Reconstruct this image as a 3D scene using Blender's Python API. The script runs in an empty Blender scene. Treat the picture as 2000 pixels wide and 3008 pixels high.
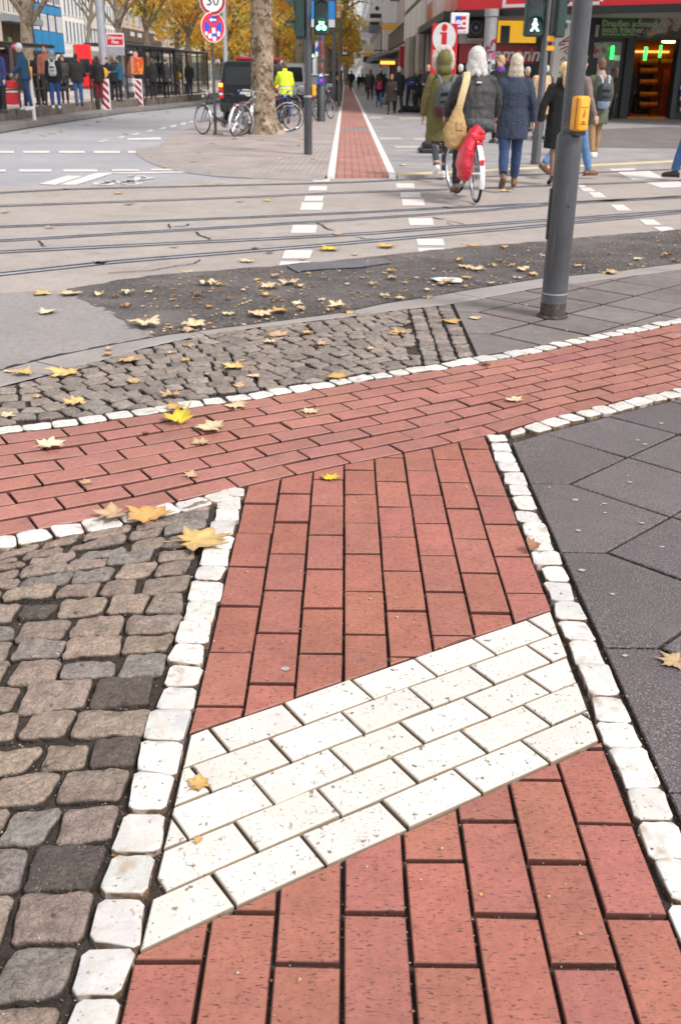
import bpy, math, random
from mathutils import Vector, Matrix, noise
R_ = random.Random(7)
SC = bpy.context.scene
COL = SC.collection
rad = math.radians

# ------------------------------------------------------------------ camera
FPX = 2927.0; CX, CY = 1000.0, 1504.0
CAM_H = 1.40; PITCH = rad(23.7); ROLL = 0.012
cr_, sr_ = math.cos(ROLL), math.sin(ROLL)
def ray(x, y):
    u = (x-CX)/FPX; v = -(y-CY)/FPX
    a = u*cr_ - v*sr_; b = u*sr_ + v*cr_
    return a, math.cos(PITCH)+b*math.sin(PITCH), -math.sin(PITCH)+b*math.cos(PITCH)
def G(x, y, z=0.0):
    """survey: point of the ground (height z) seen at photo position x, y"""
    a, dy, dz = ray(x, y); t = (z-CAM_H)/dz
    return Vector((a*t, dy*t, z))
def A(x, y, Y):
    """survey: point at forward distance Y seen at photo position x, y"""
    a, dy, dz = ray(x, y); t = Y/dy
    return Vector((a*t, Y, CAM_H+dz*t))

cam_d = bpy.data.cameras.new('Camera'); cam = bpy.data.objects.new('Camera', cam_d); COL.objects.link(cam)
cam_d.sensor_fit = 'VERTICAL'; cam_d.sensor_height = 36.0; cam_d.sensor_width = 24.0
cam_d.lens = FPX/3008*36.0
cam_d.clip_start = 0.05; cam_d.clip_end = 2000
fwd = Vector((0, math.cos(PITCH), -math.sin(PITCH))); up0 = Vector((0, math.sin(PITCH), math.cos(PITCH)))
rt0 = Vector((1, 0, 0))
rt = rt0*cr_ + up0*sr_; up = up0*cr_ - rt0*sr_
cam.matrix_world = Matrix(((rt.x, up.x, -fwd.x, 0), (rt.y, up.y, -fwd.y, 0), (rt.z, up.z, -fwd.z, CAM_H), (0, 0, 0, 1)))
SC.camera = cam
cam_d.dof.use_dof = True; cam_d.dof.focus_distance = 2.9; cam_d.dof.aperture_fstop = 7.5

# ------------------------------------------------------------------ light
w = bpy.data.worlds.new('World'); SC.world = w; w.use_nodes = True
nt = w.node_tree; nt.nodes.clear()
sky = nt.nodes.new('ShaderNodeTexSky'); sky.sky_type = 'NISHITA'; sky.sun_disc = False
SUN_EL, SUN_AZ = rad(50), rad(128)       # azimuth from +Y (photo forward) clockwise
sky.sun_elevation = SUN_EL; sky.sun_rotation = SUN_AZ; sky.dust_density = 1.0; sky.air_density = 1.0; sky.altitude = 0
bw = nt.nodes.new('ShaderNodeHueSaturation'); bw.inputs['Saturation'].default_value = 0.12
bg = nt.nodes.new('ShaderNodeBackground'); bg.inputs[1].default_value = 0.108
out = nt.nodes.new('ShaderNodeOutputWorld')
nt.links.new(sky.outputs[0], bw.inputs['Color']); nt.links.new(bw.outputs[0], bg.inputs[0]); nt.links.new(bg.outputs[0], out.inputs[0])
sl = bpy.data.lights.new('Sun', 'SUN'); sun = bpy.data.objects.new('Sun', sl); COL.objects.link(sun)
sl.energy = 1.5; sl.angle = rad(15); sl.color = (1.0, 0.965, 0.93)
sd = Vector((math.sin(SUN_AZ)*math.cos(SUN_EL), math.cos(SUN_AZ)*math.cos(SUN_EL), math.sin(SUN_EL)))
sun.rotation_euler = sd.to_track_quat('Z', 'Y').to_euler()
sun.location = (0, 0, 30)
SC.view_settings.view_transform = 'Standard'; SC.view_settings.look = 'None'
SC.view_settings.exposure = 1.2; SC.view_settings.gamma = 1.0

# ------------------------------------------------------------------ materials
def mk(name, col, rough=0.8, var=None, speck=(), bump=None, bump2=None, attr=False, metal=0.0, spec=0.5, coat=0.0, emit=None, alpha=None, rvar=0.0, trans=0.0):
    """procedural material. var=(scale, amount); speck=[(scale, low, high, colour, (sx,sy,sz))]; bump=(scale, strength, distance)"""
    m = bpy.data.materials.new(name); m.use_nodes = True
    n = m.node_tree.nodes; l = m.node_tree.links; p = n['Principled BSDF']
    p.inputs['Roughness'].default_value = rough; p.inputs['Metallic'].default_value = metal
    p.inputs['Specular IOR Level'].default_value = spec
    if coat: p.inputs['Coat Weight'].default_value = coat; p.inputs['Coat Roughness'].default_value = 0.08
    tc = n.new('ShaderNodeTexCoord'); co = tc.outputs['Object']
    if attr:
        at = n.new('ShaderNodeAttribute'); at.attribute_name = 'col'; cur = at.outputs['Color']
        if col is not None:
            mm = n.new('ShaderNodeMix'); mm.data_type = 'RGBA'; mm.blend_type = 'MULTIPLY'; mm.inputs[0].default_value = 1
            mm.inputs[7].default_value = (*col, 1); l.new(cur, mm.inputs[6]); cur = mm.outputs[2]
    else:
        rg = n.new('ShaderNodeRGB'); rg.outputs[0].default_value = (*col, 1); cur = rg.outputs[0]
    def nz(scale, detail=4, st=None, rough_=0.55):
        t = n.new('ShaderNodeTexNoise'); t.inputs['Scale'].default_value = scale; t.inputs['Detail'].default_value = detail
        t.inputs['Roughness'].default_value = rough_
        if st:
            mp = n.new('ShaderNodeMapping'); mp.inputs['Scale'].default_value = st; l.new(co, mp.inputs[0]); l.new(mp.outputs[0], t.inputs[0])
        else: l.new(co, t.inputs[0])
        return t.outputs['Fac']
    def mapr(src, a, b, c, d):
        r = n.new('ShaderNodeMapRange'); r.inputs[1].default_value = a; r.inputs[2].default_value = b
        r.inputs[3].default_value = c; r.inputs[4].default_value = d; l.new(src, r.inputs[0]); return r.outputs[0]
    vars_ = var if isinstance(var, list) else ([var] if var else [])
    for v in vars_:
        f = mapr(nz(v[0], 5), 0.3, 0.7, 1-v[1], 1+v[1])
        mm = n.new('ShaderNodeMix'); mm.data_type = 'RGBA'; mm.blend_type = 'MULTIPLY'; mm.inputs[0].default_value = 1
        l.new(cur, mm.inputs[6]); l.new(f, mm.inputs[7]); cur = mm.outputs[2]
    for sp in speck:
        f = mapr(nz(sp[0], 3, sp[4] if len(sp) > 4 else None), sp[1], sp[2], 0, 1)
        mm = n.new('ShaderNodeMix'); mm.data_type = 'RGBA'; l.new(f, mm.inputs[0]); l.new(cur, mm.inputs[6]); mm.inputs[7].default_value = (*sp[3], 1); cur = mm.outputs[2]
    l.new(cur, p.inputs['Base Color'])
    if rvar:
        l.new(mapr(nz(9, 4), 0.3, 0.7, max(0.02, rough-rvar), min(1, rough+rvar)), p.inputs['Roughness'])
    nrm = None
    for b in (bump, bump2):
        if not b: continue
        bn = n.new('ShaderNodeBump'); bn.inputs['Strength'].default_value = b[1]; bn.inputs['Distance'].default_value = b[2]
        l.new(nz(b[0], 6, b[3] if len(b) > 3 else None, 0.6), bn.inputs['Height'])
        if nrm: l.new(nrm, bn.inputs['Normal'])
        nrm = bn.outputs[0]
    if nrm: l.new(nrm, p.inputs['Normal'])
    if emit: p.inputs['Emission Color'].default_value = (*emit[0], 1); p.inputs['Emission Strength'].default_value = emit[1]
    if trans: p.inputs['Transmission Weight'].default_value = trans
    if alpha is not None: p.inputs['Alpha'].default_value = alpha
    return m

# ------------------------------------------------------------------ mesh builder
class MB:
    def __init__(s): s.v = []; s.f = []; s.c = []; s.cur = (0.5, 0.5, 0.5); s.use = False
    def color(s, c): s.cur = c; s.use = True
    def add(s, vs, fs):
        o = len(s.v); s.v += [tuple(v) for v in vs]; s.c += [s.cur]*len(vs)
        s.f += [tuple(i+o for i in f) for f in fs]; return o
    def box(s, x0, x1, y0, y1, z0, z1, T=None):
        vs = [Vector((x, y, z)) for z in (z0, z1) for y in (y0, y1) for x in (x0, x1)]
        if T: vs = [T @ v for v in vs]
        s.add(vs, [(0, 2, 3, 1), (4, 5, 7, 6), (0, 1, 5, 4), (2, 6, 7, 3), (0, 4, 6, 2), (1, 3, 7, 5)])
    def cbox(s, x0, x1, y0, y1, z0, z1, b=0.02, T=None):
        """box with chamfered edges"""
        vs = []; fs = []
        def rect(z, i): return [Vector((x0+i, y0+i, z)), Vector((x1-i, y0+i, z)), Vector((x1-i, y1-i, z)), Vector((x0+i, y1-i, z))]
        def oct_(z, i, k):
            a, c, d, e = x0+i, x1-i, y0+i, y1-i
            return [Vector(q) for q in ((a+k, d, z), (c-k, d, z), (c, d+k, z), (c, e-k, z), (c-k, e, z), (a+k, e, z), (a, e-k, z), (a, d+k, z))]
        rings = [oct_(z0, b, b), oct_(z0+b, 0, b), oct_(z1-b, 0, b), oct_(z1, b, b)]
        for r in rings: vs += r
        for k in range(3):
            for i in range(8): fs.append((k*8+i, k*8+(i+1) % 8, k*8+8+(i+1) % 8, k*8+8+i))
        fs.append(tuple(range(7, -1, -1))); fs.append(tuple(range(24, 32)))
        if T: vs = [T @ v for v in vs]
        s.add(vs, fs)
    def tube(s, pts, r, n=10, cap=True, ax=None):
        """swept tube; r = number, list of numbers or list of (rx, ry) along the axis ax"""
        pts = [Vector(p) for p in pts]; k = len(pts)
        rr = r if isinstance(r, (list, tuple)) else [r]*k
        vs = []; fs = []; prev = Vector(ax) if ax else None
        for i, p in enumerate(pts):
            t = (pts[min(i+1, k-1)]-pts[max(i-1, 0)])
            if t.length < 1e-9: t = Vector((0, 0, 1))
            t.normalize()
            if prev is None: prev = Vector((1, 0, 0)) if abs(t.x) < 0.9 else Vector((0, 1, 0))
            x = (prev - t*prev.dot(t))
            if x.length < 1e-6: x = t.orthogonal()
            x.normalize(); y = t.cross(x); prev = Vector(ax) if ax else x
            a = rr[i]; rx, ry = a if isinstance(a, (list, tuple)) else (a, a)
            for j in range(n):
                th = 2*math.pi*j/n; vs.append(p + x*math.cos(th)*rx + y*math.sin(th)*ry)
        for i in range(k-1):
            for j in range(n): fs.append((i*n+j, i*n+(j+1) % n, (i+1)*n+(j+1) % n, (i+1)*n+j))
        if cap: fs.append(tuple(range(n-1, -1, -1))); fs.append(tuple((k-1)*n+j for j in range(n)))
        s.add(vs, fs)
    def ell(s, c, r, n=12, m=8, T=None):
        c = Vector(c); vs = []; fs = []
        for i in range(1, m):
            ph = math.pi*i/m
            for j in range(n):
                th = 2*math.pi*j/n; v = Vector((r[0]*math.sin(ph)*math.cos(th), r[1]*math.sin(ph)*math.sin(th), r[2]*math.cos(ph)))
                vs.append(c + (T @ v if T else v))
        a = len(vs); vs.append(c + (T @ Vector((0, 0, r[2])) if T else Vector((0, 0, r[2])))); vs.append(c - (T @ Vector((0, 0, r[2])) if T else Vector((0, 0, r[2]))))
        for i in range(m-2):
            for j in range(n): fs.append((i*n+j, (i+1)*n+j, (i+1)*n+(j+1) % n, i*n+(j+1) % n))
        for j in range(n): fs.append((a, j, (j+1) % n)); fs.append((a+1, (m-2)*n+(j+1) % n, (m-2)*n+j))
        s.add(vs, fs)
    def lathe(s, prof, n=20, T=None, c=(0, 0, 0)):
        """profile [(r, z)] turned about z"""
        vs = []; fs = []; c = Vector(c)
        for r, z in prof:
            for j in range(n):
                th = 2*math.pi*j/n; v = Vector((r*math.cos(th), r*math.sin(th), z)); vs.append(c + (T @ v if T else v))
        for i in range(len(prof)-1):
            for j in range(n): fs.append((i*n+j, i*n+(j+1) % n, (i+1)*n+(j+1) % n, (i+1)*n+j))
        fs.append(tuple(range(n-1, -1, -1))); fs.append(tuple((len(prof)-1)*n+j for j in range(n)))
        s.add(vs, fs)
    def prism(s, poly, z0, z1, T=None):
        """polygon (x, y) extruded from z0 to z1"""
        n = len(poly); vs = [Vector((p[0], p[1], z0)) for p in poly]+[Vector((p[0], p[1], z1)) for p in poly]
        if T: vs = [T @ v for v in vs]
        s.add(vs, [tuple(range(n-1, -1, -1)), tuple(range(n, 2*n))]+[(i, (i+1) % n, n+(i+1) % n, n+i) for i in range(n)])
    def sheet(s, poly, z):
        s.add([Vector((p[0], p[1], z)) for p in poly], [tuple(range(len(poly)))])
    def build(s, name, m, parent=None, smooth=False, loc=None):
        me = bpy.data.meshes.new(name); me.from_pydata(s.v, [], s.f); me.update()
        if s.use:
            ca = me.color_attributes.new('col', 'FLOAT_COLOR', 'POINT')
            flat = []
            for c in s.c: flat += [c[0], c[1], c[2], 1.0]
            ca.data.foreach_set('color', flat)
        if smooth:
            me.polygons.foreach_set('use_smooth', [True]*len(me.polygons))
            if smooth is True: me.set_sharp_from_angle(angle=rad(42))
        if m: me.materials.append(m)
        o = bpy.data.objects.new(name, me); COL.objects.link(o)
        if parent: o.parent = parent
        if loc is not None: o.location = loc
        return o
def tag(o, label=None, cat=None, group=None, kind=None):
    if label: o['label'] = label
    if cat: o['category'] = cat
    if group: o['group'] = group
    if kind: o['kind'] = kind
    return o
def thing(name, label, cat, loc=(0, 0, 0), rz=0.0, group=None):
    o = bpy.data.objects.new(name, None); COL.objects.link(o); o.empty_display_size = 0.1
    o.location = loc; o.rotation_euler = (0, 0, rz)
    return tag(o, label, cat, group)
def copy_tree(o, parent=None):
    c = o.copy(); COL.objects.link(c)
    if parent: c.parent = parent
    for ch in list(o.children): copy_tree(ch, c)
    return c
def struct(o): o['kind'] = 'structure'; return o
def text_mesh(name, body, size, m, parent=None, T=None, align='CENTER', ext=0.004, shear=0.0, bold=False):
    cu = bpy.data.curves.new(name, 'FONT'); cu.body = body; cu.size = size; cu.align_x = align; cu.align_y = 'CENTER'; cu.extrude = ext; cu.shear = shear
    if bold: cu.offset = size*0.022
    cu.resolution_u = 3
    to = bpy.data.objects.new(name, cu); me = bpy.data.meshes.new_from_object(to); bpy.data.objects.remove(to)
    me.name = name; me.materials.clear(); me.materials.append(m)
    if T: me.transform(T)
    o = bpy.data.objects.new(name, me); COL.objects.link(o)
    if parent: o.parent = parent
    return o
UPR = Matrix.Rotation(rad(90), 4, 'X')      # text upright, facing -Y
def clip(poly, nx, ny, d):
    """keep the side nx*x + ny*y <= d"""
    out = []
    for i in range(len(poly)):
        p, q = poly[i], poly[(i+1) % len(poly)]
        a, b = nx*p[0]+ny*p[1]-d, nx*q[0]+ny*q[1]-d
        if a <= 0: out.append(p)
        if a*b < 0:
            t = a/(a-b); out.append((p[0]+(q[0]-p[0])*t, p[1]+(q[1]-p[1])*t))
    return out
def area(poly): return 0.5*sum(poly[i][0]*poly[(i+1) % len(poly)][1]-poly[(i+1) % len(poly)][0]*poly[i][1] for i in range(len(poly)))
def inset(poly, d):
    """parallel inset of a convex counter-clockwise polygon"""
    n = len(poly); res = []; s = 1 if area(poly) > 0 else -1
    lines = []
    for i in range(n):
        p, q = poly[i], poly[(i+1) % n]; ex, ey = q[0]-p[0], q[1]-p[1]; L = math.hypot(ex, ey)
        if L < 1e-6: continue
        nx, ny = -ey/L*s, ex/L*s
        lines.append((p[0]+nx*d, p[1]+ny*d, ex/L, ey/L))
    n = len(lines)
    if n < 3: return None
    for i in range(n):
        a, b = lines[i-1], lines[i]; det = a[2]*b[3]-a[3]*b[2]
        if abs(det) < 1e-4: res.append((b[0], b[1])); continue
        t = ((b[0]-a[0])*b[3]-(b[1]-a[1])*b[2])/det
        res.append((a[0]+a[2]*t, a[1]+a[3]*t))
    if area(res)*s <= 1e-5: return None
    return res
def interp(pts, x):
    if x <= pts[0][0]:
        a, b = pts[0], pts[1]
    elif x >= pts[-1][0]:
        a, b = pts[-2], pts[-1]
    else:
        for a, b in zip(pts, pts[1:]):
            if a[0] <= x <= b[0]: break
    return a[1]+(b[1]-a[1])*(x-a[0])/(b[0]-a[0])
def jit(c, a, h=0.0):
    k = 1+R_.uniform(-a, a); return (c[0]*k*(1+R_.uniform(-h, h)), c[1]*k*(1+R_.uniform(-h, h)), c[2]*k*(1+R_.uniform(-h, h)))
# ------------------------------------------------------------------ materials of the ground
M_soil = mk('joint_soil', (0.040, 0.029, 0.023), 0.95, var=(30, .5), speck=[(330, .62, .70, (0.22, 0.17, 0.12)), (170, .66, .72, (0.10, 0.06, 0.03))], bump=(160, 1.0, .006))
M_brick = mk('red_clinker', None, 0.58, var=[(1.9, .14), (14, .10), (60, .12)], attr=True,
             speck=[(1, .60, .655, (0.075, 0.034, 0.03), (60, 230, 60)), (230, .62, .69, (0.10, 0.045, 0.04)), (420, .70, .78, (0.44, 0.26, 0.22)), (7, .66, .76, (0.16, .085, .085))],
             bump=(260, .35, .0012), bump2=(1, .5, .0022, (50, 210, 60)), rvar=.12)
M_brickx = mk('red_clinker_cross', None, 0.5, var=[(1.1, .14), (9, .12), (45, .12)], attr=True,
             speck=[(1, .61, .68, (0.085, 0.045, 0.04), (90, 190, 60)), (420, .72, .80, (0.46, 0.30, 0.27)), (5, .64, .76, (0.20, .10, .10))],
             bump=(260, .30, .001), bump2=(1, .4, .002, (80, 150, 60)), rvar=.12)
M_white = mk('white_marble_sett', None, 0.62, var=[(11, .09), (60, .06)], attr=True,
             speck=[(26, .56, .72, (0.52, 0.44, 0.37)), (75, .64, .70, (0.24, 0.18, 0.14)), (240, .62, .70, (.42, .36, .31)), (5, .55, .72, (0.46, .45, .46)), (9, .62, .70, (.42, .34, .27))], bump=(90, .4, .004))
M_wbrick = mk('white_clinker', None, 0.6, var=[(12, .06)], attr=True,
              speck=[(150, .63, .70, (0.27, 0.22, 0.18)), (1, .645, .69, (0.30, 0.24, 0.19), (60, 190, 60)), (46, .64, .69, (0.18, .14, .11)), (1, .655, .70, (.36, .29, .23), (90, 26, 30)), (2.2, .56, .72, (.50, .45, .39)), (4, .60, .75, (0.60, .55, .48))], bump=(200, .4, .0016))
M_cobble = mk('greywacke_cobble', None, 0.62, var=[(20, .24), (90, .26)], attr=True,
              speck=[(130, .63, .72, (0.34, 0.29, 0.25)), (30, .64, .74, (0.085, 0.06, 0.05))], bump=(38, 1.0, .026), bump2=(150, .8, .007), rvar=.15)
M_slab = mk('concrete_slab', None, 0.62, var=[(2.2, .12), (14, .08), (150, .28)], attr=True,
            speck=[(210, .54, .66, (0.30, 0.25, 0.235)), (240, .56, .66, (0.022, 0.018, 0.020)), (3, .60, .78, (.15, .125, .125))], bump=(420, .5, .0022))
M_slab2 = mk('concrete_slab_worn', None, 0.7, var=[(1.6, .2), (12, .14)], attr=True,
             speck=[(210, .62, .72, (0.28, 0.24, 0.215)), (260, .62, .72, (0.05, 0.043, 0.04)), (9, .68, .76, (0.26, .22, .20))], bump=(200, .5, .003))
M_kerb = mk('kerb_stone', (0.30, 0.265, 0.25), 0.7, var=[(3, .12), (40, .10)], speck=[(260, .64, .74, (0.12, 0.105, 0.1))], bump=(160, .35, .003))
M_tram = mk('tram_bed_concrete', (0.350, 0.300, 0.272), 0.72, var=[(.9, .10), (5, .08), (40, .07)],
            speck=[(50, .60, .72, (0.19, 0.165, 0.15)), (60, .62, .74, (0.48, 0.44, 0.41)), (2.0, .62, .76, (0.25, .22, .20))], bump=(120, .5, .006))
M_asph = mk('road_asphalt', (0.32, 0.312, 0.335), 0.62, var=[(.35, .12), (3, .08), (40, .06)],
            speck=[(120, .63, .72, (0.11, 0.105, 0.105)), (150, .66, .76, (0.32, 0.30, 0.30))], bump=(130, .4, .005))
M_asph2 = mk('asphalt_near', (0.27, 0.243, 0.235), 0.7, var=[(1.6, .10), (30, .16)],
             speck=[(60, .62, .72, (0.11, 0.098, 0.09)), (160, .65, .75, (0.38, 0.34, 0.32))], bump=(110, .7, .006))
M_patch = mk('asphalt_patch', (0.092, 0.078, 0.074), 0.6, var=[(.9, .5), (5, .35), (38, .4)],
             speck=[(34, .53, .66, (0.185, 0.158, 0.145)), (42, .58, .68, (0.014, 0.012, 0.012)), (80, .68, .76, (0.30, 0.25, 0.22)), (1.3, .54, .74, (0.19, .165, .155))], bump=(36, 1.0, .03))
M_patch2 = mk('asphalt_seal', (0.115, 0.11, 0.125), 0.45, var=[(3, .2)], speck=[(90, .62, .72, (0.05, .045, .045))], bump=(80, .6, .006))
M_mark = mk('road_paint', (0.66, 0.605, 0.575), 0.6, var=[(4, .08), (40, .06)], speck=[(24, .67, .73, (0.36, 0.33, 0.31)), (90, .68, .74, (0.40, 0.36, 0.34))], bump=(120, .3, .003))
M_mark2 = mk('worn_road_paint', (0.60, 0.585, 0.58), 0.6, var=[(4, .08)], speck=[(9, .52, .60, (0.24, 0.232, 0.235)), (60, .62, .70, (0.26, 0.25, 0.25))])
M_yel = mk('tactile_paint', (0.66, 0.52, 0.26), 0.7, var=[(3, .12), (30, .1)], speck=[(30, .64, .74, (0.4, 0.34, 0.25))])
M_rail = mk('rail_steel', (0.33, 0.335, 0.375), 0.42, metal=0.1, var=[(2.0, .3), (30, .2)], speck=[(6, .60, .74, (0.20, 0.16, 0.13))], rvar=.12)
M_groove = mk('rail_groove', (0.02, 0.019, 0.02), 0.9, var=(6, .5))
M_railside = mk('rail_lip', (0.26, 0.24, 0.235), 0.55, metal=0.1, var=[(3, .35), (40, .2)])
M_gum = mk('chewing_gum', (0.36, 0.34, 0.33), 0.7, var=(40, .2))
M_pavF = mk('far_pavement', (0.215, 0.20, 0.20), 0.75, var=[(.5, .14), (5, .12)], speck=[(60, .64, .74, (0.13, .12, .115))])
def brickmat(name, c1, c2, mortar, bwid, rh, rot, rough=.75, msize=.006):
    m = bpy.data.materials.new(name); m.use_nodes = True; n = m.node_tree.nodes; l = m.node_tree.links; p = n['Principled BSDF']
    p.inputs['Roughness'].default_value = rough
    tc = n.new('ShaderNodeTexCoord'); mp = n.new('ShaderNodeMapping'); mp.inputs['Rotation'].default_value = (0, 0, rot); l.new(tc.outputs['Object'], mp.inputs[0])
    b = n.new('ShaderNodeTexBrick'); b.inputs['Scale'].default_value = 1; b.inputs['Color1'].default_value = (*c1, 1); b.inputs['Color2'].default_value = (*c2, 1)
    b.inputs['Mortar'].default_value = (*mortar, 1); b.inputs['Mortar Size'].default_value = msize; b.inputs['Brick Width'].default_value = bwid; b.inputs['Row Height'].default_value = rh
    l.new(mp.outputs[0], b.inputs[0])
    t = n.new('ShaderNodeTexNoise'); t.inputs['Scale'].default_value = 1.3; t.inputs['Detail'].default_value = 8; l.new(tc.outputs['Object'], t.inputs[0])
    r = n.new('ShaderNodeMapRange'); r.inputs[1].default_value = .3; r.inputs[2].default_value = .7; r.inputs[3].default_value = .82; r.inputs[4].default_value = 1.18; l.new(t.outputs['Fac'], r.inputs[0])
    mm = n.new('ShaderNodeMix'); mm.data_type = 'RGBA'; mm.blend_type = 'MULTIPLY'; mm.inputs[0].default_value = 1; l.new(b.outputs[0], mm.inputs[6]); l.new(r.outputs[0], mm.inputs[7])
    l.new(mm.outputs[2], p.inputs['Base Color'])
    bu = n.new('ShaderNodeBump'); bu.inputs['Strength'].default_value = .6; bu.inputs['Distance'].default_value = .006; l.new(b.outputs[1], bu.inputs['Height']); bu.invert = True; l.new(bu.outputs[0], p.inputs['Normal'])
    return m
M_island = brickmat('island_paving', (0.40, 0.335, 0.315), (0.34, 0.285, 0.27), (0.17, .14, .13), .21, .105, rad(2), msize=.009)
M_farbike = brickmat('far_red_paving', (0.42, 0.195, 0.16), (0.36, 0.16, 0.135), (0.20, .10, .085), .24, .118, rad(90), msize=.008)
M_farslab = brickmat('far_slab_paving', (0.30, 0.28, 0.285), (0.275, 0.26, 0.265), (0.20, .185, .185), .5, .5, rad(45), msize=.008)
M_farcob = brickmat('far_cobbles', (0.25, 0.22, 0.205), (0.19, 0.165, 0.155), (0.08, .07, .065), .11, .10, rad(-20), msize=.014)

# ------------------------------------------------------------------ pavers
def brick(mb, poly, gap=.006, z=0.0, ch=.0028, col=None, deep=.035, tilt=.0011):
    if poly is None or len(poly) < 3: return
    if area(poly) < 0: poly = poly[::-1]
    if area(poly) < 1.5e-4: return
    p = inset(poly, gap/2)
    if not p: return
    p = [(a[0]+R_.gauss(0, .0007), a[1]+R_.gauss(0, .0007)) for a in p]
    q = inset(p, ch)
    if not q or len(q) != len(p): return
    if col: mb.color(col)
    cx = sum(a[0] for a in p)/len(p); cy = sum(a[1] for a in p)/len(p)
    tx, ty, dz = R_.gauss(0, tilt)*8, R_.gauss(0, tilt)*8, R_.gauss(0, tilt)
    h = lambda a: z+dz+(a[0]-cx)*tx+(a[1]-cy)*ty
    n = len(p)
    vs = [(a[0], a[1], z-deep) for a in p]+[(a[0], a[1], h(a)-ch*1.1) for a in p]+[(a[0], a[1], h(a)) for a in q]
    fs = [tuple(range(2*n, 3*n))]
    for k in (0, 1):
        fs += [(k*n+i, k*n+(i+1) % n, (k+1)*n+(i+1) % n, (k+1)*n+i) for i in range(n)]
    o = len(mb.v); c0 = mb.cur; mb.v += vs; mb.f += [tuple(i+o for i in f) for f in fs]
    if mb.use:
        dk = (.022, .016, .013); ed = (c0[0]*.42, c0[1]*.40, c0[2]*.38) if c0[1] < .4 else (c0[0]*.62, c0[1]*.52, c0[2]*.42)  # sides painted dark for joint shade and dirt, top edges darkened as dirt
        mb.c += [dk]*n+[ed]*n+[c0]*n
    else: mb.c += [c0]*(3*n)
def stone(mb, poly, gap=.012, top=.004, rnd=2, col=(.15, .13, .12), rim=None, rough=.0025, fine=1, wob=.004, deep=.04, flat=False):
    """split-faced natural stone sett with rounded outline and domed top"""
    if area(poly) < 0: poly = poly[::-1]
    if area(poly) < 1.0e-3: return
    p = inset(poly, gap/2)
    if not p: return
    p = [(a[0]+R_.gauss(0, wob), a[1]+R_.gauss(0, wob)) for a in p]
    # add points along the edges, then round the corners
    q = []
    for i in range(len(p)):
        a, b = p[i], p[(i+1) % len(p)]
        L = math.hypot(b[0]-a[0], b[1]-a[1]); k = max(1, int(L/.035*fine))
        for j in range(k):
            t = j/k; w_ = R_.gauss(0, wob*.45) if j else 0
            q.append((a[0]+(b[0]-a[0])*t+w_, a[1]+(b[1]-a[1])*t+w_))
    for _ in range(rnd):
        r = []
        for i in range(len(q)):
            a, b = q[i], q[(i+1) % len(q)]
            r += [(a[0]*.75+b[0]*.25, a[1]*.75+b[1]*.25), (a[0]*.25+b[0]*.75, a[1]*.25+b[1]*.75)]
        q = r
    if len(q) > 40 and fine <= 1: q = q[::2]
    n = len(q); cx = sum(a[0] for a in q)/n; cy = sum(a[1] for a in q)/n
    tx, ty, dz = R_.gauss(0, .022), R_.gauss(0, .022), R_.gauss(0, .0018)
    prof = [(1.0, -deep), (1.0, top-.011), (.965, top-.0045), (.90, top-.0012), (.70, top), (.45, top+.0008), (.2, top+.001)]
    if flat: prof = [(1.0, -deep), (1.0, top-.006), (.985, top-.0022), (.955, top-.0004), (.70, top), (.45, top+.0002), (.2, top+.0003)]
    vs = []; sd = R_.uniform(0, 50); cols = []
    for k, (sc, z) in enumerate(prof):
        for a in q:
            x = cx+(a[0]-cx)*sc; y = cy+(a[1]-cy)*sc
            nn = noise.noise(Vector((x*26, y*26, sd)))*rough*1.6+noise.noise(Vector((x*70, y*70, sd)))*rough
            vs.append((x, y, z+dz+(x-cx)*tx+(y-cy)*ty+(nn if k > 0 else 0)))
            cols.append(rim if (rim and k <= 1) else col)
    vs.append((cx, cy, top+.001+dz)); cols.append(col)
    m = len(prof); fs = []
    for k in range(m-1):
        fs += [(k*n+i, k*n+(i+1) % n, (k+1)*n+(i+1) % n, (k+1)*n+i) for i in range(n)]
    fs += [((m-1)*n+i, (m-1)*n+(i+1) % n, m*n) for i in range(n)]
    o = len(mb.v); mb.v += vs; mb.c += cols; mb.use = True; mb.f += [tuple(i+o for i in f) for f in fs]

# ---- measured lines (metres)
def c3(x, y): return G(x/1.568, 750+y/1.568)
def c4(x, y): return G(1000+x/1.568, 750+y/1.568)
KOUT = sorted([tuple(v[:2]) for v in [c3(*p) for p in [(0, 520), (150, 480), (330, 440), (560, 395), (760, 360), (960, 335), (1250, 300)]]+[c4(*p) for p in [(0, 258), (200, 215), (400, 185), (600, 150), (920, 100), (1200, 75), (1568, 30)]]])
KIN = sorted([tuple(v[:2]) for v in [c3(*p) for p in [(0, 600), (200, 550), (430, 490), (650, 425), (900, 370), (1200, 325)]]+[c4(*p) for p in [(0, 283), (250, 250), (500, 222), (900, 148), (1100, 122), (1568, 62)]]])
KOUT = [(-2.6, 3.2), (-2.15, 4.25)]+KOUT+[(4.2, 9.35), (6.5, 10.9)]
KIN = [(-2.35, 3.2), (-1.98, 4.1)]+KIN+[(4.2, 9.08), (6.5, 10.62)]
ABOT = [(-2.6, 3.25), (-1.9, 3.72)]+[(-1.43, 3.958), (-1.135, 4.08), (-.961, 4.184), (-.786, 4.288), (-.605, 4.396), (-.403, 4.493), (-.219, 4.61), (-.007, 4.733), (.166, 4.848), (.375, 4.963), (.559, 5.075), (.733, 5.204), (.917, 5.303), (1.099, 5.428), (1.259, 5.564), (1.454, 5.692), (1.615, 5.831), (1.807, 5.952), (2.115, 6.193), (3.4, 7.12), (4.6, 7.9)]
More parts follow.
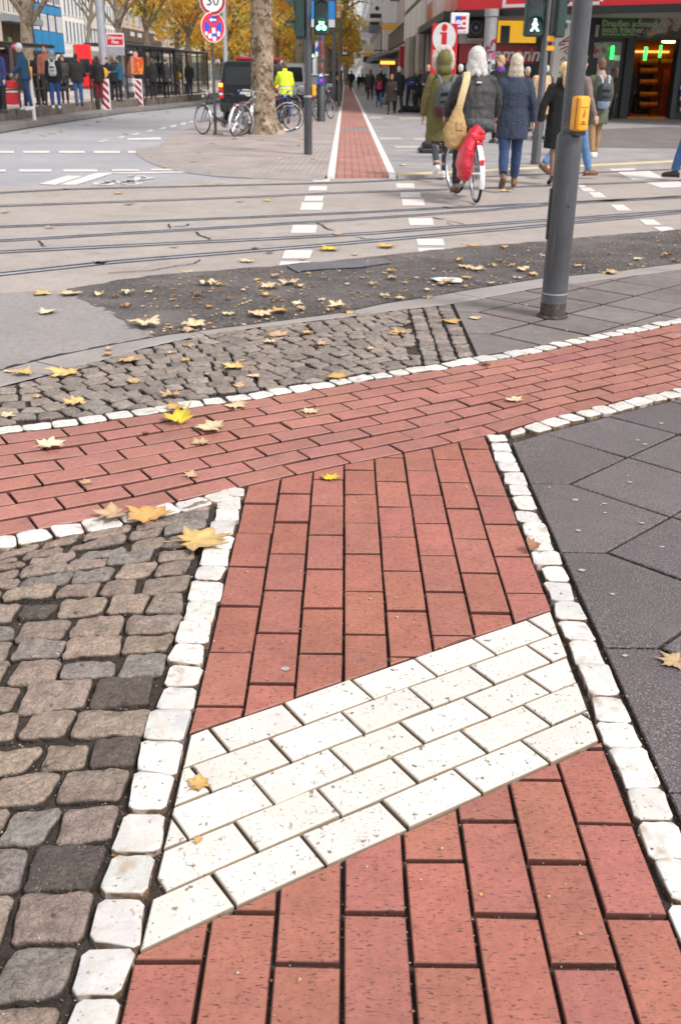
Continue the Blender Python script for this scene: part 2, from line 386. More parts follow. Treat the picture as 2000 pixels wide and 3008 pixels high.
LOW = [(-2.2, 2.42), (-1.116, 2.956), (-1.022, 3.001), (-.932, 3.056), (-.836, 3.104), (-.656, 3.22), (-.551, 3.282), (-.459, 3.355), (-.342, 3.418), (-.222, 3.503), (-.109, 3.574), (.006, 3.650), (.128, 3.719), (.252, 3.79), (.368, 3.858), (.477, 3.928), (.601, 4.014), (.725, 4.085), (.839, 4.185), (.929, 4.255), (1.035, 4.338), (1.142, 4.411), (1.257, 4.49), (1.367, 4.564), (1.479, 4.642), (1.675, 4.763), (2.8, 5.5), (4.6, 6.65)]

# ---- base sheets
b = MB(); b.sheet([(-400, -200), (400, -200), (400, 700), (-400, 700)], -.075); struct(b.build('ground', M_asph))
b = MB(); pts = [(-4.5, .1)]+[(4.6, .1)]+[(4.6, interp(KIN, 4.6)+.05)]+[(x, y+.04) for x, y in KIN[::-1] if x < 4.5]+[(-4.5, 3.2)]
b.prism(pts, -.06, -.016); struct(b.build('pavement_bed', M_soil))

# ---- kerb: separate stones about a metre long, laid along the curve
b = MB()
kp = []
x = -2.55
while x < 6.3: kp.append(x); x += .04
def kerb_pair(x):
    yo = interp(KOUT, x); d = (interp(KOUT, x+.02)-interp(KOUT, x-.02))/.04; L = math.hypot(1, d)
    nx, ny = d/L, -1/L
    # walk to the inner line
    lo, hi = .02, .5
    for _ in range(18):
        mid = (lo+hi)/2
        if yo+ny*mid > interp(KIN, x+nx*mid): lo = mid
        else: hi = mid
    return (x, yo), (x+nx*lo, yo+ny*lo)
acc = 0
for i in range(len(kp)-1):
    (o0, i0), (o1, i1) = kerb_pair(kp[i]), kerb_pair(kp[i+1])
    acc += math.hypot(o1[0]-o0[0], o1[1]-o0[1]); g = 0.0
    if acc > 1.0: acc = 0; g = .007
    def L(a, c, t): return (a[0]+(c[0]-a[0])*t, a[1]+(c[1]-a[1])*t)
    if g: o1 = L(o0, o1, .86); i1 = L(i0, i1, .86)
    quad = [o0, L(o0, i0, .04), L(o0, i0, .96), i0]; quad1 = [o1, L(o1, i1, .04), L(o1, i1, .96), i1]
    zs = [-.022, -.010, -.002, -.006]
    vs = [(p[0], p[1], -.07) for p in (quad[0], quad1[0])]+[(p[0], p[1], z) for p, z in zip(quad, zs)]+[(p[0], p[1], z) for p, z in zip(quad1, zs)]
    b.add(vs, [(0, 2, 6, 1), (2, 3, 7, 6), (3, 4, 8, 7), (4, 5, 9, 8)])
struct(b.build('kerb', M_kerb))

# ---- the red bike path: stem running towards the camera
SX0, SX1, NC = -.346, .609, 8
CW = (SX1-SX0)/NC
def red(): return jit((.345, .124+R_.uniform(-.005, .006), .089+R_.uniform(-.005, .008)), .07, .010)
def redx(): return jit((.352, .140+R_.uniform(-.006, .007), .108+R_.uniform(-.006, .010)), .10, .012)
BL0, BL1 = (-.351, 1.272), (.602, 1.894)      # lower line of the white band
BU0, BU1 = (-.334, 1.906), (.608, 2.506)      # upper line
def line(p, q):      # nx, ny, d so that nx x + ny y <= d is the side below the line
    ex, ey = q[0]-p[0], q[1]-p[1]; L = math.hypot(ex, ey); nx, ny = -ey/L, ex/L
    return nx, ny, nx*p[0]+ny*p[1]
lb = line(BL0, BL1); ub = line(BU0, BU1)
b = MB()
for i in range(NC):
    x0, x1 = SX0+i*CW, SX0+(i+1)*CW
    ph = 1.3715 if i % 2 else 1.257
    y = ph-.248*4
    while y < 2.2:
        j = R_.gauss(0, .0012)
        p = clip([(x0, y+j+.004), (x1, y+j+.004), (x1, y+.2455), (x0, y+.2455)], *lb)
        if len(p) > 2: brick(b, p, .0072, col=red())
        y += .248
    ph = 2.362 if i % 2 else 2.512-.0035*i
    y = ph-.248*3
    while y < 4.2:
        p = clip([(x0, y+.003), (x1, y+.003), (x1, y+.2435), (x0, y+.2435)], -ub[0], -ub[1], -ub[2])
        if len(p) > 2:
            tl = line((x0, interp(LOW, x0)), (x1, interp(LOW, x1)))
            p = clip(p, *tl)
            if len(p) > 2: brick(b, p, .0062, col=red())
        y += .248
struct(b.build('bike_path', M_brick))

# ---- the cross arm of the path
ANG = math.atan2(.62, 1.0); ce, se = math.cos(ANG), math.sin(ANG)
def to_sn(p): return (p[0]*ce+p[1]*se, -p[0]*se+p[1]*ce)
def to_xy(s_, n_): return (s_*ce-n_*se, s_*se+n_*ce)
lowS = sorted(to_sn(p) for p in LOW); upS = sorted(to_sn(p) for p in ABOT)
b = MB(); NR = 8; LB = .247
s_ref = to_sn(G(1284, 1085)[:2])[0]
for r in range(NR):      # r = 0 next to the upper white edging
    s0 = s_ref - 60*LB + (LB*.5 if r % 2 else 0)+R_.gauss(0, .004)
    k = 0
    while True:
        a0 = s0+k*LB; k += 1
        if a0 > 7.2: break
        a1 = a0+LB
        if a0 < -1.0: continue
        cor = []
        for s_, f in ((a0, (r+.94)/NR), (a1, (r+.94)/NR), (a1, (r+.02)/NR), (a0, (r+.02)/NR)):
            u, l_ = interp(upS, s_), interp(lowS, s_); cor.append(to_xy(s_, u+(l_-u)*f))
        if min(c[0] for c in cor) > 4.3 or max(c[0] for c in cor) < -2.4: continue
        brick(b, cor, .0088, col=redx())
struct(b.build('bike_path_crossing', M_brickx))

# ---- white clinker band
b = MB(); bang = math.atan2(.647, 1.0); cb, sb = math.cos(bang), math.sin(bang)
WL = .1963
for r in range(5):
    def band_y(x, f): 
        u = BU0[1]+(BU1[1]-BU0[1])*(x-BU0[0])/(BU1[0]-BU0[0]); l_ = BL0[1]+(BL1[1]-BL0[1])*(x-BL0[0])/(BL1[0]-BL0[0])
        return u+(l_-u)*f
    k = 2
    while True:
        sA = (.009 if r % 2 == 0 else .110)+k*WL; k += 1
        if sA > 2.2: break
        def pt(s_, f):
            # intersect the joint line (perpendicular to the band) with the row line
            x = s_*cb; 
            for _ in range(6): x = s_*cb - (band_y(x, f)-s_*sb)*sb/cb*0 - (band_y(x, f)*cb - (x*sb) - 0)*0
            lo, hi = -1.5, 2.0
            for _ in range(40):
                m_ = (lo+hi)/2
                if m_*cb+band_y(m_, f)*sb < s_: lo = m_
                else: hi = m_
            return ((lo+hi)/2, band_y((lo+hi)/2, f))
        p = [pt(sA, (r+1)/5), pt(sA+WL, (r+1)/5), pt(sA+WL, r/5), pt(sA, r/5)]
        p = clip(p, -1, 0, -(SX0+.003)); 
        if len(p) > 2: p = clip(p, 1, 0, SX1-.004)
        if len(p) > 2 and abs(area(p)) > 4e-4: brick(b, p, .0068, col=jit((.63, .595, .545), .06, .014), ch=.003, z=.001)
struct(b.build('white_band', M_wbrick))

# ---- white setts edging the path
b = MB()
wcol = lambda: jit((.60, .57, .535), .11, .02)
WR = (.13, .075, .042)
def setts_y(x0, x1, ys, lean=0):
    for a0, a1 in zip(ys, ys[1:]):
        a0, a1 = min(a0, a1), max(a0, a1)
        k = lean
        stone(b, [(x0+R_.gauss(0, .003), a0), (x1, a0+k), (x1, a1+k), (x0+R_.gauss(0, .003), a1)], .0075, .004, 1, wcol(), WR, .0020, wob=.0042, flat=True)
gy = lambda y, x: G(x, y)[1]
ysC = [gy(1200+v/1.568, 640) for v in (362, 405, 460, 517, 582, 650, 730, 800, 893, 990, 1090)]+[gy(1850+v/1.568, 430) for v in (157, 258, 370, 512, 668, 842, 1030, 1225, 1465, 1697)]
d = ysC[-1]
while d > .5: d -= .112+R_.uniform(-.01, .01); ysC.append(d)
setts_y(-.441, -.347, ysC)
ysD = [gy(1200+v/1.568, 1570) for v in (127, 160, 200, 248, 298, 352, 402, 470, 527, 590, 660, 727, 800, 885, 975)]+[gy(1850+v/1.568, 1800) for v in (53, 165, 303, 427, 543, 730, 888, 1055, 1250)]
d = ysD[-1]
while d > .5: d -= .11+R_.uniform(-.01, .01); ysD.append(d)
setts_y(.612, .699, ysD)
def setts_curve(x0, x1, fn, w0, w1, pitch=.113):
    """row of setts between offsets w0 and w1 (perpendicular) from the curve fn"""
    x = x0
    def P(x, w_):
        d = (fn(x+.05)-fn(x-.05))/.1; L = math.hypot(1, d); return (x-d/L*w_, fn(x)+w_/L)
    while x < x1:
        d = (fn(x+.05)-fn(x-.05))/.1; st = pitch*(1+R_.uniform(-.12, .12))/math.hypot(1, d)
        stone(b, [P(x, w0), P(x+st, w0), P(x+st, w1), P(x, w1)], .008, .004, 1, wcol(), WR, .0020, wob=.0042, flat=True)
        x += st
setts_curve(-2.5, 4.3, lambda x: interp(ABOT, x), .003, .098)
setts_curve(-2.3, -.50, lambda x: interp(LOW, x), -.100, -.003)
stone(b, [(-.495, 3.325), (-.455, 3.345), (-.43, 3.385), (-.46, 3.37)], .006, .004, 1, wcol(), WR, .001)
setts_curve(.78, 4.3, lambda x: interp(LOW, x), -.098, -.003)
stone(b, [(.705, 4.005), (.80, 4.07), (.785, 4.135), (.72, 4.07)], .008, .004, 1, wcol(), WR, .001)
struct(b.build('white_edging', M_white, smooth=True))

# ---- cobbles left of the stem
b = MB()
def cob(): 
    k = R_.random()
    if k < .35: c = (.295, .222, .182)
    elif k < .56: c = (.262, .218, .192)
    elif k < .94: c = (.325, .242, .188)
    else: c = (.105, .078, .066)
    return jit(c, .13, .018)
XL = -.447
rows = 26; ytop = 3.31
bound = []
y = 3.262
for r in range(28):
    bound.append((y, .56*max(0, 1-r/6.0)**1.2 + .10)); y -= .114+R_.uniform(-.012, .012)
for (ya, sa), (yb, sb_) in zip(bound, bound[1:]):
    x = XL+R_.uniform(-.004, .004); first = True
    while x > -2.05:
        wd = R_.uniform(.10, .152)*(1.0 if R_.random() > .12 else 1.2)
        xa = x-wd
        cv = lambda X, s_: s_*(X-XL)-.06*(X-XL)**2
        p = [(xa, yb+cv(xa, sb_)), (x, yb+cv(x, sb_)), (x, ya+cv(x, sa)), (xa, ya+cv(xa, sa))]
        if R_.random() < .08: p[2] = (p[2][0], p[2][1]-.028); p[3] = (p[3][0], p[3][1]-.02)
        cy_ = sum(q[1] for q in p)/4; cx_ = sum(q[0] for q in p)/4
        if max(q[1]-(interp(LOW, q[0])-.112) for q in p) > .05:
            pass
        else:
            p = [(q[0]+R_.gauss(0, .005), min(q[1], interp(LOW, q[0])-.117)) for q in p]
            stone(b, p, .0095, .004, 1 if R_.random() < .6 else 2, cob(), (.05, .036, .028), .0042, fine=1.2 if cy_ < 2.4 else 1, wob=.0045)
        x = xa
# wedge stones below the corner of the edging
for q in ([(-.60, 3.06), (-.45, 3.10), (-.45, 3.21), (-.62, 3.12)], [(-.62, 3.15), (-.46, 3.225), (-.45, 3.30), (-.52, 3.25)]):
    stone(b, q, .014, .003, 2, cob(), (.05, .036, .028), .004)
struct(b.build('cobbled_pavement', M_cobble, smooth=True))

# ---- segmental-arch cobbles between the path and the kerb
b = MB()
def aupper(x):
    d = .6; return interp(ABOT, x)+.104*math.hypot(1, d)
XR = .722
def inside(p): return p[1] > aupper(p[0])+.004 and p[1] < interp(KIN, p[0])-.006
def squeeze(p):
    out_ = []
    for q in p:
        lo, hi = aupper(q[0])+.006, interp(KIN, q[0])-.008
        out_.append((q[0], min(max(q[1], lo), hi)))
    return out_
cob2 = lambda: jit(R_.choice([(.30, .238, .205), (.275, .228, .20), (.33, .265, .225), (.235, .19, .165)]), .13, .018)
for c_ in range(3):
    x0 = XR-(c_+1)*.098; y = 5.0+R_.uniform(0, .05)
    while y < 6.8:
        h = R_.uniform(.085, .112); p = [(x0, y), (x0+.098, y+.012), (x0+.098, y+h+.012), (x0, y+h)]
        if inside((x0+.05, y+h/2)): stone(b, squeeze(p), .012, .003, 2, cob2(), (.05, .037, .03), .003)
        y += h
W = 1.16; AMP = .17; pit = .104
eaA = rad(29); ea = (math.cos(eaA), math.sin(eaA)); eb = (-math.sin(eaA), math.cos(eaA))
A_REF = .42*ea[0]+5.9*ea[1]
def arc(a): return AMP*abs(math.cos(math.pi*(a-A_REF+W*.5)/W))**1.3
for j in range(-6, 48):
    bb = 2.6+j*pit; a = A_REF-4.2+R_.uniform(0, .1); hh = pit*R_.uniform(.97, 1.03)
    while a < A_REF+1.2:
        wd = R_.uniform(.088, .128)
        def Q(aa, db):
            # joints stand square to the arc
            sl = (arc(aa+.01)-arc(aa-.01))/.02; k = .62*sl*(db-.5*pit)
            a2 = aa-k; b2 = bb+db+arc(aa); return (a2*ea[0]+b2*eb[0], a2*ea[1]+b2*eb[1])
        p = [Q(a, 0), Q(a+wd, 0), Q(a+wd, pit), Q(a, pit)]; a += wd
        cx_ = sum(q[0] for q in p)/4; cy_ = sum(q[1] for q in p)/4
        if cx_ > XR-.30 or cx_ < -2.2: continue
        if inside((cx_, cy_)):
            p = [(min(q[0]+R_.gauss(0, .004), XR-.298), q[1]+R_.gauss(0, .004)) for q in p]
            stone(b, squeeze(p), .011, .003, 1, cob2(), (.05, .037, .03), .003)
struct(b.build('cobbled_verge', M_cobble, smooth=True))

# ---- diagonal concrete slabs with bishop's-hat edge pieces
def slabs(name, m, XB, VX, VY, HD, keep, col, nmax, jmax, gap=.0125):
    b = MB()
    for k in range(-jmax, jmax):
        y0, y1 = VY+k*2*HD, VY+(k+1)*2*HD; ym = (y0+y1)/2
        polys = [[(XB, y0), (VX, y0), (VX+HD, ym), (VX, y1), (XB, y1)]]
        for i in range(nmax):
            cy_ = y0 if i % 2 == 0 else ym; cx_ = VX+HD*(i+1)
            polys.append([(cx_-HD, cy_), (cx_, cy_-HD), (cx_+HD, cy_), (cx_, cy_+HD)])
        for p in polys:
            p = keep(p)
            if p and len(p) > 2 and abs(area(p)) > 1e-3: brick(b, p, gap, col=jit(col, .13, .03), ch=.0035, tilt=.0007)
    return struct(b.build(name, m))
def keepR(p):
    if min(q[1] for q in p) < .2: p = clip(p, 0, -1, -.2)
    if len(p) < 3: return None
    x0, x1 = min(q[0] for q in p), max(q[0] for q in p)
    f = lambda x: interp(LOW, x)-.118*(1.18 if x > .74 else 1.3)+.0
    if x0 < .705: p = clip(p, -1, 0, -.705)
    l_ = line((x0, f(x0)), (x1, f(x1)))
    p = clip(p, *l_); return p if len(p) > 2 else None
slabs('slab_pavement', M_slab, .703, .858, 3.479, .2932, keepR, (.108, .090, .094), 13, 9)
def keepU(p):
    x0, x1 = min(q[0] for q in p), max(q[0] for q in p)
    if x1 < .74: return None
    p = clip(p, -1, 0, -.73)
    if len(p) < 3: return None
    f = lambda x: interp(ABOT, x)+.106*math.hypot(1, .65)
    p = clip(p, *[-v for v in line((x0, f(x0)), (x1, f(x1)))])
    if len(p) < 3: return None
    g = lambda x: interp(KIN, x)-.004
    return clip(p, *line((x0, g(x0)), (x1, g(x1))))
vv = G(1000+640/1.568, 750+262/1.568)
slabs('upper_slab_pavement', M_slab2, .725, vv[0]-.01, vv[1]-4*.583, .2915, keepU, (.175, .147, .136), 13, 14, .02)
# chewing gum spots trodden into the slabs
b = MB()
def blob(x, y, r, z):
    n = 9; b.add([(x+r*(1+R_.uniform(-.25, .25))*math.cos(2*math.pi*i/n), y+.8*r*(1+R_.uniform(-.25, .25))*math.sin(2*math.pi*i/n), z) for i in range(n)]+[(x, y, z+.0008)], [(i, (i+1) % n, n) for i in range(n)])
for cx_, cy_, s_ in [(1080, 424, 13), (1213, 441, 9), (1330, 342, 9), (1093, 565, 10), (1110, 748, 16), (1250, 858, 10), (1475, 70, 9), (1385, 530, 9), (1400, 167, 9), (1215, 483, 6), (960, 366, 5), (1322, 313, 5), (1480, 640, 8), (1365, 148, 8)]:
    v = G(1000+cx_/1.568, 1200+cy_/1.568); blob(v[0], v[1], s_/1.568*v[1]/2700*.9+.003, .0035)
v = G(1000+1308/1.568, 1850+123/1.568); blob(v[0], v[1], .008, .0035)
for _ in range(45): blob(R_.uniform(.8, 3.5), R_.uniform(5.6, 8.0), R_.uniform(.006, .014), .0035)
for cx_, cy_, s_, z in [(618, 250, 4, .004), (680, 468, 4, .004), (1105, 950, 4, .004)]:
    v = G(1000+cx_/1.568, 1200+cy_/1.568); blob(v[0], v[1], .006, .004)
v = G(838, 1967); blob(v[0], v[1], .012, .004)
b.build('chewing_gum_spots', M_gum)['kind'] = 'stuff'

# ---- grit lying in the joints
b = MB()
gcols = [(.35, .30, .25), (.16, .12, .09), (.45, .40, .36), (.30, .15, .06), (.10, .08, .07), (.07, .05, .04)]
for _ in range(15000):
    y = .85+R_.random()**1.5*3.6; x = R_.uniform(-1.25, 1.0)*(.45+y*.3); r = R_.uniform(.0009, .0026)*(1 if R_.random() > .05 else 1.9)
    b.color(jit(R_.choice(gcols), .3, .1)); z = -.013+R_.uniform(0, .004)
    b.add([(x-r, y, z), (x+r, y, z), (x, y-r*R_.uniform(.6, 1.3), z), (x, y+r, z), (x, y, z+r*R_.uniform(.6, 1.2))], [(0, 2, 4), (2, 1, 4), (1, 3, 4), (3, 0, 4)])
for _ in range(420):
    y = 1.0+R_.random()**1.4*6; x = R_.uniform(-.5, .42)*y; r = R_.uniform(.0012, .0035); z = .005 
    b.color(jit(R_.choice(gcols), .3, .1)); b.add([(x-r, y, z), (x+r, y, z), (x, y-r, z), (x, y+r, z), (x, y, z+r)], [(0, 2, 4), (2, 1, 4), (1, 3, 4), (3, 0, 4)])
o = b.build('joint_grit', mk('grit', None, .9, attr=True)); o['kind'] = 'stuff'

# ------------------------------------------------------------------ road, tram bed, markings
ZR = -.045
def PX(x, y, z=ZR): return tuple(G(x, y, z)[:2])
def cA(x, y, z=ZR): return PX(x/1.568, 350+y/1.568, z)
def cB(x, y, z=ZR): return PX(1000+x/1.568, 350+y/1.568, z)
b = MB(); b.sheet([(-60, -5), (60, -5), (60, 300), (-60, 300)], ZR-.004); struct(b.build('road', M_asph))
# tram bed: slightly warmer, bounded by the seam near the patch and a seam beyond the far rail
near_seam = [(-12, 1.2)]+[PX(0, 880), cA(290, 820), PX(185, 858), PX(434, 815)]+[PX(1000, 771), PX(1357, 733), PX(1600, 713), PX(2000, 678), (14, 19.0)]
far_seam = [PX(2000, 488), PX(1500, 512), PX(1000, 517), PX(560, 528), PX(300, 536), PX(0, 546)]
b = MB()
nl = [(-30, 3.5), PX(0, 860), PX(190, 858), PX(434, 817), PX(700, 797), PX(1000, 771), PX(1357, 733), PX(1600, 713), PX(2000, 678), (30, 24)]
fl = [(30, 32), PX(2000, 488), PX(1500, 512), PX(1000, 517), PX(560, 530), PX(300, 540), PX(0, 550), (-30, 11)]
# stitched as strips so that the sheet stays simple
b.add([(p[0], p[1], ZR) for p in nl+fl], [tuple(range(len(nl)+len(fl)))])
struct(b.build('tram_bed', M_tram))
# near roadway left of the patch
b = MB(); kk = [(x, y+.0) for x, y in KOUT if x < -1.0]
poly = [(-6, 1.0)]+[(x, y+.01) for x, y in KOUT if x <= -1.0]+[(-1.6, 6.6), PX(185, 860), PX(0, 868), (-6, 5.5)]
b.sheet(poly, ZR+.018); struct(b.build('near_roadway', M_asph2))
# dark patch of fresh asphalt along the kerb, with a bumpy uneven surface
b = MB()
top_ = [PX(185, 858), PX(300, 838), PX(434, 817), PX(574, 806), PX(700, 797), PX(850, 782), PX(1000, 771), PX(1191, 749), PX(1357, 733), PX(1600, 713), PX(2000, 678), (6.2, 12.6)]
bot_ = []
for p in top_:
    # nearest kerb point straight "down" along the kerb normal
    q = p; dxy = (.55, -.83)
    lo, hi = 0, 6
    for _ in range(30):
        m_ = (lo+hi)/2
        if q[1]+dxy[1]*m_ > interp(KOUT, q[0]+dxy[0]*m_)+.02: lo = m_
        else: hi = m_
    bot_.append((q[0]+dxy[0]*lo, q[1]+dxy[1]*lo))
nseg = 30
def resample(pts, n):
    L = [0]
    for a, c in zip(pts, pts[1:]): L.append(L[-1]+math.hypot(c[0]-a[0], c[1]-a[1]))
    out_ = []
    for i in range(n+1):
        t = L[-1]*i/n; k = max(j for j in range(len(L)) if L[j] <= t+1e-9); k = min(k, len(pts)-2)
        f = (t-L[k])/(L[k+1]-L[k]); out_.append((pts[k][0]+(pts[k+1][0]-pts[k][0])*f, pts[k][1]+(pts[k+1][1]-pts[k][1])*f))
    return out_
tp, bt = resample(top_, 90), resample(bot_, 90); vs = []
for i in range(91):
    for j in range(nseg+1):
        f = j/nseg; e = 0
        x = tp[i][0]+(bt[i][0]-tp[i][0])*f; y = tp[i][1]+(bt[i][1]-tp[i][1])*f
        if j == 0 or i == 0: x += R_.gauss(0, .014); y += R_.gauss(0, .014)
        vs.append((x, y, ZR+.019+.005*noise.noise(Vector((x*3, y*3, 1)))+.003*noise.noise(Vector((x*11, y*11, 4)))))
b.add(vs, [(i*(nseg+1)+j, i*(nseg+1)+j+1, (i+1)*(nseg+1)+j+1, (i+1)*(nseg+1)+j) for i in range(90) for j in range(nseg)])
struct(b.build('asphalt_patch', M_patch, smooth=True))
# smooth sealed spot on the patch
b = MB(); b.sheet([PX(*p, ZR) for p in [(840, 790), (1000, 774), (1130, 768), (1150, 782), (1060, 795), (960, 800), (870, 808)]], ZR+.0285); struct(b.build('sealed_spot', M_patch2))
# dark gap along the kerb foot
b = MB()
for a, c in zip(KOUT, KOUT[1:]):
    pass

# rails
def strip(mb, pts, w0, w1, z):
    """ribbon between the offsets w0 and w1 (metres, + = away from the camera)"""
    vs = []; k = len(pts)
    for i, p in enumerate(pts):
        a, c = pts[max(i-1, 0)], pts[min(i+1, k-1)]; ex, ey = c[0]-a[0], c[1]-a[1]; L = math.hypot(ex, ey); nx, ny = -ey/L, ex/L
        vs += [(p[0]+nx*w0, p[1]+ny*w0, z), (p[0]+nx*w1, p[1]+ny*w1, z)]
    mb.add(vs, [(2*i, 2*i+2, 2*i+3, 2*i+1) for i in range(k-1)])
def _g(): pass
kk = resample(KOUT, 260); b = MB()
for off in (0.0,):
    vs = []; 
    for i, q in enumerate(kk):
        a, c = kk[max(i-1, 0)], kk[min(i+1, 260)]; ex, ey = c[0]-a[0], c[1]-a[1]; L = math.hypot(ex, ey); w_ = .05+.035*noise.noise(Vector((i*.6, 0, 3)))+R_.uniform(-.01, .01)
        vs += [(q[0]+ey/L*.02, q[1]-ex/L*.02, ZR+.0265), (q[0]-ey/L*w_, q[1]+ex/L*w_, ZR+.0255)]
    b.add(vs, [(2*i, 2*i+2, 2*i+3, 2*i+1) for i in range(260)])
struct(b.build("gutter", M_groove))
def smooth_line(pts, n=8):
    """extend both ends and resample as a Catmull-Rom curve"""
    a, c = pts[0], pts[1]; d_, e = pts[-2], pts[-1]
    def ext(p, q, L):
        dx, dy = p[0]-q[0], p[1]-q[1]; k = math.hypot(dx, dy); return (p[0]+dx/k*L, p[1]+dy/k*L)
    P = [ext(a, c, 8)]+list(pts)+[ext(e, d_, 8)]; out_ = []
    for i in range(len(P)-1):
        p0, p1, p2, p3 = P[max(i-1, 0)], P[i], P[i+1], P[min(i+2, len(P)-1)]
        for k in range(n):
            t = k/n; out_.append(tuple(.5*((2*p1[j])+(-p0[j]+p2[j])*t+(2*p0[j]-5*p1[j]+4*p2[j]-p3[j])*t*t+(-p0[j]+3*p1[j]-3*p2[j]+p3[j])*t**3) for j in (0, 1)))
    out_.append(P[-1]); return out_
RAILS = [
    [(0, 806), (338, 770), (1000, 716), (1603, 662), (2000, 624)],
    [(0, 741), (415, 720), (1000, 691), (1319, 668), (1640, 645)],
    [(0, 708), (500, 678), (1000, 647), (1383, 621), (1640, 600), (2000, 577)],
    [(0, 667), (500, 648), (1000, 627), (1300, 612), (1480, 604)],
    [(0, 606), (638, 583), (1000, 567), (1338, 556), (1640, 545), (2000, 531)],
    [(0, 567), (223, 556), (638, 546), (1000, 537), (1290, 524), (1800, 505), (2000, 497)],
]
bh, bgv, bl = MB(), MB(), MB()
for i, rl in enumerate(RAILS):
    p = smooth_line([PX(*q) for q in rl])
    s_ = 1 if i in (0, 1, 4) else -1
    strip(bl, p, -.085, .09, ZR+.006)
    strip(bh, p, *( (-.078, -.016) if s_ > 0 else (.022, .085)), ZR+.009)
    strip(bgv, p, *((-.016, .032) if s_ > 0 else (-.026, .022)), ZR+.010)
    strip(bh, p, *((.032, .06) if s_ > 0 else (-.055, -.026)), ZR+.009)
struct(bl.build('rail_lip', M_railside)); struct(bh.build('tram_rails', M_rail)); struct(bgv.build('rail_groove', M_groove))
# cracks and dark repairs in the tram bed
b = MB()
for cr in ([cA(905, 522), cA(915, 533), cA(945, 545), cA(970, 557)], [cA(780, 485), cA(785, 505)], [cA(870, 485), cA(850, 495), cA(800, 497)], [cB(425, 455), cB(455, 462), cB(480, 460)], [cB(490, 470), cB(540, 478), cB(575, 490), cB(600, 487)], [cB(490, 480), cB(520, 492), cB(560, 490)], [cB(70, 545), cB(120, 556), cB(150, 550)], [cA(180, 562), cA(210, 588)], [cA(920, 650), cA(900, 668), cA(800, 680), cA(700, 700), cA(500, 712)], [cB(1080, 552), cB(1200, 540), cB(1380, 527), cB(1568, 517)], [cA(1460, 480), cA(1500, 505), cA(1540, 515)]):
    q = []
    for a, c in zip(cr, cr[1:]):
        for k in range(5): q.append((a[0]+(c[0]-a[0])*k/5+R_.gauss(0, .008), a[1]+(c[1]-a[1])*k/5+R_.gauss(0, .008)))
    q.append(cr[-1]); ww = R_.uniform(.006, .013); strip(b, q, -ww, ww, ZR+.007)
struct(b.build('road_cracks', M_groove))
# white crossing blocks and lane dashes
b = MB()
def quad(p, f): b.sheet([f(*q) for q in p], ZR+.004)
def blockA(x0, x1, y0, y1, sh): quad([(x0, y1), (x1, y1), (x1+sh, y0), (x0+sh, y0)], cA)
def blockB(x0, x1, y0, y1, sh): quad([(x0, y1), (x1, y1), (x1+sh, y0), (x0+sh, y0)], cB)
for q in [(1440, 1518, 277, 289, 4), (1420, 1503, 309, 330, 5), (1400, 1485, 355, 378, 6), (1382, 1482, 384, 420, 8), (1340, 1452, 490, 526, 10), (1298, 1425, 605, 644, 16), (1277, 1412, 657, 692, 16)]: blockA(*q)
for q in [(240, 318, 267, 277, -2), (258, 342, 296, 318, -4), (277, 370, 339, 362, -4), (286, 388, 368, 399, -5), (318, 430, 458, 490, -7), (356, 480, 553, 583, -9), (364, 487, 595, 621, -10)]: blockB(*q)
for q in [[(1088, 303), (1118, 303), (1132, 315), (1100, 315)], [(1098, 317), (1150, 317), (1176, 334), (1120, 334)], [(1138, 337), (1192, 337), (1225, 362), (1165, 362)], [(1240, 395), (1300, 395), (1340, 423), (1275, 423)], [(1374, 464), (1440, 464), (1478, 489), (1406, 489)], [(1438, 498), (1515, 498), (1558, 522), (1480, 522)], [(1524, 543), (1600, 543), (1640, 570), (1568, 570)], [(1236, 230), (1350, 227), (1366, 238), (1250, 241)], [(1272, 245), (1420, 238), (1488, 274), (1345, 281)], [(1388, 288), (1530, 281), (1640, 312), (1475, 318)]]: quad(q, cB)
struct(b.build('crossing_marks', M_mark))
b = MB()
for x0, x1 in [(-80, 66), (108, 230), (273, 391), (434, 553), (591, 702)]: blockA(x0, x1, 147, 157, 0)
for x0, x1 in [(-90, 30), (92, 240), (296, 450)]: blockA(x0, x1, 232, 243, -3)
blockA(520, 645, 232, 240, -5); blockA(700, 800, 230, 237, -5)
for x0, x1, y in [(443, 507, 102), (529, 588, 84), (601, 655, 69), (669, 714, 55), (729, 772, 44), (781, 817, 33), (829, 860, 22), (867, 896, 13)]: quad([(x0, y+5), (x0+26, y+4), (x1, y-6), (x1-20, y-6)], cA)
for x0, x1, y in [(755, 806, 109), (818, 866, 91), (870, 958, 70)]: quad([(x0, y+7), (x0+22, y+7), (x1, y-8), (x1-16, y-8)], cA)
quad([(180, 300), (255, 304), (385, 264), (312, 261)], cA); quad([(272, 303), (350, 304), (520, 251), (440, 250)], cA)
quad([(520, 251), (440, 250), (560, 246), (870, 241), (875, 247), (600, 252)], cA)
quad([(588, 90), (740, 84), (745, 95), (590, 97)], cA)
struct(b.build('lane_marks', M_mark))
# worn cycle symbol
b = MB()
def ringA(cx_, cy_, rx, ry):
    p = [(cx_+rx*math.cos(2*math.pi*i/16), cy_+ry*math.sin(2*math.pi*i/16)) for i in range(17)]; strip(b, [cA(*q) for q in p], -.05, .05, ZR+.006)
ringA(480, 298, 36, 7); ringA(608, 296, 36, 7)
for q in ([(480, 298), (525, 284), (600, 284), (608, 296)], [(525, 284), (560, 297), (600, 284)], [(588, 262), (640, 266), (625, 288), (700, 272), (640, 262)]): strip(b, [cA(*p) for p in q], -.06, .06, ZR+.006)
struct(b.build('cycle_symbol', M_mark2))

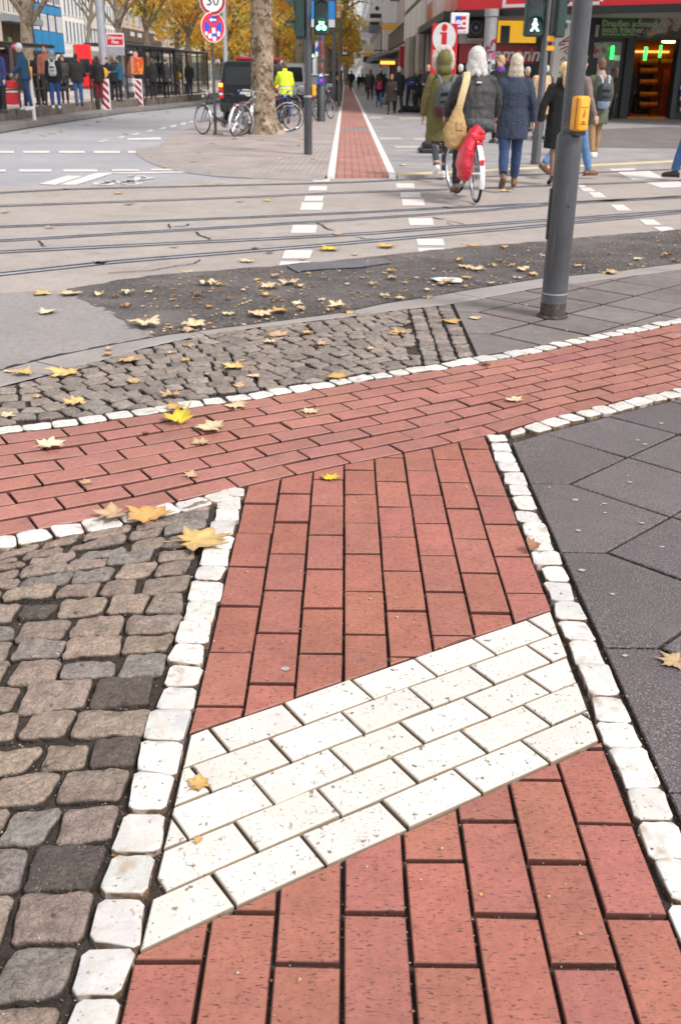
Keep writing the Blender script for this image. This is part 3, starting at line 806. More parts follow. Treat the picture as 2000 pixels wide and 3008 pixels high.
# ---- far side: island, far bike path, right pavement
b = MB(); isl = [(460, 430), (463, 442), (480, 455), (515, 471), (560, 485), (630, 498), (700, 505), (830, 511), (959, 514)]
front = [PX(*p, 0) for p in isl]; FX0, FX1 = -.26, .79
poly = front+[(FX0, 16.0), (FX0, 260), (-4.4, 260), PX(580, 365, 0), PX(500, 400, 0)]
b.prism(poly, -.08, -.004); struct(b.build('island_pavement', M_island))
b = MB(); vs = []
fr2 = resample(front, 60)
for i, q in enumerate(fr2):
    a, c = fr2[max(i-1, 0)], fr2[min(i+1, 60)]; ex, ey = c[0]-a[0], c[1]-a[1]; L = math.hypot(ex, ey); nx, ny = -ey/L, ex/L
    vs += [(q[0]-nx*.42, q[1]-ny*.42, ZR+.004), (q[0]-nx*.02, q[1]-ny*.02, -.004), (q[0]+nx*.12, q[1]+ny*.12, .001)]
b.add(vs, [f for i in range(60) for f in ((3*i, 3*i+3, 3*i+4, 3*i+1), (3*i+1, 3*i+4, 3*i+5, 3*i+2))]); struct(b.build('island_kerb', M_kerb))
b = MB(); b.prism([(FX0+.11, 15.9), (FX1-.11, 16.05), (FX1-.11, 29.3), (FX0+.11, 29.3)], -.08, 0.0); b.prism([(FX0+.11, 30.7), (FX1-.11, 30.7), (FX1-.11, 260), (FX0+.11, 260)], -.08, 0.0)
struct(b.build('far_bike_path', M_farbike))
b = MB(); b.prism([(FX0+.11, 29.3), (FX1-.11, 29.3), (FX1-.11, 30.7), (FX0+.11, 30.7)], -.08, -.001); struct(b.build('grey_paving_strip', M_pavF))
b = MB(); b.prism([(FX0, 15.85), (FX0+.11, 15.85), (FX0+.11, 260), (FX0, 260)], -.08, .004); b.prism([(FX1-.11, 16.0), (FX1, 16.0), (FX1, 260), (FX1-.11, 260)], -.08, .004); struct(b.build('far_white_edging', M_white2 if False else mk('far_white_line', (.72, .70, .67), .6, var=(6, .1))))
yl = PX(1175, 515, 0); yr = PX(1990, 475, 0); sl_ = (yr[1]-yl[1])/(yr[0]-yl[0])
b = MB(); b.prism([(FX1, 16.05), (FX1, 15.95), (40, 15.95+sl_*(40-FX1)), (40, 260), (FX1, 260)], -.08, -.003); struct(b.build('far_pavement', M_farslab))
b = MB(); yy = lambda x: yl[1]+sl_*(x-yl[0])
b.prism([(FX1+.02, yy(FX1)), (30, yy(30)), (30, yy(30)+.30), (FX1+.02, yy(FX1)+.30)], -.05, .003); struct(b.build('tactile_strip', M_yel))
b = MB(); b.prism([(FX1+.02, yy(FX1)-.16), (30, yy(30)-.16), (30, yy(30)-.005), (FX1+.02, yy(FX1)-.005)], -.05, .0); struct(b.build('far_kerb', M_kerb))
# cobbled strip and light dashes on the far pavement
b = MB(); p_ = [PX(1690, 432, 0), PX(2300, 440, 0), PX(2300, 385, 0), PX(1960, 372, 0), PX(1700, 382, 0), PX(1500, 405, 0)]
b.sheet(p_, .001); struct(b.build('cobbled_strip', M_farcob))
b = MB()
for (x0, x1, y) in [(1161, 1233, 432), (1115, 1182, 407), (1217, 1270, 409), (1085, 1125, 346), (1175, 1245, 349)]:
    b.sheet([PX(x0, y+3, 0), PX(x1, y+3, 0), PX(x1-6, y-3, 0), PX(x0-2, y-3, 0)], .002)
struct(b.build('pavement_dashes', mk('pale_dashes', (.46, .42, .37), .7, var=(5, .1))))
# ------------------------------------------------------------------ fallen plane leaves
M_leaf = mk('dry_leaf', None, 0.6, var=[(30, .22), (140, .14)], attr=True, speck=[(75, .63, .70, (0.20, 0.10, 0.03))], bump=(160, .5, .002))
LC = dict(yellow=(.58, .40, .15), gold=(.52, .31, .10), pale=(.60, .46, .28), tan=(.45, .30, .17), brown=(.23, .11, .05), cream=(.68, .55, .37), orange=(.46, .21, .06), lime=(.58, .43, .04))
def leaf_mesh(seed, colr, curl=.25, fold=.3, stem=True, crumple=.1, upright=0.0):
    r_ = random.Random(seed); mb = MB()
    tips = [(-62, .52), (-42, .44), (-26, .60), (-12, .86), (2, .66), (14, .70), (24, .60), (36, .80), (47, 1.04), (56, .80), (66, .66), (77, .82), (91, 1.10), (103, .80), (113, .66), (124, .80), (135, 1.03), (146, .78), (157, .60), (167, .70), (179, .64), (193, .86), (207, .60), (222, .44), (242, .52), (270, .2)]
    pol = []
    for i, (a, r) in enumerate(tips):
        a2, r2 = tips[(i+1) % len(tips)]; a2 = a2+360 if a2 < a else a2
        pol.append((a+r_.uniform(-4, 4), r*r_.uniform(.86, 1.12)))
        if abs(r2-r) > .2: pol.append(((a+a2)/2+r_.uniform(-2, 2), (r+r2)/2*r_.uniform(.86, .98)))
    n = len(pol); vs = []; cs = []
    ph = r_.uniform(0, 6.28); fa = r_.uniform(-.5, .5); ca, sa = math.cos(fa), math.sin(fa)
    def zz(x, y):
        u = x*ca+y*sa; rr = x*x+y*y
        return .34*curl*rr*(.5+.7*math.sin(2*math.atan2(y, x)+ph))+.30*fold*abs(u)**1.4+crumple*noise.noise(Vector((x*2.3+seed, y*2.3, seed*.7)))
    for k, f in enumerate((.34, .68, 1.0)):
        for a, r in pol:
            t = rad(a); x, y = r*f*math.cos(t), r*f*math.sin(t)
            vs.append((x, y, zz(x, y)))
            vein = r > .7
            m_ = (1.22 if vein and k < 2 else (.80 if k == 2 and r < .6 else 1.0))*r_.uniform(.9, 1.08)
            e_ = .86 if k == 2 else 1
            cs.append((min(1, colr[0]*m_*e_), min(1, colr[1]*m_*e_*(.94 if k == 2 else 1)), colr[2]*m_*e_))
    vs.append((0, 0, zz(0, 0))); cs.append(tuple(min(1, c*1.15) for c in colr)); c0 = 3*n
    fs = [(i, (i+1) % n, c0) for i in range(n)]
    for k in (0, 1): fs += [(k*n+i, (k+1)*n+i, (k+1)*n+(i+1) % n, k*n+(i+1) % n) for i in range(n)]
    # underside a hair below, closed at the rim
    N = len(vs); th = .016
    vs2 = [(v[0], v[1], v[2]-th) for v in vs]
    fs2 = [tuple(i+N for i in f[::-1]) for f in fs]+[(2*n+i, 2*n+(i+1) % n, N+2*n+(i+1) % n, N+2*n+i) for i in range(n)]
    mb.v = vs+vs2; mb.c = cs+[tuple(c*.85 for c in k) for k in cs]; mb.f = fs+fs2; mb.use = True
    if stem:
        mb.color((colr[0]*.7, colr[1]*.55, colr[2]*.5)); L = r_.uniform(.6, .95); bx = r_.uniform(-.35, .35)
        mb.tube([(0, -.1, zz(0, -.1)+.01), (bx*.2, -.1-L*.4, .04), (bx*.6, -.1-L*.75, .03), (bx, -.1-L, .06)], [.02, .018, .017, .028], 6)
    zm = min(v[2] for v in mb.v); mb.v = [(v[0], v[1], v[2]-zm) for v in mb.v]
    if upright:
        q = Matrix.Rotation(upright, 3, 'X'); mb.v = [tuple(q @ Vector(v)) for v in mb.v]; zm = min(v[2] for v in mb.v); mb.v = [(v[0], v[1], v[2]-zm) for v in mb.v]
    return mb
LEAFN = [0]
def leaf(x, y, wpx, colr, label, group=None, rz=None, z=.005, curl=.25, fold=.3, stem=True, crumple=.1, upright=0.0):
    LEAFN[0] += 1
    X, Y = x*1.27551, y*1.27551
    p = G(X, Y, z); a, dy, dz = ray(X, Y); dep = p.y/dy      # metres along the optical axis
    size = wpx*1.27551/FPX*dep/1.75
    mb = leaf_mesh(LEAFN[0]*3+1, jit(LC[colr], .06, .03), curl, fold, stem, crumple, upright)
    o = mb.build('fallen_leaf', M_leaf, smooth=True, loc=p); o.scale = (size, size, size)
    o.rotation_euler = (0, 0, R_.uniform(0, 6.28) if rz is None else rz)
    return tag(o, label, 'leaf', group)
BIG = 'large leaves on the near paving'
# displayed x, y of the photograph (1568 wide), width
leaf(449, 1249, 146, 'yellow', 'large yellow leaf with long stem lying across white edging and grey cobbles', BIG, rz=-1.3, z=.012, curl=.22, fold=.18)
leaf(345, 1192, 122, 'gold', 'broad golden leaf overlapping the white setts above the left cobbles', BIG, rz=.3, z=.012, curl=.3)
leaf(268, 1186, 94, 'tan', 'tan crumpled leaf touching the golden leaf on the white setts', BIG, rz=2.2, z=.012, curl=.4, fold=.6)
leaf(452, 1808, 62, 'gold', 'small golden leaf with stem on the white brick band', BIG, rz=-.9, z=.006, curl=.35, fold=.2)
leaf(459, 1936, 26, 'gold', 'tiny gold leaf scrap on the white brick band', BIG, rz=1.0, z=.006, stem=False)
leaf(763, 1102, 50, 'lime', 'bright lime yellow leaf at the top of the red brick stem', BIG, rz=.4, z=.004, curl=.5, fold=.5)
leaf(1226, 1268, 42, 'brown', 'curled brown leaf leaning on the right white edging', BIG, rz=.7, z=.006, curl=1.0, fold=.9, upright=.5)
leaf(1556, 1524, 78, 'tan', 'tan leaf on the dark slabs cut by the right frame edge', BIG, rz=1.35, z=.003, curl=.15)
leaf(109, 1027, 78, 'cream', 'pale cream leaf on the red crossing path at far left', BIG, rz=-.9, z=.004, curl=.35)
leaf(410, 972, 78, 'lime', 'curled bright yellow leaf standing on the red crossing path', BIG, rz=.15, z=.004, curl=.9, fold=.9, upright=.22)
leaf(491, 987, 86, 'pale', 'pale flat leaf beside the bright yellow leaf on red brick', BIG, rz=1.2, z=.004, curl=.2)
leaf(338, 996, 22, 'brown', 'tiny rolled brown leaf on red brick left of the bright yellow one', BIG, z=.004, curl=1.0, fold=1.0, stem=False)
leaf(463, 1021, 50, 'tan', 'small tan leaf below the pale flat leaf on red brick', BIG, z=.004, curl=.3)
leaf(446, 1093, 46, 'tan', 'small tan leaf on red brick above the stem corner', BIG, z=.004, rz=2.0, curl=.3)
leaf(200, 1112, 32, 'tan', 'small tan leaf on red brick above the left white setts', BIG, z=.004, curl=.4)
leaf(712, 949, 48, 'pale', 'pale leaf with stem alone in the middle of the crossing path', BIG, z=.004, rz=-.3, curl=.3)
leaf(1183, 923, 50, 'pale', 'pale narrow leaf on the red crossing path toward the right', BIG, z=.004, curl=.5, fold=.4)
leaf(770, 866, 56, 'gold', 'golden leaf lying on the upper white setts', BIG, z=.012, curl=.3)
leaf(1115, 838, 30, 'brown', 'small brown leaf on red brick below the grey post', BIG, z=.004, curl=.5)
leaf(541, 932, 62, 'pale', 'pale leaf on the red brick just under the upper white setts', BIG, z=.006, curl=.25)
leaf(408, 936, 52, 'gold', 'gold leaf straddling the upper white setts and red brick', BIG, z=.012, curl=.3)
COB = 'leaves on the arched cobbles'
for (x, y, w_, c) in [(174, 930, 62, 'yellow'), (12, 958, 44, 'pale'), (155, 860, 82, 'yellow'), (52, 857, 56, 'yellow'), (290, 831, 66, 'tan'), (310, 880, 46, 'tan'), (429, 831, 28, 'gold'), (544, 846, 70, 'yellow'), (545, 889, 36, 'tan'), (395, 913, 56, 'tan'), (582, 866, 40, 'pale'), (92, 913, 30, 'tan'), (640, 775, 52, 'tan'), (625, 788, 40, 'pale'), (735, 793, 40, 'tan'), (710, 768, 34, 'gold'), (245, 816, 30, 'gold'), (920, 765, 40, 'gold'), (905, 768, 30, 'tan'), (435, 796, 36, 'tan'), (398, 812, 26, 'tan'), (560, 830, 24, 'tan'), (850, 803, 24, 'pale'), (480, 862, 20, 'tan')]:
    leaf(x, y, w_, c, 'yellow or tan plane leaf on the cobbles with arched joints', COB, z=.006, curl=.3, crumple=.2)
leaf(1035, 740, 52, 'gold', 'gold leaf where the cobbles meet the slabs left of the grey post', z=.006)
leaf(1097, 733, 34, 'pale', 'pale leaf on a slab just left of the grey post foot', z=.005)
leaf(255, 803, 22, 'tan', 'small tan leaf standing on the kerb stone at left', z=.004, curl=.9, fold=.7)
KRB = 'leaves along the kerb'
for (x, y, w_, c) in [(440, 752, 76, 'pale'), (432, 765, 50, 'tan'), (333, 746, 84, 'pale'), (30, 857, 40, 'pale'), (1410, 628, 36, 'gold'), (1398, 632, 46, 'tan'), (1075, 640, 22, 'gold'), (985, 688, 30, 'tan')]:
    leaf(x, y, w_, c, 'faded leaf lying at the foot of the kerb stones', KRB, z=-.012, crumple=.25)
PAT = 'leaves on the dark asphalt patch'
for (x, y, w_, c) in [(290, 675, 60, 'pale'), (345, 672, 36, 'yellow'), (230, 678, 50, 'pale'), (268, 683, 36, 'brown'), (290, 706, 50, 'orange'), (480, 653, 80, 'yellow'), (510, 657, 42, 'gold'), (480, 708, 40, 'orange'), (455, 679, 60, 'brown'), (525, 688, 38, 'brown'), (625, 662, 90, 'pale'), (668, 654, 76, 'yellow'), (690, 660, 50, 'pale'), (590, 645, 34, 'gold'), (632, 637, 40, 'tan'), (685, 700, 46, 'cream'), (610, 680, 50, 'tan'), (635, 689, 40, 'brown'), (525, 724, 46, 'yellow'), (600, 725, 100, 'pale'), (650, 718, 80, 'gold'), (690, 712, 50, 'tan'), (780, 706, 80, 'pale'), (800, 722, 60, 'gold'), (760, 714, 40, 'tan'), (740, 690, 30, 'cream'), (880, 681, 44, 'pale'), (915, 688, 46, 'yellow'), (860, 655, 40, 'tan'), (905, 641, 50, 'tan'), (897, 625, 40, 'gold'), (930, 652, 30, 'gold'), (980, 668, 34, 'pale'), (1015, 655, 40, 'tan'), (1060, 600, 40, 'gold'), (1070, 617, 56, 'yellow'), (1100, 622, 60, 'pale'), (1130, 612, 40, 'tan'), (1070, 640, 30, 'gold'), (1150, 600, 30, 'brown'), (1205, 622, 60, 'yellow'), (1225, 632, 46, 'tan'), (1190, 640, 36, 'pale'), (1175, 612, 30, 'gold'), (1160, 570, 36, 'gold'), (1330, 612, 34, 'tan'), (1290, 600, 30, 'brown'), (1465, 597, 44, 'yellow'), (1530, 590, 50, 'tan'), (1555, 600, 40, 'brown'), (1400, 585, 24, 'brown'), (1450, 610, 22, 'tan'), (1130, 655, 36, 'pale'), (1070, 660, 26, 'tan'), (960, 640, 22, 'pale'), (1000, 620, 26, 'tan'), (1250, 590, 24, 'pale'), (835, 640, 24, 'tan'), (800, 655, 24, 'pale'), (745, 640, 22, 'tan'), (710, 630, 22, 'gold'), (560, 668, 22, 'pale'), (400, 690, 24, 'tan'), (560, 700, 26, 'tan')]:
    leaf(x, y, w_*.64, ('pale' if c == 'yellow' else c), 'faded yellow or brown leaf lying on the dark asphalt patch', PAT, z=ZR+.027, curl=.2, crumple=.3)
TRM = 'leaves on the pale tramway'
for (x, y, w_, c) in [(757, 575, 56, 'lime'), (573, 600, 44, 'pale'), (430, 627, 40, 'pale'), (400, 568, 24, 'tan'), (778, 540, 30, 'tan'), (895, 568, 50, 'gold'), (1165, 440, 36, 'yellow'), (1163, 418, 26, 'gold'), (505, 424, 22, 'orange'), (118, 524, 26, 'tan'), (300, 470, 30, 'tan'), (275, 445, 26, 'tan'), (555, 463, 22, 'tan'), (615, 462, 20, 'lime'), (15, 488, 26, 'tan'), (1085, 566, 46, 'gold'), (620, 580, 24, 'brown'), (700, 596, 20, 'pale'), (590, 572, 22, 'brown'), (820, 585, 20, 'tan'), (1010, 590, 20, 'brown')]:
    leaf(x, y, w_, c, 'yellow leaf lying on the pale concrete between tram rails', TRM, z=ZR+.012, curl=.3)
leaf(92, 677, 54, 'yellow', 'yellow leaf where pale tramway meets grey asphalt at left', z=ZR+.022)
leaf(165, 676, 58, 'pale', 'pale leaf on the upper left corner of the dark patch', z=ZR+.026)
leaf(104, 720, 60, 'cream', 'long cream leaf alone on the grey asphalt at left', z=ZR+.022, curl=.5, fold=.4)
leaf(450, 770, 10, 'tan', 'tiny tan scrap on the kerb', z=.0)
ISL = 'leaves on the paved island'
for (x, y, w_, c) in [(470, 420, 18, 'gold'), (445, 372, 14, 'tan'), (555, 313, 18, 'gold'), (600, 322, 16, 'gold'), (700, 320, 16, 'gold'), (640, 365, 14, 'pale'), (720, 365, 16, 'pale'), (520, 345, 12, 'tan'), (490, 330, 14, 'gold'), (655, 300, 16, 'gold'), (585, 300, 14, 'tan'), (690, 335, 12, 'tan'), (460, 352, 12, 'tan'), (540, 320, 12, 'brown')]:
    leaf(x, y, w_*1.3, c, 'small yellow leaf on the paved island around the trunk', ISL, z=.004, stem=False)
for (x, y, w_, c) in [(360, 365, 20, 'gold'), (385, 385, 18, 'gold'), (430, 345, 20, 'gold'), (490, 400, 18, 'gold'), (290, 310, 16, 'tan'), (458, 376, 16, 'gold')]:
    leaf(x, y, w_*1.2, c, 'small golden leaf on the blue grey road at left', 'leaves on the left road', z=ZR+.008, stem=False)
for (x, y, w_, c) in [(1163, 417, 20, 'gold'), (925, 380, 24, 'pale'), (1090, 385, 20, 'gold'), (1240, 420, 20, 'gold'), (1155, 298, 18, 'gold'), (975, 310, 12, 'tan')]:
    leaf(x, y, w_, c, 'small leaf lying on the far right pavement', 'leaves on the far pavement', z=.006, stem=False)
for (x, y, w_, c) in [(60, 305, 16, 'gold'), (75, 300, 14, 'tan'), (100, 312, 18, 'gold'), (120, 307, 18, 'gold'), (140, 303, 16, 'tan'), (165, 297, 16, 'gold'), (200, 288, 14, 'gold'), (230, 281, 14, 'tan'), (255, 274, 14, 'gold'), (330, 263, 12, 'gold'), (355, 266, 12, 'tan'), (385, 258, 12, 'gold')]:
    leaf(x, y, w_*1.2, c, 'golden leaf in the gutter below the tram platform kerb', 'leaves below the platform', z=ZR+.01, stem=False)
# crumbled bits of leaf
b = MB()
for _ in range(900):
    X = R_.uniform(330, 1568); Y = R_.uniform(600, 740)-(X-800)*.09; p = G(X*1.2755, Y*1.2755, ZR+.027)
    if p.y > interp(KOUT, p.x)+.05:
        r = R_.uniform(.005, .02); b.color(jit(LC[R_.choice(['tan', 'gold', 'pale', 'brown', 'brown'])], .2, .05)); a = R_.uniform(0, 6.28); q = p
        b.add([(q.x+r*math.cos(a), q.y+r*math.sin(a), q.z), (q.x+r*math.cos(a+2), q.y+r*math.sin(a+2), q.z+.004), (q.x+r*math.cos(a+3.4), q.y+r*math.sin(a+3.4), q.z), (q.x+.5*r*math.cos(a+5), q.y+.5*r*math.sin(a+5), q.z+.005)], [(0, 1, 2, 3)])
for _ in range(260):
    x = R_.uniform(-1.9, .7); y = R_.uniform(1.2, 6.5)
    r = R_.uniform(.002, .006); b.color(jit(LC[R_.choice(['tan', 'gold', 'orange', 'brown'])], .2, .05)); a = R_.uniform(0, 6.28); z = .004
    b.add([(x+r*math.cos(a), y+r*math.sin(a), z), (x+r*math.cos(a+2), y+r*math.sin(a+2), z+.002), (x+r*math.cos(a+4), y+r*math.sin(a+4), z)], [(0, 1, 2)])
o = b.build('leaf_crumbs', M_leaf); o['kind'] = 'stuff'
# a scrap of white paper on the patch
p = G(1028*1.2755, 647*1.2755, ZR+.027); b = MB(); n_ = 14; base = [(.105, -.055), (.12, .01), (.11, .07), (.03, .075), (-.05, .082), (-.115, .06), (-.10, .0), (-.055, -.06), (.02, -.07)]
vs = [(x*(1+R_.uniform(-.06, .06)), y*1.25, .004+R_.uniform(0, .010)) for x, y in base]+[(0, 0, .006)]; k = len(base)
b.add(vs+[(v[0], v[1], v[2]-.002) for v in vs], [(i, (i+1) % k, k) for i in range(k)]+[(k+1+(i+1) % k, k+1+i, 2*k+1) for i in range(k)]+[(i, k+1+i, k+1+(i+1) % k, (i+1) % k) for i in range(k)])
o = b.build('paper_scrap', mk('waste_paper', (.66, .62, .58), .7, var=(14, .1)), loc=p); tag(o, 'torn scrap of white paper lying on the dark asphalt patch', 'paper scrap')
leaf(1030, 646, 40, 'tan', 'tan leaf lying on top of the torn white paper', z=ZR+.040, stem=False)
# blue grey pebble and ring pull seen in the joints
# ------------------------------------------------------------------ street furniture
M_post = mk('anthracite_steel', (0.052, 0.054, 0.062), 0.42, var=[(3, .2), (60, .14)], speck=[(14, .68, .74, (0.13, .125, .12)), (1, .60, .72, (.085, .08, .075), (26, 26, 2.2)), (90, .70, .74, (.16, .15, .14))], bump=(220, .15, .001), rvar=.1)
M_postL = mk('grey_galvanised', (0.36, 0.365, 0.40), 0.5, metal=.3, var=[(4, .12)])
M_black = mk('matt_black', (0.012, 0.013, 0.014), 0.5)
M_green = mk('signal_green', (0.010, 0.034, 0.030), 0.42, var=(8, .2))
M_yplas = mk('yellow_plastic', (0.80, 0.34, 0.010), 0.38, var=[(12, .10)], coat=.2)
M_yplas2 = mk('yellow_lens', (0.85, 0.40, 0.02), 0.25, coat=.4)
M_ink = mk('dark_ink', (0.16, 0.06, 0.01), 0.5)
M_whitep = mk('white_plastic', (0.74, 0.73, 0.73), 0.5, var=(6, .06))
M_red = mk('sign_red', (0.62, 0.010, 0.018), 0.42, var=(3, .08))
M_redd = mk('sign_red_dark', (0.36, 0.008, 0.015), 0.42)
M_blue = mk('sign_blue', (0.012, 0.06, 0.48), 0.42)
M_cyan = mk('poster_blue', (0.015, 0.26, 0.72), 0.4)
M_grey = mk('mid_grey', (0.16, 0.16, 0.17), 0.6)
M_rub = mk('rubber', (0.025, 0.024, 0.025), 0.8, var=(20, .2))
M_glow = mk('green_lamp', (0.1, 0.8, 0.6), 0.4, emit=((0.22, 1.0, 0.72), 3.4))
M_glowb = mk('green_man_lamp', (0.1, 0.8, 0.8), 0.4, emit=((0.30, 1.0, 0.92), 3.4))
M_lensd = mk('dark_lens', (0.015, 0.02, 0.02), 0.25)
def circle(cx, cz, r, n=28, a0=0): return [(cx+r*math.cos(2*math.pi*i/n+a0), cz+r*math.sin(2*math.pi*i/n+a0)) for i in range(n)]
FACE = Matrix.Rotation(rad(90), 4, 'X')     # maps (x, y, z) of a flat drawing to (x, -z, y): upright, front towards -Y
def disc(name, m, parent, pts, d0, d1, T=None):
    """flat upright shape: pts = (x, z), front face at distance d1 towards the viewer, back at d0"""
    b = MB(); b.prism(pts, d0, d1, (T @ FACE) if T else FACE); return b.build(name, m, parent)

# -- near signal post
P0 = G(1621, 930); 
near = thing('signal_post', 'thick dark grey signal post with yellow push button at right on the slabs', 'post', P0)
b = MB(); b.lathe([(.083, -.02), (.083, .012), (.079, .018), (.0785, .3), (.0775, .8), (.0765, 1.065), (.073, 1.085), (.063, 1.097), (.0565, 1.099), (.056, 1.10)], 40)
b.build('post_sleeve', M_post, near, True)
b = MB(); b.lathe([(.056, 1.095), (.056, 4.2), (.05, 4.22)], 36); b.build('pole', M_post, near, True)
b = MB(); b.lathe([(.079, .148), (.0797, .152), (.079, .156)], 40); b.build('weld_ring', M_postL, near, True)
b = MB(); T_ = Matrix.Rotation(rad(90), 3, 'X')
b.lathe([(.008, 0), (.008, .006), (.004, .008)], 10, T_, (.02, -.0745, .69)); b.build('bolt', M_post, near, True)
b = MB(); b.box(-.084, -.078, -.012, .03, .48, .78); b.build('door_seam', M_black, near)
TB = Matrix.Rotation(rad(24), 4, 'Z') @ Matrix.Translation((0, -.078, 0))
bx = MB(); prof = []
def rrect(hx, hz, cz, r, n=5):
    out_ = []
    for (sx, sz, a0) in ((1, 1, 0), (-1, 1, 90), (-1, -1, 180), (1, -1, 270)):
        for k in range(n+1):
            t = rad(a0+90*k/n); out_.append((sx*(hx-r)+r*math.cos(t), cz+sz*(hz-r)+r*math.sin(t)))
    return out_
def box_loft(mb, secs, T):
    n = None; vs = []; fs = []
    for pts, d in secs:
        n = len(pts); vs += [T @ Vector((x, -d, z)) for x, z in pts]
    for k in range(len(secs)-1): fs += [(k*n+i, k*n+(i+1) % n, (k+1)*n+(i+1) % n, (k+1)*n+i) for i in range(n)]
    fs += [tuple(range(n-1, -1, -1)), tuple(range((len(secs)-1)*n, len(secs)*n))]
    mb.add(vs, fs)
BZ = 1.206
box_loft(bx, [(rrect(.038, .094, BZ, .014), -.035), (rrect(.040, .097, BZ, .016), .0), (rrect(.039, .096, BZ, .016), .028), (rrect(.034, .091, BZ, .014), .040), (rrect(.028, .085, BZ, .011), .043)], TB)
pb = bx.build('push_button_box', M_yplas, near, True)
b = MB(); b.box(-.029, .029, -.0455, -.040, BZ+.036, BZ+.0385, TB); b.box(-.0415, -.0395, -.02, -.015, BZ-.085, BZ+.085, TB); b.build('seam', M_ink, pb)
b = MB()
pts = [(-.004, .012), (-.004, .030), (.002, .032), (.004, .014), (.009, .012), (.011, -.006), (.005, -.02), (-.006, -.02), (-.012, -.004), (-.009, .006)]
b.prism([(x, z+BZ-.002) for x, z in pts[::-1]], .0425, .0445, TB @ FACE); b.build('hand_emblem', mk('emblem_orange', (.42, .17, .01), .5), pb)
t1 = text_mesh('inscription', 'Bitte\nberühren', .0115, M_ink, pb, TB @ Matrix.Translation((0, -.0438, BZ-.048)) @ UPR, ext=.0008, bold=True)
b = MB(); b.box(-.032, .032, -.03, .03, BZ-.118, BZ-.092, TB); b.build('button_foot', M_black, near)

b = MB(); b.lathe([(.081, .0), (.081, .05), (.0795, .09), (.078, .10)], 36); b.lathe([(.10, .002), (.098, .010), (.08, .016)], 30); b.build('grimy_foot', mk('post_grime', (.055, .042, .034), .9, var=[(14, .5), (50, .3)], speck=[(40, .6, .7, (.14, .12, .1))]), near, True)
# -- signal heads
def head(name, parent, loc, rz, w=.24, lamps=2, lit=None, shade=True, sym=None, h=None, mglow=None):
    """signal head facing -Y of its own frame; hung by its bracket on a post (a part of it)"""
    T = Matrix.Translation(loc) @ Matrix.Rotation(rz, 4, 'Z')
    b = MB(); H_ = h or lamps*.27; b.cbox(-w/2, w/2, -.05, .12, -H_/2, H_/2, .025, T)
    o = b.build(name, M_green if mglow is None or True else M_black, parent)
    for i in range(lamps):
        zc = H_/2-(i+.5)*H_/lamps; r = min(w, H_/lamps)*.40
        L_ = MB(); L_.prism(circle(0, zc, r, 24), .045, .056, T @ FACE); L_.build('lens', M_lensd, o)
        if shade:
            vs = []; n_ = 14
            for k in range(n_+1):
                t = rad(200-220*k/n_) 
                for rr, d in ((r*1.12, .052), (r*1.12, .052+.20*max(.12, math.sin(max(0, t)) if t > 0 else .12)), (r*1.05, .052+.20*max(.12, math.sin(max(0, t)) if t > 0 else .12)), (r*1.05, .052)):
                    vs.append(T @ Vector((rr*math.cos(t), -d, zc+rr*math.sin(t))))
            V = MB(); fs = []
            for k in range(n_):
                for q in range(4): fs.append((k*4+q, k*4+(q+1) % 4, k*4+4+(q+1) % 4, k*4+4+q))
            V.add(vs, fs); V.build('visor', M_green, o, True)
        if lit == i and sym:
            S = MB()
            for poly in sym: S.prism([(x*r, zc+z*r) for x, z in poly], .057, .061, T @ FACE)
            S.build('lit_symbol', mglow or M_glow, o)
    return o
MAN = [circle(0, .62, .17, 12), [(-.16, .42), (.16, .42), (.42, -.05), (.34, -.12), (.14, .10), (.16, -.1), (.46, -.62), (.62, -.66), (.60, -.78), (.34, -.78), (.02, -.28), (-.34, -.78), (-.60, -.78), (-.60, -.66), (-.44, -.60), (-.16, -.1), (-.14, .10), (-.34, -.12), (-.42, -.05)]]
def ringp(cx, cz, r, w_, n=18):
    out_ = []
    for i in range(n):
        a, c_ = 2*math.pi*i/n, 2*math.pi*(i+1)/n
        out_.append([(cx+r*math.cos(a), cz+r*math.sin(a)), (cx+(r+w_)*math.cos(a), cz+(r+w_)*math.sin(a)), (cx+(r+w_)*math.cos(c_), cz+(r+w_)*math.sin(c_)), (cx+r*math.cos(c_), cz+r*math.sin(c_))])
    return out_
BIKE = ringp(-.48, -.28, .20, .17)+ringp(.48, -.28, .20, .17)+[[(-.55, -.30), (-.30, .40), (-.16, .40), (-.40, -.30)], [(-.30, .22), (-.30, .42), (.36, .42), (.36, .22)], [(.40, -.28), (.20, .50), (.34, .52), (.56, -.26)], [(-.46, .55), (-.46, .70), (-.02, .70), (-.02, .55)], [(.16, .52), (.16, .68), (.50, .62), (.50, .50)]]

# right-hand far signal post with two pedestrian heads
P1 = G(1571, 482); sp = thing('signal_post', 'slim grey signal post behind the walkers carrying green man signal', 'post', P1)
b = MB(); b.lathe([(.088, 0), (.088, .05), (.082, .06), (.080, 1.0), (.062, 1.03), (.062, 3.6), (.05, 3.62)], 24); b.build('pole', M_post, sp, True)
Pd = P1.y
hA = A(1570, 38, Pd)-P1; hB = A(1648, 40, Pd)-P1
head('pedestrian_signal', sp, (hA.x-.01, -.06, hA.z), rad(8), .30, 2, 1, True, MAN, .72, M_glowb)
head('pedestrian_signal', sp, (hB.x, .02, hB.z), rad(100), .30, 2, None, True, None, .72)
b = MB(); b.box(-.20, hB.x, -.03, .03, hA.z-.32, hA.z-.28); b.box(-.20, hB.x, -.03, .03, hA.z+.28, hA.z+.31); b.build('bracket', M_post, sp)
b = MB(); q = A(1613, 115, Pd)-P1; b.cbox(q.x-.07, q.x+.07, -.06, .06, q.z-.04, q.z+.05, .01); q = A(1612, 142, Pd)-P1; b.cbox(q.x-.07, q.x+.07, -.06, .06, q.z-.04, q.z+.04, .01); b.build('amber_plate', M_yplas, sp)

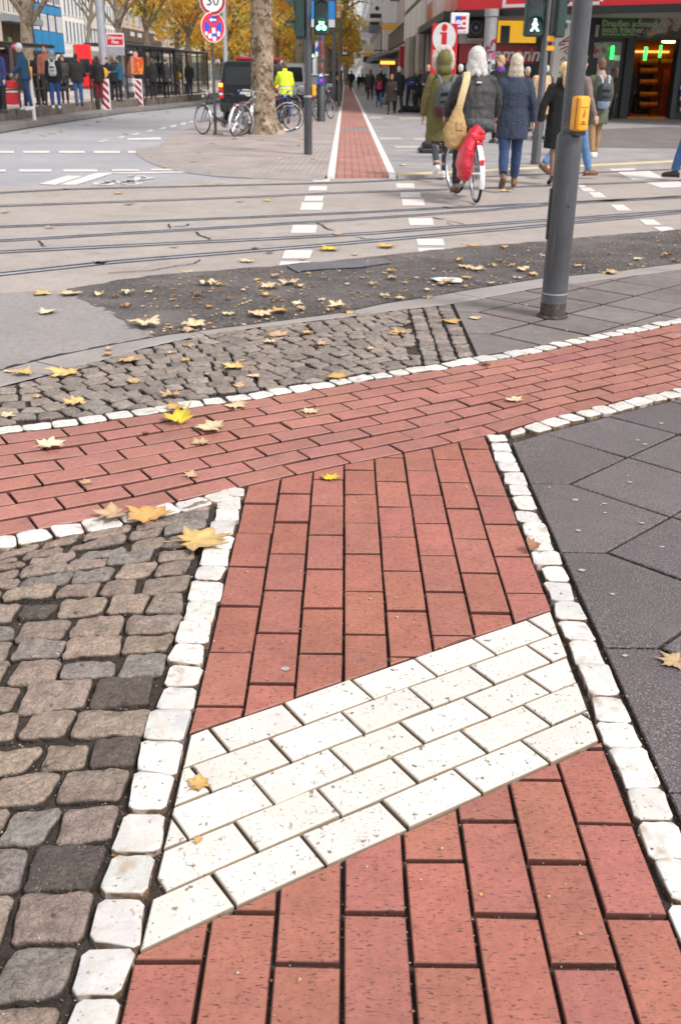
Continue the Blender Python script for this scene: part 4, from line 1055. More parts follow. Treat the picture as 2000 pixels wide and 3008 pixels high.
# middle signal post with side head and bicycle head
P2 = G(905, 453); sp = thing('signal_post', 'slim grey signal post left of the red path with green bicycle signal', 'post', P2)
b = MB(); b.lathe([(.078, 0), (.078, .04), (.076, 1.0), (.079, 1.01), (.079, 1.035), (.062, 1.045), (.062, 3.6), (.05, 3.62)], 24); b.build('pole', M_post, sp, True)
b = MB(); b.lathe([(.080, 1.0), (.083, 1.005), (.083, 1.03), (.080, 1.036)], 24); b.build('collar', M_postL, sp, True)
q1 = A(854, 52, P2.y)-P2; q2 = A(944, 50, P2.y)-P2
head('traffic_signal', sp, (q1.x+.13, .0, q1.z), rad(-90), .28, 2, None, True, None, .66)
head('bicycle_signal', sp, (q2.x, -.04, q2.z), rad(2), .265, 2, 1, True, BIKE, .60)
b = MB(); b.box(q1.x+.1, q2.x, -.025, .025, q1.z-.36, q1.z-.33); b.box(q1.x+.1, q2.x, -.025, .025, q1.z+.28, q1.z+.31); b.build('bracket', M_post, sp)
q = A(921, 266, P2.y)-P2; b = MB(); b.cbox(q.x-.035, q.x+.045, -.05, .06, q.z-.10, q.z+.10, .02); b.build('push_button_box', M_yplas, sp)

# post with stickers behind it, with a bicycle symbol far signal
P3 = G(943, 356); sp = thing('sticker_covered_post', 'dark post covered in stickers behind the bicycle signal', 'post', P3)
b = MB(); b.lathe([(.14, 0), (.14, .06), (.135, .08), (.13, 1.1), (.10, 1.14), (.10, 5.0)], 20); b.build('pole', M_post, sp, True)
def sticker(par, cx, cz, r, m, yy=-.14, sh=None):
    disc('sticker', m, par, sh or circle(cx, cz, r, 16), -yy, -yy+.006)
for (sx, sy, r, m) in [(944, 237, .13, M_blue), (943, 222, .06, M_whitep), (944, 236, .05, mk('sticker_pink', (.6, .06, .16), .5))]:
    q = A(sx, sy, P3.y)-P3; sticker(sp, q.x, q.z, r, m, -.142 if r != .05 else -.15)
for k in range(9):
    z = 1.55+k*.13; sticker(sp, R_.uniform(-.05, .05), z, R_.uniform(.03, .06), R_.choice([M_redd, M_blue, M_redd, mk('sticker_brown', (.10, .04, .03), .6)]), -.103)
# big blue poster board on two legs beyond
Y_ = 46.0
def W(px, py, Y=Y_): return A(px, py, Y)
o0 = W(950, 219, Y_); o0.z = 0
pb_ = thing('poster_board', 'tall blue advertising board with white foot strip behind the bicycle signal', 'advertising board', (o0.x, Y_, 0))
xl, xr = W(911, 40).x-o0.x, W(984, 40).x-o0.x; zb, zm, zt = W(948, 80).z, W(948, 57).z, W(948, 3).z
b = MB(); b.box(xl-.05, xr+.05, .0, .12, zb-.05, zt+.6); b.build('frame', M_black, pb_)
b = MB(); b.box(xl, xr, -.012, .004, zm, zt); b.build('poster', M_cyan, pb_)
b = MB(); b.box(xl, xr, -.012, .004, zb, zm-.003); b.build('white_strip', M_whitep, pb_)
b = MB(); b.box(xl, xr, -.012, .004, zt+.003, zt+.5); b.build('purple_strip', mk('poster_purple', (.13, .012, .12), .5), pb_)
b = MB(); b.box(xl-.03, xl+.1, .0, .12, 0, zb-.05); b.box(xr-.1, xr+.05, .0, .12, 0, zb-.05); b.build('leg', M_post, pb_)
# yellow sign
Y_ = 52.0; o0 = W(997, 219, Y_)
ys = thing('yellow_sign', 'orange yellow banner sign high on a lamp post beside the blue board', 'sign', (o0.x, Y_, 0))
b = MB(); xl, xr = W(986, 30, Y_).x-o0.x, W(1002, 30, Y_).x-o0.x; b.cbox(xl, xr, -.06, .06, W(990, 54, Y_).z, W(990, -40, Y_).z, .02); sgn = b.build('panel', M_yplas, ys)
for z in (47, 38, 15, 5):
    b = MB(); b.box(xl+.03, xr-.03, -.07, -.062, W(990, z+2, Y_).z, W(990, z-3, Y_).z); b.build('white_mark', M_whitep, sgn)
b = MB(); b.lathe([(.10, 0), (.10, .9), (.065, .95), (.06, 3.4), (.075, 3.42), (.075, 3.5), (.05, 3.52), (.05, 9)], 14, c=(xr-.05, .12, 0)); b.build('lamp_post', M_grey, ys, True)
# sign with the yellow arches
Y_ = 60.0; o0 = W(1012, 219, Y_)
ms = thing('hanging_sign', 'black square sign with yellow arched M beside the red path', 'sign', (o0.x, Y_, 0))
xl, xr = W(1003, 150, Y_).x-o0.x, W(1023, 150, Y_).x-o0.x; z0, z1 = W(1010, 165, Y_).z, W(1010, 134, Y_).z
b = MB(); b.cbox(xl, xr, -.06, .06, z0, z1, .03); b.build('panel', M_black, ms)
text_mesh('arches', 'M', .40, M_yplas2, ms, Matrix.Translation(((xl+xr)/2, -.066, z0+(z1-z0)*.66)) @ UPR, bold=True)
b = MB(); b.prism([(xl+.06+.0*i, z) for i, z in ((0, z0+.08), )]+[((xr-.06), z0+.08), (xr-.05, z0+.16), ((xl+xr)/2+.03, z0+.20), ((xl+xr)/2-.05, z0+.25), (xl+.05, z0+.2)], .062, .07, FACE); b.build('white_mark', M_whitep, ms)
b = MB(); b.lathe([(.06, 0), (.05, 5.5)], 12, c=(xl-.08, 0, 0)); b.box(xl-.08, xl+.05, -.02, .02, z1-.1, z1-.05); b.box(xl-.08, xl+.05, -.02, .02, z0+.05, z0+.1); b.build('pole', M_grey, ms, True)
# blue parking sign
Y_ = 44.0; o0 = W(931, 219, Y_)
ps = thing('parking_sign', 'small blue parking sign with white plate beside the sticker post', 'sign', (o0.x, Y_, 0))
xl, xr = W(926, 130, Y_).x-o0.x, W(938, 130, Y_).x-o0.x
b = MB(); b.box(xl, xr, -.02, 0, W(930, 150, Y_).z, W(930, 120, Y_).z); pn = b.build('panel', M_blue, ps)
text_mesh('letter', 'P', .3, M_whitep, pn, Matrix.Translation(((xl+xr)/2, -.022, W(930, 133, Y_).z)) @ UPR, bold=True)
b = MB(); b.box(xl, xr, -.02, 0, W(930, 166, Y_).z, W(930, 152, Y_).z); b.build('lower_plate', M_whitep, ps)
b = MB(); b.lathe([(.035, 0), (.035, W(930, 118, Y_).z)], 10, c=((xl+xr)/2, .035, 0)); b.build('pole', M_grey, ps, True)
# distant green signal between
Y_ = 70.0; o0 = W(916, 219, Y_)
gs = thing('distant_signal', 'far small traffic signal showing green behind the middle post', 'traffic signal', (o0.x, Y_, 0))
zc = W(916, 160, Y_).z; b = MB(); b.cbox(-.16, .16, -.05, .15, zc-.25, zc+.6, .03); b.build('signal_head', M_green, gs)
disc('lit_lens', M_glow, gs, circle(0, zc-.07, .12, 16), .055, .065)
b = MB(); b.lathe([(.06, 0), (.05, zc+.5)], 10, c=(0, .2, 0)); b.build('pole', M_grey, gs, True)

# -- sign post with 30 and no-stopping signs
P4 = G(634, 396); st = thing('sign_post', 'grey post with round 30 sign above red and blue no stopping sign', 'road sign', P4)
b = MB(); b.lathe([(.046, 0), (.046, .05), (.036, .06), (.036, 4.0)], 16); b.build('pole', M_post, st, True)
q = A(623, 3, P4.y)-P4; s1 = None
r30 = 37/FPX*P4.y*.93
def round_sign(parent, cx, cz, r, lay, T=None):
    b = MB(); b.prism(circle(cx, cz, r, 36), .04, .052, (T @ FACE) if T else FACE); return b.build('sign_disc', lay, parent)
s1 = round_sign(st, q.x+.02, q.z, r30, M_whitep)
disc('red_ring', M_redd, s1, circle(q.x+.02, q.z, r30*.95, 36), .052, .055); disc('white_field', M_whitep, s1, circle(q.x+.02, q.z, r30*.74, 36), .055, .058)
text_mesh('number', '30', r30*1.02, mk('sign_black', (.006, .02, .03), .5), s1, Matrix.Translation((q.x+.02, -.060, q.z)) @ UPR, ext=.002, bold=False)
q = A(623, 80, P4.y)-P4; TS = Matrix.Translation((q.x, 0, q.z)) @ Matrix.Rotation(rad(38), 4, 'Z'); rN = 39.5/FPX*P4.y*.93
s2 = round_sign(st, 0, 0, rN, M_whitep, TS)
disc('red_ring', M_red, s2, circle(0, 0, rN*.95, 36), .052, .055, TS)
def wedge(a0, a1, r0, r1, n=10):
    return [(r0*math.cos(rad(a0)), r0*math.sin(rad(a0)))]*0+[(r1*math.cos(rad(a0+(a1-a0)*i/n)), r1*math.sin(rad(a0+(a1-a0)*i/n))) for i in range(n+1)]+[(r0*math.cos(rad((a0+a1)/2)), r0*math.sin(rad((a0+a1)/2)))]
for a0 in (55, 145, 235, 325): disc('blue_field', M_blue, s2, wedge(a0, a0+70, rN*.17, rN*.72), .055, .058, TS)
disc('white_arrow', M_whitep, s2, [(-rN*.30, rN*.48), (-rN*.10, rN*.62), (-rN*.10, rN*.53), (rN*.26, rN*.53), (rN*.26, rN*.43), (-rN*.10, rN*.43), (-rN*.10, rN*.34)][::-1], .058, .061, TS)
for (cx_, cz_, w_, h_) in [(.02, -.22, .26, .36), (-.30, -.58, .28, .3), (.05, -.75, .26, .28), (.42, -.42, .22, .3), (-.60, -.42, .2, .22)]:
    disc('sticker', M_whitep, s2, [(rN*(cx_-w_/2), rN*(cz_-h_/2)), (rN*(cx_+w_/2), rN*(cz_-h_/2)), (rN*(cx_+w_/2), rN*(cz_+h_/2)), (rN*(cx_-w_/2), rN*(cz_+h_/2))], .060, .064, TS)
# grey lamp pole behind the signs
Y_ = 47.0; o0 = A(664, 219, Y_); lp = MB(); lp.lathe([(.13, 0), (.13, .9), (.10, 1.0), (.085, 9)], 14); tag(lp.build('lamp_post', M_postL, None, True, (o0.x, Y_, 0)), 'pale grey lamp post behind the no stopping sign', 'lamp post')
Y_ = 52.0; o0 = A(902, 219, Y_)

# -- litter bins, electrical box on the strip
def bin_(px, py, w_, h_, m, label):
    p = G(px, py); t = thing('litter_bin', label, 'bin', p); k = p.y/FPX*.93
    b = MB(); b.lathe([(w_*k*.42, 0), (w_*k*.5, .05), (w_*k*.5, h_*k*.85), (w_*k*.46, h_*k*.9)], 16); b.build('bin_body', m, t, True)
    b = MB(); b.lathe([(w_*k*.55, h_*k*.9), (w_*k*.58, h_*k*.95), (w_*k*.3, h_*k)], 16); b.build('lid', M_whitep if m is M_grey else M_black, t, True)
    b = MB(); b.box(-.03, .03, -.03, .03, -.0, .06); b.build('foot', M_black, t); return t
bin_(971, 303, 24, 52, M_grey, 'grey litter bin with pale lid beside the sticker post')
bin_(988, 297, 34, 84, M_black, 'tall black litter bin with yellow disc behind the grey bin')
p = G(988, 297); b = MB(); q = A(994, 229, p.y); b.prism(circle(0, 0, .12, 18), .0, .03, FACE); tag(b.build('yellow_disc', M_yplas2, None, False, (q.x, p.y-.36, q.z)), 'yellow disc sign fixed to the tall black bin', 'sign')
p = G(905, 300); cb_ = thing('utility_cabinet', 'grey utility cabinet with pale top behind the middle posts', 'cabinet', (A(922, 219, 40).x, 40, 0))
b = MB(); b.cbox(-.32, .30, -.2, .2, .0, 1.35, .02); b.build('cabinet_body', M_grey, cb_); b = MB(); b.cbox(-.36, .55, -.24, .24, 1.352, 1.41, .02); b.build('cabinet_top', M_postL, cb_)

# -- delineator with yellow head and warning beacons on the left
p = G(104, 366, ZR); t = thing('delineator_post', 'white delineator post with bright yellow head in front of the railing', 'delineator', p)
k = p.y/FPX*.93; hh = (A(95, 196, p.y)-p).z; hm = (A(97, 228, p.y)-p).z
b = MB(); b.lathe([(.055, .05), (.055, hm)], 14); b.build('white_tube', M_whitep, t, True)
b = MB(); b.lathe([(.06, hm+.002), (.075, hm+.12), (.085, hh-.06), (.08, hh-.01), (.06, hh)], 16); b.build('yellow_head', M_yplas2, t, True)
b = MB(); b.cbox(-.30, .26, -.16, .16, 0, .05, .02); b.build('base_plate', M_rub, t)
def beacon(px, pyt, pyb, wpx, lamp_side, label):
    p = G(px, pyb, ZR); t = thing('warning_beacon', label, 'warning beacon', p, 0, 'striped warning beacons along the platform')
    k = p.y/FPX*.93; w_ = wpx*k; z1 = (A(px, pyt, p.y)-p).z; z0 = .10
    r = w_/2
    def panel(hw, zlo, zhi): return [(-hw+.03, zlo), (hw-.03, zlo), (hw, zlo+.05), (hw, zhi-.04), (hw-.03, zhi), (-hw+.03, zhi), (-hw, zhi-.04), (-hw, zlo+.05)]
    disc('panel', M_whitep, t, panel(r, z0, z1), -.03, .03)
    inner = panel(r*.82, z0+.05, z1-.04); n_ = 4; H_ = z1-z0
    for i in range(-1, n_+1):
        zc = z0+H_*(i+.35)/n_*1.0; st_ = H_/n_*.5
        poly = [(-r*.82, zc+r*.9), (r*.82, zc-r*.75), (r*.82, zc+st_-r*.75), (-r*.82, zc+st_+r*.9)]
        for nx, ny, d in ((0, -1, -(z0+.05)), (0, 1, z1-.05)): 
            poly = clip(poly, nx, ny, d) if len(poly) > 2 else poly
        if len(poly) > 2: disc('red_stripe', M_redd, t, poly, .03, .034)
    b = MB(); b.lathe([(.05, z1), (.06, z1+.02), (.06, z1+.03)], 12); L0 = .17*w_/.27
    b.lathe([(0.01, -.10), (L0*.8, -.09), (L0*.85, .0), (L0*.8, .09), (.01, .10)], 20, Matrix.Rotation(rad(90), 3, 'X') , (lamp_side, 0, z1+L0*.86)); b.build('yellow_lamp', M_yplas2, t, True)
    b = MB(); b.cbox(-.42, .40, -.2, .2, 0, .10, .03); b.build('rubber_foot', M_rub, t)
    return t
beacon(314, 231, 333, 28, -.02, 'nearest striped warning beacon with round yellow lamp left of centre railing')
t = beacon(411, 232, 321, 23, 0, 'second striped warning beacon in front of the shelter without clear lamp')
for c_ in list(t.children):
    if c_.name.startswith('yellow_lamp'): bpy.data.objects.remove(c_)
beacon(527, 233, 303, 19, 0, 'farthest striped warning beacon with yellow lamp near the shelter end')

# -- black folded sign foot bags on the right pavement
p = G(1268, 448); t = thing('sandbag', 'black folded rubber foot lying on pavement left of the parka walker', 'rubber foot', p, .1)
b = MB(); b.cbox(-.26, .62, -.22, .22, 0, .09, .03); b.cbox(-.20, .55, -.19, .19, .10, .15, .02); T_ = Matrix.Translation((.1, 0, .17)) @ Matrix.Rotation(rad(-12), 4, 'Y'); b.cbox(-.28, .42, -.2, .2, 0, .08, .03, T_); b.build('rubber_slab', M_rub, t)
# ------------------------------------------------------------------ people
M_skin = mk('skin', (0.52, 0.29, 0.20), 0.5, var=(20, .08))
M_shoeW = mk('white_shoe', (0.75, 0.74, 0.74), 0.5); M_shoeB = mk('black_shoe', (0.018, 0.017, 0.018), 0.45); M_shoeN = mk('brown_leather', (0.17, 0.075, 0.035), 0.45, var=(20, .25)); M_sole = mk('sole', (0.10, 0.075, 0.055), .8)
CL = {}
def cloth(name, c, rough=.85, bump=(26, .5, .03)):
    if name not in CL: CL[name] = mk('cloth_'+name, c, rough, var=[(7, .16), (70, .12)], bump=bump)
    return CL[name]
def soft(o, voxel, smooth=4, disp=None):
    """fuse the lofts of a body or a garment into one continuous surface"""
    m = o.modifiers.new('fuse', 'REMESH'); m.mode = 'VOXEL'; m.voxel_size = voxel; m.use_smooth_shade = True
    if smooth:
        s_ = o.modifiers.new('soften', 'SMOOTH'); s_.iterations = smooth; s_.factor = .5
    if disp:
        if 'folds' not in bpy.data.textures:
            tx = bpy.data.textures.new('folds', 'CLOUDS'); tx.noise_scale = .11; tx.noise_depth = 2
        d = o.modifiers.new('folds', 'DISPLACE'); d.texture = bpy.data.textures['folds']; d.strength = disp; d.mid_level = .5; d.texture_coords = 'LOCAL'
    return o
def person(label, foot, head_px=None, height=1.72, rz=0.0, legs=((0, 0, 0), (0, 0, 0)), arms=((0, .12, .15), (0, .12, .15)), lean=0.0, coat=None, coat_hem=.80, coat_w=1.0, flare=0.0, pants=None, skirt=False, shoes=M_shoeB, heel=False, hair=None, hair_m=None, face=False, head_turn=0.0, head_pitch=0.0, vox=.016, sit=None, collar=None, waist=1.0, group=None, disp=.022, skin=M_skin, scarf=None, pants_w=1.0, fuzzy=False, boots=False):
    """a standing, walking or sitting figure; local +Y is forward. legs/arms: (left, right) of (swing, bend, extra)"""
    k = height/1.75
    t = thing('person', label, 'person', foot, rz, group); t.scale = (k, k, k)
    V = Vector
    RL = Matrix.Rotation(-lean, 3, 'X'); piv = V((0, 0, .94))
    up_ = lambda p: piv+RL @ (V(p)-piv)
    # ---- legs
    J = []
    for i, s_ in enumerate((-1, 1)):
        sw, bd, pt = legs[i][:3]; out_ = legs[i][3] if len(legs[i]) > 3 else .0
        hip = V((s_*.092, 0, .92)); d1 = V((s_*out_, math.sin(sw), -math.cos(sw))).normalized(); kn = hip+d1*.44
        d2 = V((s_*out_*.4, math.sin(sw-bd), -math.cos(sw-bd))).normalized(); an = kn+d2*.42
        fd = V((s_*.12, math.cos(pt), -math.sin(pt))).normalized(); J.append((hip, kn, an, fd))
    zmin = min(min(j[2].z-.075, j[2].z+j[3].z*.17-.03) for j in J) if sit is None else -sit
    dz = V((0, 0, -zmin))
    J = [(a+dz, b_+dz, c+dz, f) for a, b_, c, f in J]
    U = lambda p: up_(p)+dz
    # ---- arms
    AR = []
    for i, s_ in enumerate((-1, 1)):
        sw, ab, bd = arms[i][:3]; inn = arms[i][3] if len(arms[i]) > 3 else 0.0
        sh = V((s_*.178, -.005, 1.415)); d1 = V((s_*math.sin(ab), math.sin(sw)*math.cos(ab), -math.cos(sw)*math.cos(ab))).normalized(); el = sh+d1*.29
        f_ = sw+bd; d2 = V((-s_*inn+s_*math.sin(ab)*.4, math.sin(f_), -math.cos(f_))).normalized(); wr = el+d2*.25
        AR.append((U(sh), U(el), U(wr), (U(wr)-U(el)).normalized()))
    HC = U((0, .025, 1.625)); HR = RL.to_4x4() if lean < .5 else Matrix.Rotation(-lean*.6, 4, 'X')
    HR = (HR @ Matrix.Rotation(head_turn, 4, 'Z') @ Matrix.Rotation(-head_pitch, 4, 'X')).to_3x3()
    hp = lambda x, y, z: HC+HR @ V((x, y, z))
    # ---- body: one continuous surface
    b = MB()
    b.tube([U((0, 0, z)) for z in (.86, .94, 1.05, 1.18, 1.30, 1.40, 1.455)], [(.14, .095), (.155, .105), (.135, .095), (.145, .10), (.16, .105), (.145, .085), (.07, .06)], 14, ax=(1, 0, 0))
    b.tube([U((0, -.005, 1.43)), U((0, .01, 1.52)), HC-V((0, 0, .03))], [.058, .052, .055], 10)
    b.ell(hp(0, -.005, .035), (.074, .092, .098), 14, 10, HR); b.ell(hp(0, .022, -.045), (.055, .068, .072), 12, 8, HR)
    b.tube([hp(0, .088, .03), hp(0, .112, -.012), hp(0, .092, -.022)], [.010, .016, .012], 6)
    for s_ in (-1, 1): b.ell(hp(s_*.078, -.008, .0), (.012, .02, .03), 8, 6, HR)
    for i, s_ in enumerate((-1, 1)):
        hip, kn, an, fd = J[i]
        b.tube([hip+V((0, 0, .03)), hip.lerp(kn, .5), kn, kn.lerp(an, .35), an], [.082, .072, .053, .055, .034], 10)
        b.tube([an-fd*.05+V((0, 0, -.03)), an+fd*.04+V((0, 0, -.035)), an+fd*.13+V((0, 0, -.045)), an+fd*.165+V((0, 0, -.048))], [.032, .036, .033, .018], 8)
        sh, el, wr, d = AR[i]
        b.tube([sh, sh.lerp(el, .5), el, el.lerp(wr, .5), wr], [.052, .045, .038, .036, .026], 8)
        side = d.cross(V((0, 1, 0))); side = side.normalized() if side.length > .2 else V((1, 0, 0)); fwd_ = side.cross(d).normalized()
        palm = wr+d*.05; b.tube([wr, palm, wr+d*.09], [(.024, .028), (.022, .04), (.016, .038)], 8, ax=side)
        for q in range(4):
            o_ = fwd_*(.030-.020*q); L_ = (.070, .078, .072, .056)[q]; c1 = wr+d*.085+o_
            b.tube([c1, c1+d*L_*.5-side*.006*s_, c1+d*L_*.85-side*.02*s_], [.0095, .009, .007], 6)
        c1 = wr+d*.03+fwd_*.034; b.tube([c1, c1+(d+fwd_*.7).normalized()*.035, c1+(d*1.2+fwd_*.3).normalized()*.06], [.013, .011, .008], 6)
    soft(b.build('body', skin, t, 2), min(vox, .011) if vox < .02 else vox*.7, 2)
    if face:
        for s_ in (-1, 1):
            e = MB(); e.ell(hp(s_*.031, .080, .022), (.012, .008, .008), 8, 6, HR); e.build('eye', mk('eye_dark', (.02, .015, .012), .3) if 'eye_dark' not in bpy.data.materials else bpy.data.materials['eye_dark'], t, 2)
            e = MB(); e.tube([hp(s_*.014, .090, .043), hp(s_*.032, .088, .049), hp(s_*.05, .076, .043)], .005, 6); e.build('eyebrow', hair_m or M_shoeB, t, 2)
        e = MB(); e.tube([hp(-.024, .082, -.062), hp(0, .091, -.062), hp(.024, .082, -.062)], [.004, .007, .004], 6); e.build('mouth', mk('lips', (.38, .12, .10), .5) if 'lips' not in bpy.data.materials else bpy.data.materials['lips'], t, 2)
    # ---- trousers
    if pants:
        b = MB(); W_ = pants_w
        b.tube([V((0, 0, z))+dz for z in (.80, .86, .94, 1.02)], [(.13, .09), (.17, .115), (.172, .12), (.158, .105)], 14, ax=(1, 0, 0))
        for hip, kn, an, fd in J:
            an2 = an+V((0, 0, .02 if not boots else .06))
            b.tube([hip+V((0, 0, .02)), hip.lerp(kn, .5), kn, kn.lerp(an, .4), an2], [.094, .086*W_, .068*W_, .066*W_, .054*W_], 12)
        soft(b.build('trousers', pants, t, 2), vox, 3, disp*.7)
    if skirt:
        b = MB(); b.tube([V((0, 0, z))+dz for z in (.50, .75, .95, 1.02)], [(.19, .17), (.19, .15), (.175, .125), (.15, .10)], 16, ax=(1, 0, 0)); soft(b.build('skirt', coat, t, 2), vox, 3, disp)
    # ---- shoes
    for hip, kn, an, fd in J:
        b = MB(); upv = V((0, 0, 1)) if abs(fd.z) < .3 else (V((0, 0, 1))-fd*fd.z).normalized()
        if heel:
            b.tube([an-fd*.05-upv*.01, an+fd*.03-upv*.03, an+fd*.12-upv*.055, an+fd*.17-upv*.06], [.034, .038, .036, .016], 8)
            b.tube([an-fd*.055-upv*.0, an-fd*.05-upv*.075], [.016, .008], 6)
        else:
            b.tube([an-fd*.085-upv*.03, an-fd*.05-upv*.028, an+fd*.05-upv*.034, an+fd*.13-upv*.045, an+fd*.185-upv*.05], [.026, .043, .046, .042, .022], 10)
            b.tube([an+upv*(.10 if boots else .02), an-upv*.03], [.046, .044], 10)
        so = soft(b.build('shoe', shoes, t, 2), max(.010, vox*.7), 2)
        if not heel:
            b = MB(); b.tube([an-fd*.088-upv*.066, an+fd*.05-upv*.068, an+fd*.13-upv*.072, an+fd*.18-upv*.072], [(.03, .010), (.040, .011), (.041, .010), (.024, .009)], 8, ax=tuple(fd.cross(upv).normalized())); b.build('sole', M_sole if shoes is not M_shoeW else M_shoeW, so, 2)
    # ---- coat or jacket with sleeves
    if coat:
        b = MB(); w_ = coat_w; lv = []
        top = [(1.49, .07, .065), (1.465, .11, .085), (1.425, .155, .10), (1.37, .180*w_, .12), (1.28, .186*w_, .132*w_), (1.18, .180*w_*waist, .132*w_), (1.06, .182*w_*waist, .128*w_), (.96, .195*w_, .138*w_)]
        pts = [U((0, 0, z)) for z, _, _ in top]; rs = [(a, c) for _, a, c in top]
        if coat_hem < .94:
            n_ = max(1, int((.94-coat_hem)/.1)); 
            for q in range(1, n_+1):
                z = .96-(.96-coat_hem)*q/n_; f = 1+flare*q/n_; pts.append(V((0, 0, z))+dz if lean < .3 else V((0, 0, z))+dz); rs.append((.198*w_*f, .142*w_*f))
        b.tube(pts, rs, 16, ax=(1, 0, 0))
        for sh, el, wr, d in AR:
            b.ell(sh+(el-sh)*.10-V((sh.x*.06, 0, 0)), (.070*w_, .070*w_, .070*w_), 12, 8); b.tube([sh+(el-sh)*.10-V((sh.x*.06, 0, 0)), sh.lerp(el, .45), el, el.lerp(wr, .5), wr+d*.0], [.066*w_, .065*w_, .058*w_, .055*w_, .046*w_], 10)
        soft(b.build('coat', coat, t, 2), vox, 4, disp if not fuzzy else .035)
        b = MB(); b.tube([U((0, .0, 1.44)), U((0, .005, 1.50)), U((0, .01, 1.535))], [.088, .078, .074], 12); b.build('collar', collar or coat, t, 2)
    if scarf:
        b = MB(); b.tube([U((0, .0, 1.42)), U((0, .005, 1.48)), U((0, .01, 1.55))], [.10, .095, .08], 12); b.ell(U((0, -.09, 1.42)), (.12, .06, .07)); soft(b.build('scarf', scarf, t, 2), vox, 3, .02)
    # ---- hair or headwear
    if hair:
        b = MB(); hm = hair_m
        cap = lambda g=1.0, bk=0: b.ell(hp(0, -.012-bk, .045), (.083*g, .100*g, .102*g), 14, 10, HR)
        if hair == 'short': cap(1.0); b.ell(hp(0, -.045, -.005), (.074, .065, .075), 12, 8, HR); b.ell(hp(0, .045, .095), (.06, .05, .042), 10, 7, HR)
        elif hair == 'thin': b.ell(hp(0, -.035, .035), (.082, .085, .092), 12, 9, HR)
        elif hair == 'bob':
            cap(1.12, .01); b.ell(hp(0, -.045, -.055), (.108, .082, .105), 14, 9, HR); b.ell(hp(0, -.04, -.125), (.115, .075, .06), 14, 8, HR)
        elif hair == 'wild':
            cap(1.34, .01); b.ell(hp(0, -.04, -.03), (.125, .10, .105), 14, 9, HR)
            for q in range(26):
                a = 6.28*q/26; zz_ = -.10+.05*math.sin(q*2.3); b.ell(hp(.105*math.sin(a), -.03+.085*math.cos(a) if math.cos(a) < .5 else -.02, zz_), (.03, .03, .045), 7, 5, HR)
        elif hair == 'ponytail':
            cap(1.06); b.ell(hp(0, -.10, .06), (.06, .055, .06), 10, 8, HR); b.tube([hp(0, -.105, .03), hp(.01, -.15, -.06), hp(.02, -.14, -.17), hp(.03, -.12, -.27)], [.042, .075, .075, .03], 10)
        elif hair == 'long': cap(1.08); b.tube([hp(0, -.06, .06), hp(0, -.075, -.08), hp(0, -.085, -.24)], [(.085, .06), (.095, .06), (.08, .04)], 12, ax=(1, 0, 0))
        elif hair == 'cap': cap(1.06); b.tube([hp(0, .06, .08), hp(0, .12, .068), hp(0, .165, .055)], [(.07, .012), (.065, .011), (.04, .008)], 8, ax=tuple(HR @ V((1, 0, 0))))
        elif hair == 'beanie': b.ell(hp(0, -.012, .065), (.088, .104, .10), 14, 9, HR); b.tube([hp(0, -.01, .035), hp(0, -.01, .07)], [(.088, .104), (.09, .106)], 14, ax=tuple(HR @ V((1, 0, 0))))
        elif hair == 'hood':
            b.ell(hp(0, -.035, .03), (.112, .125, .135), 16, 11, HR); b.ell(hp(0, -.055, -.10), (.118, .105, .10), 14, 9, HR)
        soft(b.build('hood' if hair == 'hood' else ('hat' if hair in ('cap', 'beanie') else 'hair'), hm, t, 2), min(vox, .014), 2, .010 if hair in ('wild', 'bob', 'hood', 'ponytail') else .006)
    t['_k'] = k; del t['_k']
    return t, dict(J=J, AR=AR, HC=HC, hp=hp, U=U, dz=dz)
def height_from(foot, hx, hy):
    return A(hx, hy, foot.y).z-foot.z
WALK1 = ((.35, .12, -.12), (-.30, .25, .45)); WALK2 = ((-.30, .25, .45), (.35, .12, -.12)); STAND = ((.03, .02, 0, .04), (-.03, .02, 0, .04))
olive = cloth('olive', (.125, .105, .030)); denim_d = cloth('dark_denim', (.022, .028, .05)); denim = cloth('denim', (.045, .12, .27)); blk = cloth('black', (.010, .010, .012)); charc = cloth('charcoal', (.028, .025, .026), .6); navyq = cloth('navy_quilt', (.018, .030, .062), .6, (42, .9, .03))
fur_w = mk('pale_fur', (.66, .58, .50), .95, var=[(60, .3)], bump=(90, 1.0, .03)); white_h = mk('white_hair', (.56, .53, .50), .75, var=[(18, .28), (60, .25)], bump=(60, 1.0, .02)); blond_h = mk('grey_blond_hair', (.50, .42, .33), .6, var=[(22, .35), (70, .2)], bump=(40, .8, .02)); gold_h = mk('blond_hair', (.72, .52, .25), .55, var=[(30, .25)], bump=(40, .8, .02)); brown_h = mk('brown_hair', (.12, .06, .03), .6, var=[(30, .25)]); dark_h = mk('dark_hair', (.018, .014, .012), .55); grey_h = mk('grey_hair', (.52, .49, .46), .65, var=[(30, .2)])

# -- woman in the olive parka
sb_scale = .88
F_ = G(1288, 521); hgt = height_from(F_, 1305, 158)
pk, R1 = person('woman in olive parka with fur rimmed hood walking beside the cyclist', F_, height=hgt, rz=rad(3), legs=((-.16, .55, .62), (.12, .02, -.02)), arms=((.05, .26, .10), (.05, .26, .10)), coat=olive, coat_hem=.52, coat_w=1.16, flare=.02, pants=cloth('grey_leggings', (.045, .047, .058)), pants_w=.82, shoes=M_shoeW, hair='hood', hair_m=olive, vox=.013)
b = MB(); hp = R1['hp']; ring = [hp(.128*math.sin(a), .055+.0*a, .03+.168*math.cos(a)) for a in [2*math.pi*i/24 for i in range(25)]]
b.tube(ring, .048, 9, cap=False)
for i in range(70):
    a = R_.uniform(0, 6.28); b.ell(hp(.128*math.sin(a)+R_.uniform(-.03, .03), .055+R_.uniform(-.04, .03), .03+.168*math.cos(a)+R_.uniform(-.03, .03)), (.022, .022, .022), 6, 5)
soft(b.build('fur_rim', fur_w, pk, 2), .011, 1, .03)
